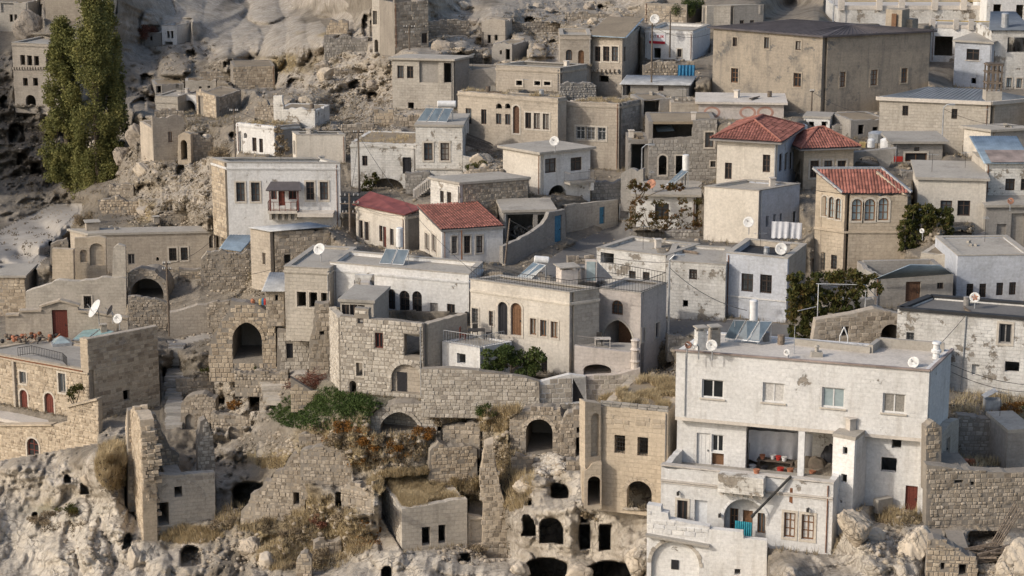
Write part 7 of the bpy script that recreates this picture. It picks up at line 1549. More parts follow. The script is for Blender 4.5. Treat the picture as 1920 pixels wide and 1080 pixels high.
def on_roof(h, n, margin=.3):
    A, B, C, D = inset([h.A, h.B, h.C, h.D], margin); s = np.random.rand(n); t = np.random.rand(n)
    a = np.array(A)[None]*(1-s)[:, None]+np.array(B)[None]*s[:, None]; b = np.array(D)[None]*(1-s)[:, None]+np.array(C)[None]*s[:, None]
    p = a*(1-t)[:, None]+b*t[:, None]; p[:, 2] = h.zr; return p[fbm(p[:, 0]+50, p[:, 1], .9, 3) > .43]
for h_, n, l in ((bb_, 5200, 'dry straw grass on the roof of the warm beige house'), (r2_, 4200, 'dry straw grass on the roof of the small cave house')): tufts('dry_grass', l, on_roof(h_, n), .33, 'grass_dry', 8)
tufts('dry_grass', 'dry grass on the bank behind the small cave house', [(690,880,900,935,3600)], .3, 'grass_dry', 8)
tufts('dry_grass', 'dry grass behind the roof edge of the warm beige house', [(1110,718,1268,760,4200)], .36, 'grass_dry', 8)
for h_ in HOUSES:
    if h_.root['label'].startswith(('long cream mansion', 'right wing', 'weathered white', 'house', 'small white house with a creeper')): tufts('dry_grass', 'thin dry weeds on an earth roof', on_roof(h_, 260), .25, 'grass_dry', 5)
tufts('green_grass', 'green grass in front of the tall pointed vault', [(440,672,500,692,900)], .4, 'grass_green', 8)

def leaf_mesh(name, clumps, n, size, mat, parent=None, org=(0, 0, 0), droop=0.0, shell=.35):
    c = np.array([q[:3] for q in clumps], float); r = np.array([q[3:6] for q in clumps], float); w = r.prod(1)**.6; k = np.random.choice(len(c), n, p=w/w.sum())
    d = np.random.randn(n, 3); d /= np.linalg.norm(d, axis=1)[:, None]; rad = shell+(1-shell)*np.random.rand(n)**.55
    p = c[k]+d*r[k]*rad[:, None]
    a = np.random.randn(n, 3); a /= np.linalg.norm(a, axis=1)[:, None]; b = np.cross(a, np.random.randn(n, 3)); b /= np.linalg.norm(b, axis=1)[:, None]
    s = (size*(.5+np.random.rand(n)))[:, None]; a = a*s; b = b*s*.55; a[:, 2] -= droop*s[:, 0]
    v = np.stack([p-a*.5, p+b*.5, p+a*.5, p-b*.5], 1).reshape(-1, 3); f = np.arange(len(v)).reshape(-1, 4)
    return np_mesh(name, v, f, mat, org, parent=parent)
def tree(name, label, cat, foot, clumps, n, size, mat, trunk_h, tr=.2, limbs=5, group=None, droop=0.0, shell=.35):
    root = thing(name, label, cat, foot, group); b = MB(); top = Vector((foot.x, foot.y, foot.z+trunk_h)); b.tube(foot-Vector((0, 0, .4)), top, tr, tr*.5, 9)
    for k in range(limbs):
        q = Vector(clumps[(k*7) % len(clumps)][:3]); s = foot.lerp(top, .45+.5*k/max(1, limbs)); m = s.lerp(q, .5)+Vector((0, 0, .2)); b.tube(s, m, tr*.4, tr*.25, 6); b.tube(m, q, tr*.25, tr*.08, 6)
    b.build('trunk', 'bark', root); leaf_mesh('crown', clumps, n, size, mat, root, tuple(foot), droop, shell); return root
rs = random.Random(21)
def poplar(label, px, pyb, pyt, Y, wpx, n, cx_off=0):
    foot = at(px, pyb, Y); top = z_at(foot, pyt); Ht = top-foot.z; W = wpx*Y/FPX; cl = []
    for k in range(150):
        t = rs.random(); prof = max(.12, math.sin(math.pi*min(1, .12+.85*t)**.85))**.6*(1-.2*t); a = rs.random()*6.28; q = rs.random()**.5*W*.5*prof
        cl.append((foot.x+q*math.cos(a), foot.y+q*math.sin(a), foot.z+Ht*(.03+.95*t), W*rs.uniform(.08, .19), W*rs.uniform(.08, .19), Ht*rs.uniform(.03, .08)))
    return tree('poplar_tree', label, 'tree', foot, cl, n, .30, 'leaf_poplar', Ht*.9, .45, 10, 'poplars by the valley road', shell=.15)
poplar('tall broad poplar, the highest tree in the valley', 188, 390, -40, 272, 112, 46000)
poplar('yellowish poplar leaning against the left side of the tallest one', 130, 352, 34, 275, 94, 44000)
poplar('slender dark poplar at the right side of the tallest one', 218, 378, 0, 278, 62, 26000)
# shrub tree in the mansion garden
ft = at(958, 716, 150.0); tree('garden_tree', 'bushy green tree behind the ashlar wall in front of the mansion', 'tree', ft, [(ft.x+rs.uniform(-2.2, 2.3), ft.y+rs.uniform(-.8, .8), ft.z+rs.uniform(.8, 2.5), rs.uniform(.4, .75), rs.uniform(.4, .7), rs.uniform(.3, .55)) for _ in range(22)], 5200, .2, 'leaf_green', 1.6, .12, 8)
def shrub(label, px, py, w, h, mat, n, group=None, Y=None, size=.14, name='shrub', twigs=14):
    p = gp(px, py) if Y is None else at(px, py, Y); root = thing(name, label, 'shrub', p, group); b = MB()
    for k in range(twigs):
        a = rs.random()*6.28; e = p+Vector((math.cos(a)*w*.45*rs.random(), math.sin(a)*w*.4*rs.random(), h*rs.uniform(.5, 1))); b.tube(p, e, .018, .006, 4)
    b.build('stem', 'bark', root)
    cl = [(p.x+rs.uniform(-.38, .38)*w, p.y+rs.uniform(-.3, .3)*w, p.z+h*rs.uniform(.2, .8), w*.2, w*.18, h*.24) for _ in range(7)]
    leaf_mesh('foliage', cl, n, size, mat, root, tuple(p), shell=.1); return root
for l, x, y, w, h, m in (('rust orange shrub at the foot of the green patch',597,828,1.7,1.0,'leaf_orange'),('large rust orange shrub in the middle of the dry hillside',695,845,2.6,1.3,'leaf_orange'),('orange shrub right under the dark pointed vault',750,852,2.0,1.2,'leaf_orange'),('orange weed standing in the mouth of the vault',757,812,1.0,.9,'leaf_orange'),('orange brown bush low on the hillside below the big orange shrub',690,870,1.3,1.1,'leaf_orange'),
 ('olive green bush at the foot of the ashlar wall',915,782,1.9,1.1,'leaf_green'),('reddish dry creeper hanging over the broken wall right of centre',975,778,2.4,.9,'twig_red'),('brown bush among the rubble near the bottom edge',545,1010,2.2,1.0,'twig_dry'),('tan bush at the bottom left of centre',600,1060,2.6,1.2,'twig_dry'),('pale dry bush below the rubble retaining wall',640,900,2.0,1.0,'twig_dry'),('large tan bush over the rock spur beside the tower ruin',218,905,2.6,2.2,'twig_dry'),('dry bush at the right of the tower ruin',420,990,2.2,1.0,'twig_dry'),('dry bush by the big dark cave',470,975,2.0,1.0,'twig_dry'),
 ('brown bush near the orange shrubs',640,835,2.4,1.2,'twig_dry'),('tan bush right of the pointed vault',830,800,2.2,1.3,'twig_dry'),('dark weeds growing on the ledge of the white blind arch',1258,1010,1.4,.5,'twig_dry'),('brown weed bush in the corner under the white house',1335,1085,1.5,1.0,'twig_dry'),('orange brown bush beside the rubbish bin',1898,775,1.8,.9,'leaf_orange'),('green weeds right of the rubbish bin',1935,780,1.5,.9,'leaf_green'),('dark bush in the corner by the mansion end wall',1250,690,1.9,2.4,'twig_dry'),('round dark bush among the rocks at the top left',268,78,4.5,3.2,'twig_red'),('green bush at the top edge behind the brown ruin',1290,42,4.0,3.4,'leaf_green'),('dry grass clump on the ledge above the caves',640,980,2.0,1.0,'twig_dry'),('orange dry weeds below the grassy bank',700,1000,1.2,1.2,'leaf_orange'),('brown weeds in front of the grass roofed cave house',900,1035,1.6,.6,'twig_dry'),('dark weeds hanging on the path wall at the lower left',85,985,2.6,1.0,'twig_dry'),('green brown weeds along the lower left path',130,962,2.2,.7,'leaf_vine'),('dry weeds at the foot of the white rubble',1650,972,2.2,.8,'twig_dry')):
    shrub(l, x, y, w, h, m, int(520*w*h), 'shrubs and weeds on the hillside', size=.13)
for l, x, y, w, h, m in (('rusty bush on the bank between the pointed vault and the square pier',800,826,2.0,1.1,'leaf_orange'),('faded rust bush left of the big orange shrub',640,812,1.8,1.0,'leaf_orange'),('reddish brown bush on the slope under the ragged rubble wall',610,985,2.2,1.1,'twig_red'),('dull green weeds by the cave doorway above the steps',395,700,1.6,.9,'leaf_vine'),('rusty weeds on top of the cave rocks',440,770,1.5,.8,'leaf_orange'),('brown bush beside the narrow broken wall',1045,800,1.5,1.0,'twig_dry'),('dark bush behind the stone steps',350,730,1.8,1.2,'leaf_vine'),('brown bush at the foot of the beige arch house',1110,975,1.5,.8,'twig_dry'),('green brown bush in the yard of the low flat house',895,326,2.4,1.3,'leaf_vine'),('dry bush on the slope right of the lone stone doorway',410,300,3.0,1.6,'twig_dry'),('dark bush below the wide white house',430,440,2.4,1.5,'leaf_vine'),('dry bush by the valley road',150,425,3.2,1.8,'twig_dry')):
    shrub(l, x, y, w, h, m, int(520*w*h), 'shrubs and weeds on the hillside', size=.13)
for i in range(60):
    x, y = rs.choice([(rs.uniform(480, 660), rs.uniform(930, 1070)), (rs.uniform(560, 830), rs.uniform(800, 870)), (rs.uniform(240, 430), rs.uniform(240, 420)), (rs.uniform(500, 760), rs.uniform(120, 260)), (rs.uniform(850, 990), rs.uniform(780, 960)), (rs.uniform(930, 960), rs.uniform(850, 980))])
    shrub('small dry brown weed on the rubble slope', x, y, rs.uniform(.7, 1.5), rs.uniform(.4, .9), 'twig_dry', 170, 'small dry weeds on the slopes', size=.12, twigs=6, name='weed')
# steps
stp = thing('stone_steps', 'steep dark stone steps between the hotel and the cave rocks', 'stairs', gp(325, 795))
for k in range(26):
    bb = MB(); p = gp(326+rs.uniform(-2, 2)+k*.2, 800-k*6.0); bb.box(p+Vector((0, 0, .05)), 1.5+rs.uniform(-.25, .25), .8, .42, rs.uniform(-.1, .1)); bb.build('step', 'stone_grey', stp)
st2 = thing('stone_steps', 'worn pale stone steps rising to the brushwood pile', 'stairs', gp(520, 745))
for k in range(8):
    bb = MB(); p = gp(522-k*2.5, 754-k*7); bb.box(p+Vector((0, 0, .05)), 2.0+rs.uniform(-.3, .3), .9, .4, rs.uniform(-.2, .2)); bb.build('step', 'stone_pale', st2)
# scrub
def scrub(label, regions, per=46, r=(.25, .6), mat='scrub', size=.12):
    p = world_of(scatter_px(regions)); cl = [(q[0], q[1], q[2]+.12, rs.uniform(*r), rs.uniform(*r)*.8, rs.uniform(*r)*.55) for q in p]
    o = leaf_mesh('scrub', cl, per*len(cl), size, mat, shell=0); tag(o, label, kind='stuff')
scrub('low brown scrub over the near slopes', [(560,785,830,885,170),(480,930,690,1075,210),(420,940,560,1000,60),(860,780,1000,960,90),(930,830,965,1040,50),(180,830,245,925,40),(60,960,170,1000,30),(340,640,460,800,80),(480,860,570,890,20),(1760,740,1940,860,60),(1640,950,1750,990,25),(880,1020,960,1060,20)])
scrub('grey brown scrub over the far slopes and between the houses', [(230,200,460,430,160),(480,90,780,260,150),(0,200,250,380,260),(260,60,420,200,70),(800,20,1200,120,130),(380,470,560,560,60),(600,220,760,290,50),(900,290,1000,420,40),(1160,300,1330,420,50),(1480,230,1720,330,60),(1680,420,1900,470,40),(1220,620,1300,720,40),(0,380,120,500,50),(180,380,420,430,60)], 34, (.3, .8), 'scrub', .16)
scrub('rust orange scrub on the dry hillside', [(580,800,800,875,46),(660,980,720,1040,8)], 50, (.3, .7), 'leaf_orange', .12)
# green ground cover
p2 = scatter_px([(505,735,720,808,2600),(560,728,700,770,1300),(520,760,600,805,500)]); pw = world_of(p2); leaf_ = [(p[0], p[1], p[2]+.06, .34, .34, .11) for p in pw[::4]]
o = leaf_mesh('ground_cover', leaf_, 26000, .13, 'grass_green', shell=0); tag(o, 'thick green creeper covering the bank below the brushwood', kind='stuff')
# brushwood pile
pb = gp(588, 730); bp = thing('brushwood_pile', 'heap of reddish cut brushwood on a walled platform', 'brushwood', pb); b = MB()
for k in range(420):
    a = rs.uniform(-1.7, 1.7); c_ = pb+Vector((a, rs.uniform(-.9, .9), .15+rs.random()*1.15*(1-abs(a)/2.2))); d = Vector((rs.uniform(-1, 1), rs.uniform(-1, 1), rs.uniform(-.4, .5))).normalized()*rs.uniform(.4, .9); b.tube(c_-d, c_+d, .016, .008, 4)
b.build('twigs', 'twig_red', bp)
ruin_wall('low retaining wall under the brushwood pile', [(545, 745), (640, 742), (628, 722), (588, 735), (545, 708)], 0, 0, float(G(588, 742)[0])-.6, 'mortar', yaw=0, thick=.5, stones=SW(60), con=False, name='low_wall')
# vines
def vine(label, quadrat, Y, n, mat, size=.2, name='grapevine', stems=5, foot=None, dep=.8):
    root = thing(name, label, 'vine', at(*(foot or (quadrat[0][0], quadrat[0][1]+quadrat[0][3])), Y)); cl = []
    for (x, y, rx, ry) in quadrat:
        s = Y/FPX
        for k in range(max(6, int(rx*ry/13))):
            p = at(x+rs.uniform(-1, 1)*rx*1.05, y+rs.uniform(-1, 1)*ry*1.05, Y+rs.uniform(-1, 1)*dep*.6); q = rs.uniform(.14, .34); cl.append((p.x, p.y, p.z, q, q, q*.8))
    b = MB(); f = root.location
    for k in range(stems): q = Vector(cl[(k*11) % len(cl)][:3]); m = f.lerp(q, .5)+Vector((rs.uniform(-.3, .3), 0, .2)); b.tube(f+Vector((rs.uniform(-.3, .3), 0, 0)), m, .05, .035, 6); b.tube(m, q, .035, .012, 6)
    b.build('stem', 'bark', root); leaf_mesh('foliage', cl, n, size, mat, root, tuple(f), .3, shell=.1); return root
vine('big grapevine over the white pergola, turning from green to rust', [(1510,530,28,16),(1550,522,26,12),(1590,518,26,12),(1620,526,20,10),(1500,560,22,24),(1535,560,30,20),(1580,560,26,20),(1610,545,20,12),(1500,600,18,22),(1530,600,26,18),(1565,592,30,18),(1595,590,22,16),(1490,535,12,20),(1545,630,16,12),(1500,630,14,14),(1640,540,12,8)], 149.5, 15000, 'leaf_vine', .22, foot=(1535, 662), stems=9, dep=1.1)
vine('dark trailing vine over the wall beside the tan tower house', [(1705,400,16,14),(1730,398,22,12),(1760,402,22,12),(1700,425,14,22),(1725,425,22,18),(1755,420,26,16),(1780,415,10,16),(1698,455,10,18),(1715,455,12,18),(1735,445,14,10),(1775,445,8,14)], 171, 11000, 'leaf_vine', .22, foot=(1712, 480), stems=5)
vine('rusty autumn grapevine climbing in front of the low white house', [(1195,400,14,20),(1215,408,18,12),(1240,412,20,9),(1265,405,18,10),(1290,395,12,8),(1200,375,12,8),(1185,420,10,14),(1225,430,24,12),(1262,430,24,10),(1295,428,18,12),(1190,350,10,8),(1310,400,7,24),(1240,380,14,5),(1280,378,12,6)], 187.5, 4600, 'leaf_autumn', .17, foot=(1230, 446), stems=9)
vine('thin autumn vine along the roof beside the red dish', [(1190,345,12,8),(1210,352,8,8),(1255,352,14,5),(1275,350,10,6)], 188, 700, 'leaf_autumn', .24, foot=(1200, 372), stems=4, dep=.4)
vine('creeper on the end wall of the small white house', [(526,250,10,14),(532,270,10,12),(524,280,8,10)], 219, 1100, 'twig_dry', .22, foot=(526, 292), stems=3, dep=.3)
vine('small climbing plant with yellow leaves on the hotel front', [(136,735,8,5),(142,728,9,4),(134,745,6,7),(150,726,6,3)], 171.2, 600, 'leaf_vine', .18, foot=(137, 760), stems=3, dep=.3)
vine('bushy creeper by the dark street vault', [(690,345,8,16),(700,335,8,8),(682,355,8,10)], 204.5, 700, 'leaf_vine', .22, foot=(690, 362), stems=3, dep=.3)
# ================================================================== small things
def rz_(h, x, y): return on_z(x, y, h.zr).y
solar('three dark solar panels with a white tank on the grey white house', [(781, 227), (838, 229), (850, 203), (798, 202)], rz_(h6, 781, 227), 3, 1.3, ((821, 195), (854, 195)), tankr=.33)
solar('pair of solar panels with an upright tank on the long white house', [(710, 494), (757, 497), (768, 468), (723, 466)], rz_(m2, 733, 495), 2, 1.2, ((749, 462), (749, 428)), standing=True, tankr=.28)
solar('pair of blue solar panels with a white drum tank on the mansion roof', [(967, 521), (994, 525), (1024, 497), (1000, 491)], rz_(m4, 980, 523), 2, 1.2, ((1003, 486), (1028, 488)))
solar('row of three solar panels with a wrapped upright tank on the big white house', [(1357, 634), (1424, 642), (1450, 602), (1374, 600)], rz_(w1, 1390, 640), 3, 1.25, ((1413, 600), (1413, 564)), standing=True, tankr=.26)
solar('greenish solar panels lying low on the hotel roof terrace', [(134, 637), (186, 640), (215, 621), (168, 608)], rz_(h1, 160, 639), 2, .5, None, 'solar_teal')
solar('narrow solar panels with an upright tank beside the rusty vine', [(1249, 346), (1262, 347), (1291, 321), (1278, 318)], 192, 2, 1.3, ((1286, 318), (1286, 291)), standing=True, tankr=.32)
for l, x, y, Y, d, f, m in (('white dish at the roof corner of the balcony house',1040,265,192.5,.9,(-.3,-.9,.35),'dish_white'),('white dish on a tall mast over the house with the banner',1228,36,244,1.1,(-.2,-.9,.3),'dish_white'),('white dish fixed to the beige block under the tall red roofed house',1404,417,177.6,.95,(-.3,-.85,.4),'dish_white'),
  ('white dish on the black roof of the bluish house',1465,467,161.5,.95,(-.2,-.9,.35),'dish_white'),('white dish on the roof of the cream house with three dark windows',600,468,169,1.0,(-.35,-.75,.5),'dish_white'),('white dish with a small dark mark by the chimneys of the big white house',1335,648,127.2,.72,(-.25,-.9,.35),'dish_white'),('white dish seen edge on between the chimneys of the big white house',1306,646,127.5,.7,(-.97,-.15,.2),'dish_white'),('orange dish at the left roof corner of the big white house',1290,647,127.3,.45,(.25,-.9,.3),'dish_rust'),
  ('little white dish on the middle of the big white roof',1476,661,127,.42,(-.6,-.7,.3),'dish_white'),('white dish at the right end of the big white roof',1714,680,125.2,.72,(-.5,-.75,.45),'dish_white'),('rust red and white dish on the black edged roof',1828,558,142.5,.72,(-.3,-.9,.3),'mark'),('white dish under the solar panels on the mansion roof',1005,527,156.5,.7,(-.35,-.85,.4),'dish_white'),('very large white dish tilted to the left on the hotel roof',182,581,180,1.75,(-.75,-.35,.55),'dish_white'),('white dish on the chimney of the hotel roof',222,598,177.5,.85,(-.3,-.85,.4),'dish_white'),('thin dish turned away beside the big hotel dish',208,583,179.5,1.0,(-.9,.2,.4),'frame_grey'),
  ('rusty orange dish at the right edge above the peeling house',1895,377,175,.55,(-.1,-.95,.25),'dish_rust'),('faded red dish on the roof by the autumn vine',1222,346,191,.95,(-.45,-.7,.55),'dish_rust'),('small white dish under the trailing vine',1729,433,168.5,.4,(-.5,-.8,.3),'dish_white')): dish(l, x, y, Y, d, f, 'dish_white' if m == 'mark' else m, mark=m == 'mark')
o = MB(); p = at(1828, 558, 142.2); 
p1 = pole('tall black utility pole beside the weathered white house', 250, 378, 0, 0) if False else None
P = {}
P['a'] = pole('tall dark pole in front of the weathered white house', 674, 243, 372, 203.5, .11, ((.3, .5),))
P['b'] = pole('dark utility pole with crossarms beside the wide white house', 657, 362, 476, 195, .13, ((.3, .9), (1.0, .9), (1.9, .7)))
P['c'] = pole('black pole standing in front of the low tin roofed shed', 1221, 45, 182, 229, .11, ((.2, .35),))
P['d'] = pole('thin black pole behind the banner house', 1256, 20, 98, 243.5, .1)
P['e'] = pole('slim pole at the corner of the wide white house roof', 441, 205, 293, 206, .08, ((.2, .4),))
P['f'] = pole('small utility pole on the slope above the porch ruin', 768, 48, 102, 258, .11, ((.2, .7), (.9, .5)))
P['g'] = pole('tall black pole right of the hotel by the rough stone wall', 318, 492, 640, 189, .13, ((.15, .35), (.7, .4)))
P['h'] = pole('short dark pole in front of the church corner', 1521, 170, 224, 218, .1, ((.1, .2),))
P['i'] = pole('grey steel pole at the top edge behind the church', 1562, -12, 40, 262, .13, mat='galvanised')
P['j'] = pole('street lamp at the mossy corner house', 1253, 487, 632, 156, .09, mat='galvanised', lamp=(.7, .35), name='street_lamp', cat='street lamp', group='street lamps')
P['k'] = pole('street lamp in front of the wide block house', 1765, 202, 293, 198, .08, mat='galvanised', lamp=(.6, .3), name='street_lamp', cat='street lamp', group='street lamps')
P['l'] = pole('white street lamp by the open ruined room', 1203, 278, 334, 201, .08, mat='galvanised', lamp=(.75, .35), name='street_lamp', cat='street lamp', group='street lamps')
P['m'] = pole('bare rusty pole beside the red tiled white house', 866, 432, 496, 180.5, .08, mat='rust')
P['n'] = pole('thin leaning pole right of the red tiled white house', 945, 410, 498, 178, .1, lean=.5)
P['o'] = pole('rusty pipe mast on the big white roof', 1489, 612, 655, 128, .03, mat='galvanised')
T = lambda k: Vector(P[k]['top'])
cable('cable from the tall pole to the crossarm pole', T('a')-Vector((0, 0, .3)), T('b')-Vector((0, 0, .4)), .8)
cable('cable from the crossarm pole down to the cream house dish', T('b')-Vector((.5, 0, 1)), at(606, 462, 169), .4)
cable('cable from the crossarm pole to the red tiled house', T('b')-Vector((-.6, 0, 1)), at(786, 400, 184), .6)
cable('cable from the street lamp across to the big white house', T('j')-Vector((0, 0, .6)), at(1400, 582, 131), .5, .022)
cable('cable over the rough white house wall', at(1812, 590, 140), at(1700, 700, 131), .25)
cable('upper cable from the big white house to the right', at(1783, 683, 127), at(1940, 722, 136), .3)
cable('lower cable from the big white house to the right', at(1783, 697, 127), at(1940, 735, 136), .35)
cable('cable from the hillside pole to the upper slope', T('f')-Vector((0, 0, .3)), T('d')-Vector((0, 0, .5)), 1.5)
cable('cable from the pole by the tin shed to the church', T('c')-Vector((0, 0, .2)), at(1340, 60, 231), .9)
cable('cable from the short church pole toward the left shed', T('h')-Vector((0, 0, .1)), at(1640, 214, 207), .5)
# banner on the white house: red bar and lettering
fr = sgn.F; root = thing('banner', 'white for sale banner with red and black letters on the small white house', 'banner', fr.p(*fr.uv(1232, 80), -.1))
u0, v0 = fr.uv(1217, 82); u1, v1 = fr.uv(1248, 62); bb = MB(); bb.extrude(fr, [[(u0, v0), (u1, v0), (u1, v1), (u0, v1)]], -.06, -.02); bb.build('sheet', 'sign_white', root)
bb = MB(); va = v0+(v1-v0)*.03; vb = v0+(v1-v0)*.27; bb.extrude(fr, [[(u0+.03, va), (u1-.03, va), (u1-.03, vb), (u0+.03, vb)]], -.07, -.061); bb.build('red_bar', 'ink_red', root)
def text(s, fr, u, v, w, size, mat, root, wi):
    cu = bpy.data.curves.new('lettering', 'FONT'); cu.body = s; cu.size = size; cu.extrude = .004; cu.offset = .012*size; ob = bpy.data.objects.new('lettering', cu); COL.objects.link(ob); cu.materials.append(M[mat])
    ob.parent = root; ob.rotation_euler = (math.pi/2, 0, fr.rz); ob.location = fr.p(u, v, w)-root.location; bpy.context.view_layer.update(); me = bpy.data.meshes.new_from_object(ob); ob2 = bpy.data.objects.new('lettering', me); COL.objects.link(ob2); ob2.parent = root; ob2.rotation_euler = ob.rotation_euler; ob2.location = ob.location
    xs = [v.co.x for v in me.vertices]; ob2.scale = (wi/(max(xs)-min(xs)), 1, 1); bpy.data.objects.remove(ob); return ob2
wd = u1-u0; text('SAT', fr, u0+wd*.06, v0+(v1-v0)*.56, -.075, .48, 'ink_dark', root, wd*.38); text('ILIK', fr, u0+wd*.47, v0+(v1-v0)*.56, -.075, .48, 'ink_red', root, wd*.47)
# cloths
def cloth(label, name, cat, x0, x1, yt, yb, Y, mat, folds=7, amp=.09, tilt=0):
    a, b_ = at(x0, yt, Y), at(x1, yt+tilt, Y); zb = z_at(a, yb); n = folds*6; vs, fs = [], []
    org = Vector(((a.x+b_.x)/2, a.y, a.z))
    for i in range(n+1):
        t = i/n; p = a.lerp(b_, t)
        for k in range(6):
            q = k/5; vs.append((p.x, p.y+amp*math.sin(t*folds*6.28+q)*(.3+.7*q), p.z+(zb-a.z)*q*(1+.03*math.sin(t*19))))
    for i in range(n):
        for k in range(5): o = i*6+k; fs.append((o, o+1, o+7, o+6))
    nv = len(vs); vs += [(v[0], v[1]+.012, v[2]) for v in vs]; fs += [tuple(q+nv for q in f[::-1]) for f in fs]
    m = MB(); m.add(vs, fs); ob = m.build(name, mat, None, org, smooth=True); tag(ob, label, cat); return ob
q = w3.F.p(*w3.F.uv(1395, 980), -.12)
cloth('turquoise cloth hung over the balcony edge of the big white house', 'hanging_cloth', 'cloth', 1378, 1410, 976, 1013, q.y, 'cloth_teal', 8, .07, 4)
cloth('white bed sheet drying on a line by the tall red roofed house', 'laundry', 'laundry', 1447, 1480, 415, 446, 173.5, 'cloth_white', 3, .06, 1)
cloth('second lilac white sheet drying beside the first', 'laundry', 'laundry', 1481, 1504, 417, 447, 173.6, 'cloth_white', 2, .06, 1)
cloth('bright blue tarpaulin hanging below the banner house', 'tarpaulin', 'tarpaulin', 1271, 1303, 122, 153, 232, 'tarp_blue', 5, .12)
pr = f3.p(0, 0, 2.6)
cloth('white tarpaulin hung across the back of the open porch', 'tarpaulin', 'tarpaulin', 1404, 1556, 806, 862, f3.p(f3.L/2, 0, 2.7).y, 'cloth_white', 5, .2, 10)
# porch clutter
def lathe_thing(name, label, cat, p, prof, mat, group=None, n=12):
    b = MB(); b.lathe(p, prof, n); o = b.build(name, mat, None, Vector(p)); tag(o, label, cat, group); return o
pf = lambda u, w: f3.p(u, zb_f, w)
L4 = f3.L
tb_ = thing('work_table', 'long cluttered table in the open porch', 'table', pf(L4*.33, 1.4)); b = MB(); b.box(pf(L4*.33, 1.4)+Vector((0, 0, .72)), 2.3, .7, .06, f3.rz); b.build('table_top', 'old_wood', tb_)
for sx in (-1.05, 1.05):
    for sy in (-.28, .28): b = MB(); b.box(pf(L4*.33+sx, 1.4+sy)+Vector((0, 0, .35)), .07, .07, .69, f3.rz); b.build('leg', 'old_wood', tb_)
pot = [(.12, 0), (.18, .25), (.2, .28)]
for k, (u, w, m, l) in enumerate(((.20, 1.3, 'terracotta', 'terracotta bowl at the left of the porch table'), (.36, 1.35, 'red_paint', 'red bowl in the middle of the porch table'), (.30, 1.5, 'white_paint', 'white jug on the porch table'), (.42, 1.3, 'white_paint', 'white pot at the right of the porch table'))): lathe_thing('bowl', l, 'bowl', pf(L4*u, w)+Vector((0, 0, .75)), pot, m, 'bowls and pots in the porch')
for k, (u, m, l) in enumerate(((.12, 'white_paint', 'white canister on the porch floor'), (.24, 'door_black', 'black tub on the porch floor'), (.40, 'red_paint', 'red bucket standing by the porch table'), (.50, 'terracotta', 'brown tub on the porch floor'), (.56, 'frame_grey', 'grey bucket on the porch floor'), (.72, 'terracotta', 'reddish crate like tub right of the column'), (.80, 'old_wood', 'wooden tub at the right end of the porch'))): lathe_thing('bucket', l, 'bucket', pf(L4*u, .75), [(.17, 0), (.22, .45), (.24, .47), (.2, .47)], m, 'buckets in the porch')
for k, (u, w, l, hh) in enumerate(((.62, 1.6, 'pile of brown sacks behind the porch column', .7), (.75, 1.5, 'grey sofa like heap of sacks in the porch', .8), (.88, 2.2, 'dark bundle at the right end of the porch', 1.2))):
    v = I3*(.7+.4*n3(I3, 2.2, k+30))[:, None]*np.array([.75, .5, hh*.8]); pq_ = pf(L4*u, w); v[:, 2] -= v[:, 2].min(); o = np_mesh('sack_pile', v+np.array(pq_), I3F, ('sack', 'sack', 'door_black')[k], tuple(pq_), smooth=True); tag(o, l, 'sacks')
for k, (u, l) in enumerate(((.06, 'broom leaning at the left end of the porch'), (.93, 'long pole leaning at the right end of the porch'))):
    b = MB(); p = pf(L4*u, 1.0); b.tube(p, p+Vector((.15, .4, 1.7)), .02); o = b.build('broom', 'old_wood', None, p); tag(o, l, 'broom')
lathe_thing('flower_pot', 'orange flower pot on the terrace parapet of the big white house', 'flower pot', w3.F.p(*w3.F.uv(1417, 893), .2), [(.13, 0), (.19, .33), (.21, .33), (.21, .39), (.17, .39)], 'terracotta')
b = MB(); a0 = w3.F.p(*w3.F.uv(1484, 892), -.1); a1 = w3.F.p(*w3.F.uv(1419, 957), -.75); b.tube(a0, a1, .085, .08, 10); b.tube(a1, a1+(a1-a0).normalized()*.25, .11, .11, 10); o = b.build('waste_pipe', 'cable_black', None, a0.copy()); tag(o, 'black waste pipe slanting down from the terrace parapet', 'pipe')
b = MB(); u, v = w3.F.uv(1484, 915); b.extrude(w3.F, [[(u-.12, v-.9), (u+.1, v-1.0), (u+.08, v), (u-.08, v)]], -.008, -.001); b.build('rust_stain', 'rust', rt)
# mansion furniture
def chair(label, p, rz, mat, group):
    r = thing('chair', label, 'chair', p, group); c, s = math.cos(rz), math.sin(rz); F_ = lambda x, y, z: p+Vector((x*c-y*s, x*s+y*c, z))
    b = MB(); b.box(F_(0, 0, .43), .44, .44, .05, rz); b.build('seat', mat, r); b = MB(); b.box(F_(0, .2, .7), .42, .05, .5, rz); b.build('backrest', mat, r)
    for x in (-.19, .19):
        for y in (-.19, .19): b = MB(); b.box(F_(x, y, .205), .05, .05, .4, rz); b.build('leg', mat, r)
def table(label, p, w, d, mat):
    r = thing('table', label, 'table', p); b = MB(); b.box(p+Vector((0, 0, .72)), w, d, .05); b.build('table_top', mat, r)
    for x in (-w*.45, w*.45):
        for y in (-d*.42, d*.42): b = MB(); b.box(p+Vector((x, y, .345)), .05, .05, .69); b.build('leg', mat, r)
pt = on_z(893, 636, an.zr); table('dark garden table on the annex terrace', pt, 1.3, .8, 'iron')
for k, (dx, dy, rz, l) in enumerate(((-1.0, -.1, 1.4, 'reddish garden chair left of the terrace table'), (-.1, .75, 0, 'dark garden chair behind the terrace table'), (.95, .2, -1.5, 'dark garden chair right of the terrace table'))): chair(l, pt+Vector((dx, dy, 0)), rz, 'frame_red' if k == 0 else 'iron', 'garden chairs on the annex terrace')
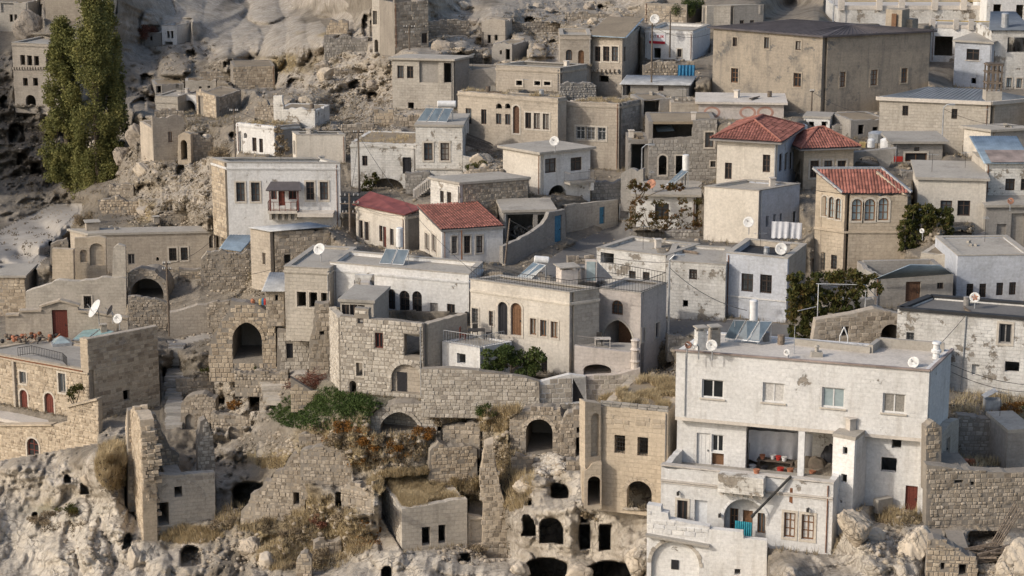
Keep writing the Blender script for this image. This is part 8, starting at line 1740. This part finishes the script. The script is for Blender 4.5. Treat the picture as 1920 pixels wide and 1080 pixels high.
pt = fr4.p(fr4.L*.42, fr4.uv(1135, 655)[1]-.3, 1.5); table('white topped table in the arched porch', pt, 1.2, .7, 'concrete_pale'); chair('dark chair beside the porch table', pt+Vector((-.2, .7, 0)), 0, 'iron', 'chairs in the arched porch')
# utilities on roofs
for l, x, y, Y, m, r_, hh in (('white round water tank left of the shop roof', 1662, 275, 197, 'white_paint', .6, 1.0), ('small white canister beside the yellow crate', 1633, 272, 197, 'white_paint', .35, .8), ('grey square tank behind the shop house', 1643, 262, 200, 'galvanised', .8, 1.0), ('white drum on the low roofs behind the red tiles', 1506, 246, 206, 'white_paint', .4, .9)): p = at(x, y+4, Y); lathe_thing('water_tank', l, 'water tank', p, [(r_, 0), (r_, hh*.85), (r_*.6, hh), (r_*.25, hh*1.05)], m, 'water tanks among the roofs')
wr = H('roof_cabin', 'small white cabin with two dark openings behind the yellow red roofed house', (1507, 221), (1556, 223), 209, 250, dep=3, mat='whitewash', roof='slab', over=.1, F=[('h', 1516, 228, 1526, 243), ('h', 1540, 228, 1552, 240)], cat='cabin', coning=False)
b = MB(); p = at(1617, 276, 197.5); b.box(p+Vector((0, 0, .25)), .5, .5, .5); o = b.build('crate', 'yellow_rail', None, p); tag(o, 'yellow plastic crate beside the red tile roof', 'crate')
# pergola
pg = thing('pergola', 'white pipe pergola carrying the grapevine', 'pergola', at(1575, 660, 148.6)); 
for x, yt, yb, Y in ((1531, 532, 640, 148.5), (1621, 534, 600, 149), (1578, 540, 562, 151.5), (1644, 556, 574, 151)): b = MB(); p = at(x, yb, Y); b.tube(p, Vector((p.x, p.y, z_at(p, yt))), .03); b.build('post', 'white_paint', pg)
for a0, a1 in (((1531, 532, 148.5), (1621, 534, 149)), ((1578, 562, 151.5), (1644, 556, 151)), ((1621, 534, 149), (1644, 556, 151)), ((1531, 532, 148.5), (1578, 540, 151.5)), ((1496, 583, 147.5), (1530, 575, 148.5))): b = MB(); b.tube(at(*a0), at(*a1), .025); b.build('rail', 'white_paint', pg)
b = MB(); p = on_z(1574, 652, w1.zr); b.tube(p, p+Vector((0, 0, .75)), .03); b.tube(p+Vector((0, 0, .75)), p+Vector((.25, 0, 1.35)), .04); b.tube(p+Vector((.25, 0, 1.35)), p+Vector((.5, 0, .7)), .04); b.tube(p+Vector((.5, 0, .7)), p+Vector((.5, 0, 0)), .03); o = b.build('bent_pipe', 'white_paint', None, p); tag(o, 'bent white pipe frame standing behind the big white roof', 'pipe')
# rubbish bin
p = at(1859, 776, 134.2); bn = thing('rubbish_bin', 'grey metal rubbish container with an open lid', 'rubbish bin', p); b = MB(); W_, D_, Hh = 1.0, .8, .9
for x0, y0, sx, sy in ((0, -D_/2, W_, .04), (0, D_/2, W_, .04), (-W_/2, 0, .04, D_-.05), (W_/2, 0, .04, D_-.05)): b.box(p+Vector((x0, y0, Hh/2+.12)), sx, sy, Hh)
b.box(p+Vector((0, 0, .14)), W_-.05, D_-.05, .04); b.build('body', 'galvanised', bn); b = MB(); b.bar(p+Vector((-.5, .45, 1.05)), p+Vector((.35, .55, 1.5)), .75, .04); b.build('lid', 'galvanised', bn)
for x in (-.4, .4):
    for y in (-.3, .3): b = MB(); b.tube(p+Vector((x-.03, y, .06)), p+Vector((x+.03, y, .06)), .07); b.build('wheel', 'cable_black', bn)
# timber heap, clutter, sheets
tp = gp(1868, 1052); th_ = thing('timber_heap', 'tangled heap of grey old beams on the rocks at the lower right', 'timber', tp)
for k in range(34):
    a = rs.uniform(-.5, .9); c_ = tp+Vector((rs.uniform(-1.4, 1.2), rs.uniform(-.6, .4), .15+rs.random()*.9)); d = Vector((math.cos(a), rs.uniform(-.3, .3), math.sin(a)*.5)).normalized()*rs.uniform(.5, 1.3); b = MB(); b.bar(c_-d, c_+d, rs.uniform(.05, .11)); b.build('beam', 'old_wood', th_)
for k in range(5): b = MB(); p = gp(1850, 1040); b.tube(p+Vector((k*.12, 0, .2)), p+Vector((1.6+k*.1, .6, 3.0-k*.15)), .05, .035); b.build('branch', 'old_wood', th_)
fh = gp(55, 640); ht_ = on_z(58, 640, h1.zr); cp_ = thing('scrap_heap', 'heap of reddish pots and scrap metal on the hotel roof terrace', 'scrap', ht_)
for k in range(46):
    b = MB(); q = ht_+Vector((rs.uniform(-2.4, 2.2), rs.uniform(-1.2, 1.2), rs.uniform(0, .25))); m = rs.choice(['terracotta', 'rust', 'iron', 'old_wood'])
    if k % 2: b.lathe(q, [(.1, 0), (.2, .18), (.15, .35), (.1, .36)], 9); b.build('pot', m, cp_)
    else: b.bar(q, q+Vector((rs.uniform(-.7, .7), rs.uniform(-.4, .4), rs.uniform(.1, .5))), .07); b.build('scrap_bar', m, cp_)
cl_ = thing('scrap_heap', 'dark scrap filling the open concrete shed', 'scrap', at(972, 448, 187.5))
for k in range(60):
    b = MB(); q = at(rs.uniform(950, 998), rs.uniform(428, 450), 187.3+rs.uniform(0, 1.5)); b.bar(q, q+Vector((rs.uniform(-.5, .5), rs.uniform(-.3, .3), rs.uniform(.1, .6))), rs.uniform(.06, .25)); b.build('scrap_bar', rs.choice(['iron', 'old_wood', 'frame_grey', 'concrete']), cl_)
for k, (x, y, s, l) in enumerate(((1655, 955, 1.1, 'tilted slab of broken concrete in the white house corner'), (1640, 945, .8, 'smaller broken slab beside the tilted one'))):
    b = MB(); p = gp(x, y); b.box(p+Vector((0, 0, .3)), s, .5, .9, .5+k); o = b.build('concrete_slab', 'concrete', None, p); tag(o, l, 'slab')
for k, (x, y) in enumerate(((540, 694), (548, 690), (556, 688), (563, 684))): b = MB(); p = gp(x, y); b.bar(p+Vector((-.2, 0, .1)), p+Vector((.35, .3, .95)), .42, .14); o = b.build('stone_slab', 'concrete_pale', None, p); tag(o, ('first leaning stone slab', 'second leaning stone slab', 'third leaning stone slab', 'last leaning stone slab')[k]+' from the left under the cream house', 'slab', 'stone slabs leaning under the cream house')
v = I3*(.75+.35*n3(I3, 2.0, 77))[:, None]*np.array([.55, .5, 1.4]); p = gp(640, 712); v[:, 2] -= v[:, 2].min(); o = np_mesh('covered_bundle', v+np.array(p), I3F, 'sack', tuple(p), smooth=True); tag(o, 'pale cloth covered bundle at the corner of the ruined facade', 'bundle')
# things among the stones at the right wall and hut top
for k, (x, m, l) in enumerate(((1785, 'sack', 'pale sack lying at the end of the rubble wall'), (1800, 'galvanised', 'blue grey can on the rubble wall top'), (1812, 'terracotta', 'red pot on the rubble wall top'), (1822, 'rust', 'rusty pot right of the red one'))): lathe_thing('garden_pot', l, 'pot', gp(x, 876)+Vector((0, 0, .02)), [(.15, 0), (.24, .25), (.2, .5), (.12, .52)], m, 'pots along the rubble wall')
for k, (x, m, l) in enumerate(((489, 'yellow_rail', 'yellow can on the vault roof'), (493, 'tarp_blue', 'blue can on the vault roof'), (497, 'red_paint', 'red can on the vault roof'), (474, 'terracotta', 'terracotta pot on the vault roof'))): lathe_thing('can', l, 'can', at(x, 571, 170.4), [(.16, 0), (.18, .35), (.1, .5)], m, 'coloured cans on the vault roof')
# grey shed next to the cream mansion (collapsed lean-to)
ln = thing('lean_to', 'collapsing timber lean-to between the panel house and the cream mansion', 'shed', at(895, 300, 207))
for k in range(16): b = MB(); a0 = at(868+rs.uniform(0, 6), 248+k*1.6, 208.5-k*.1); a1 = at(920+rs.uniform(-4, 6), 268+k*1.3, 208-k*.1); b.bar(a0, a1, .1); b.build('beam', 'old_wood', ln)
for x, y0, y1 in ((872, 258, 300), (896, 268, 300), (915, 275, 300)): b = MB(); p = at(x, y1, 207.3); b.bar(p, Vector((p.x, p.y, z_at(p, y0))), .16); b.build('post', 'old_wood', ln)
ruin_wall('low whitewashed yard wall under the collapsing lean-to', [(868, 312), (928, 318), (928, 304), (868, 292)], 0, 0, 203.5, 'whitewash_worn', yaw=0, thick=.3, name='yard_wall', con=False)
st3 = thing('outside_stair', 'white outside stair between the street vault and the low flat house', 'stairs', at(795, 358, 199))
for k in range(10): b = MB(); p = at(777+k*3.5, 356-k*2.7, 199); b.box(p-Vector((0, 0, .4)), .25, .9, .9); b.build('step', 'concrete_pale', st3)
# pipes, antennas and roof clutter
rs3 = random.Random(33)
for h_ in HOUSES:
    if h_.root.get('category') != 'house' or (h_.B-h_.A).length < 3.4 or rs3.random() < .35: continue
    q = h_.F.p(h_.F.L*rs3.choice([.04, .97]), 0, -.06); b = MB(); b.tube(Vector((q.x, q.y, h_.z1-.15)), Vector((q.x, q.y, h_.z0+.1)), .035, n=6); b.build('downpipe', rs3.choice(['galvanised', 'frame_grey', 'rust']), h_.root)
flat = [h_ for h_ in HOUSES if h_.root.get('category') == 'house' and h_.zr != h_.z1 and h_.z1-h_.zr < .5 and h_.root is not r2_.root and h_.root is not bb_.root and pix(h_.A)[1] > 100]
def rpt(h_): u, v = rs3.uniform(.15, .85), rs3.uniform(.2, .8); p = h_.A.lerp(h_.B, u).lerp(h_.D.lerp(h_.C, u), v); return Vector((p.x, p.y, h_.zr))
for k in range(16):
    p = rpt(rs3.choice(flat)); a = thing('antenna', 'thin television antenna standing on a flat roof', 'antenna', p, 'television antennas on the roofs'); b = MB(); hh = rs3.uniform(1.3, 2.2); b.tube(p, p+Vector((0, 0, hh)), .018, n=5); b.build('mast', 'iron', a)
    b = MB(); c = rs3.uniform(0, 3); d = Vector((math.cos(c), math.sin(c), 0)); n = Vector((-d.y, d.x, 0)); t_ = p+Vector((0, 0, hh-.1)); b.bar(t_-d*.5, t_+d*.5, .02)
    for q in range(6): s_ = t_+d*(-.45+.18*q); b.bar(s_-n*(.3-.025*q), s_+n*(.3-.025*q), .012)
    b.build('aerial', 'galvanised', a)
for k in range(40):
    p = rpt(rs3.choice(flat)); kind = k % 4; b = MB(); rz = rs3.uniform(0, 3)
    if kind == 0:
        for q in range(4): d = Vector((math.cos(rz+rs3.uniform(-.2, .2)), math.sin(rz), 0))*rs3.uniform(.5, 1); b.bar(p-d+Vector((0, 0, .05+.05*q)), p+d+Vector((0, 0, .06+.05*q)), .12, .04)
        o = b.build('plank_pile', 'old_wood', None, p); tag(o, 'few old planks lying on a flat roof', 'planks', 'plank piles on the roofs')
    elif kind == 1: b.lathe(p, [(.22, 0), (.24, .25), (.22, .5), (.24, .6), (.2, .62)], 10); o = b.build('drum', rs3.choice(['frame_grey', 'galvanised', 'old_wood']), None, p); tag(o, 'small metal drum on a flat roof', 'drum', 'drums on the roofs')
    elif kind == 2:
        for q in range(3): b.box(p+Vector((rs3.uniform(-.3, .3), rs3.uniform(-.2, .2), .1+.2*(q == 2))), .4, .2, .2, rz+rs3.uniform(-.5, .5))
        o = b.build('block_stack', 'concrete', None, p); tag(o, 'loose concrete blocks left on a flat roof', 'blocks', 'concrete blocks on the roofs')
    else: b.box(p+Vector((0, 0, .35)), .45, .45, .7, rz); b.box(p+Vector((0, 0, .73)), .6, .6, .06, rz); o = b.build('vent', 'concrete_pale', None, p); tag(o, 'square masonry vent on a flat roof', 'vent', 'masonry vents on the roofs')
for l, a, c, sg in (('cable between the two mid village poles and the cream mansion', T('a')-Vector((0, 0, .5)), at(900, 520, 158), 1.2), ('cable from the hotel pole up to the long low house', T('g')-Vector((0, 0, .2)), at(411, 436, 214), .6), ('cable from the hotel pole to the cream stone house', T('g')-Vector((0, 0, .5)), at(533, 498, 167.5), .9), ('cable from the leaning pole to the street lamp', T('n')-Vector((0, 0, .1)), T('j')-Vector((0, 0, .2)), 1.0), ('cable from the block house lamp to the right edge', T('k')-Vector((0, 0, .1)), at(1935, 232, 192), .7), ('cable from the slim roof pole to the tall dark pole', T('e')-Vector((0, 0, .1)), T('a')-Vector((0, 0, .2)), .8), ('cable from the black shed pole to the thin pole behind the banner', T('c')-Vector((0, 0, .1)), T('d')-Vector((0, 0, .1)), .3)): cable(l, a, c, sg)
print('OBJECTS', len(bpy.data.objects), 'stones', NST[0])
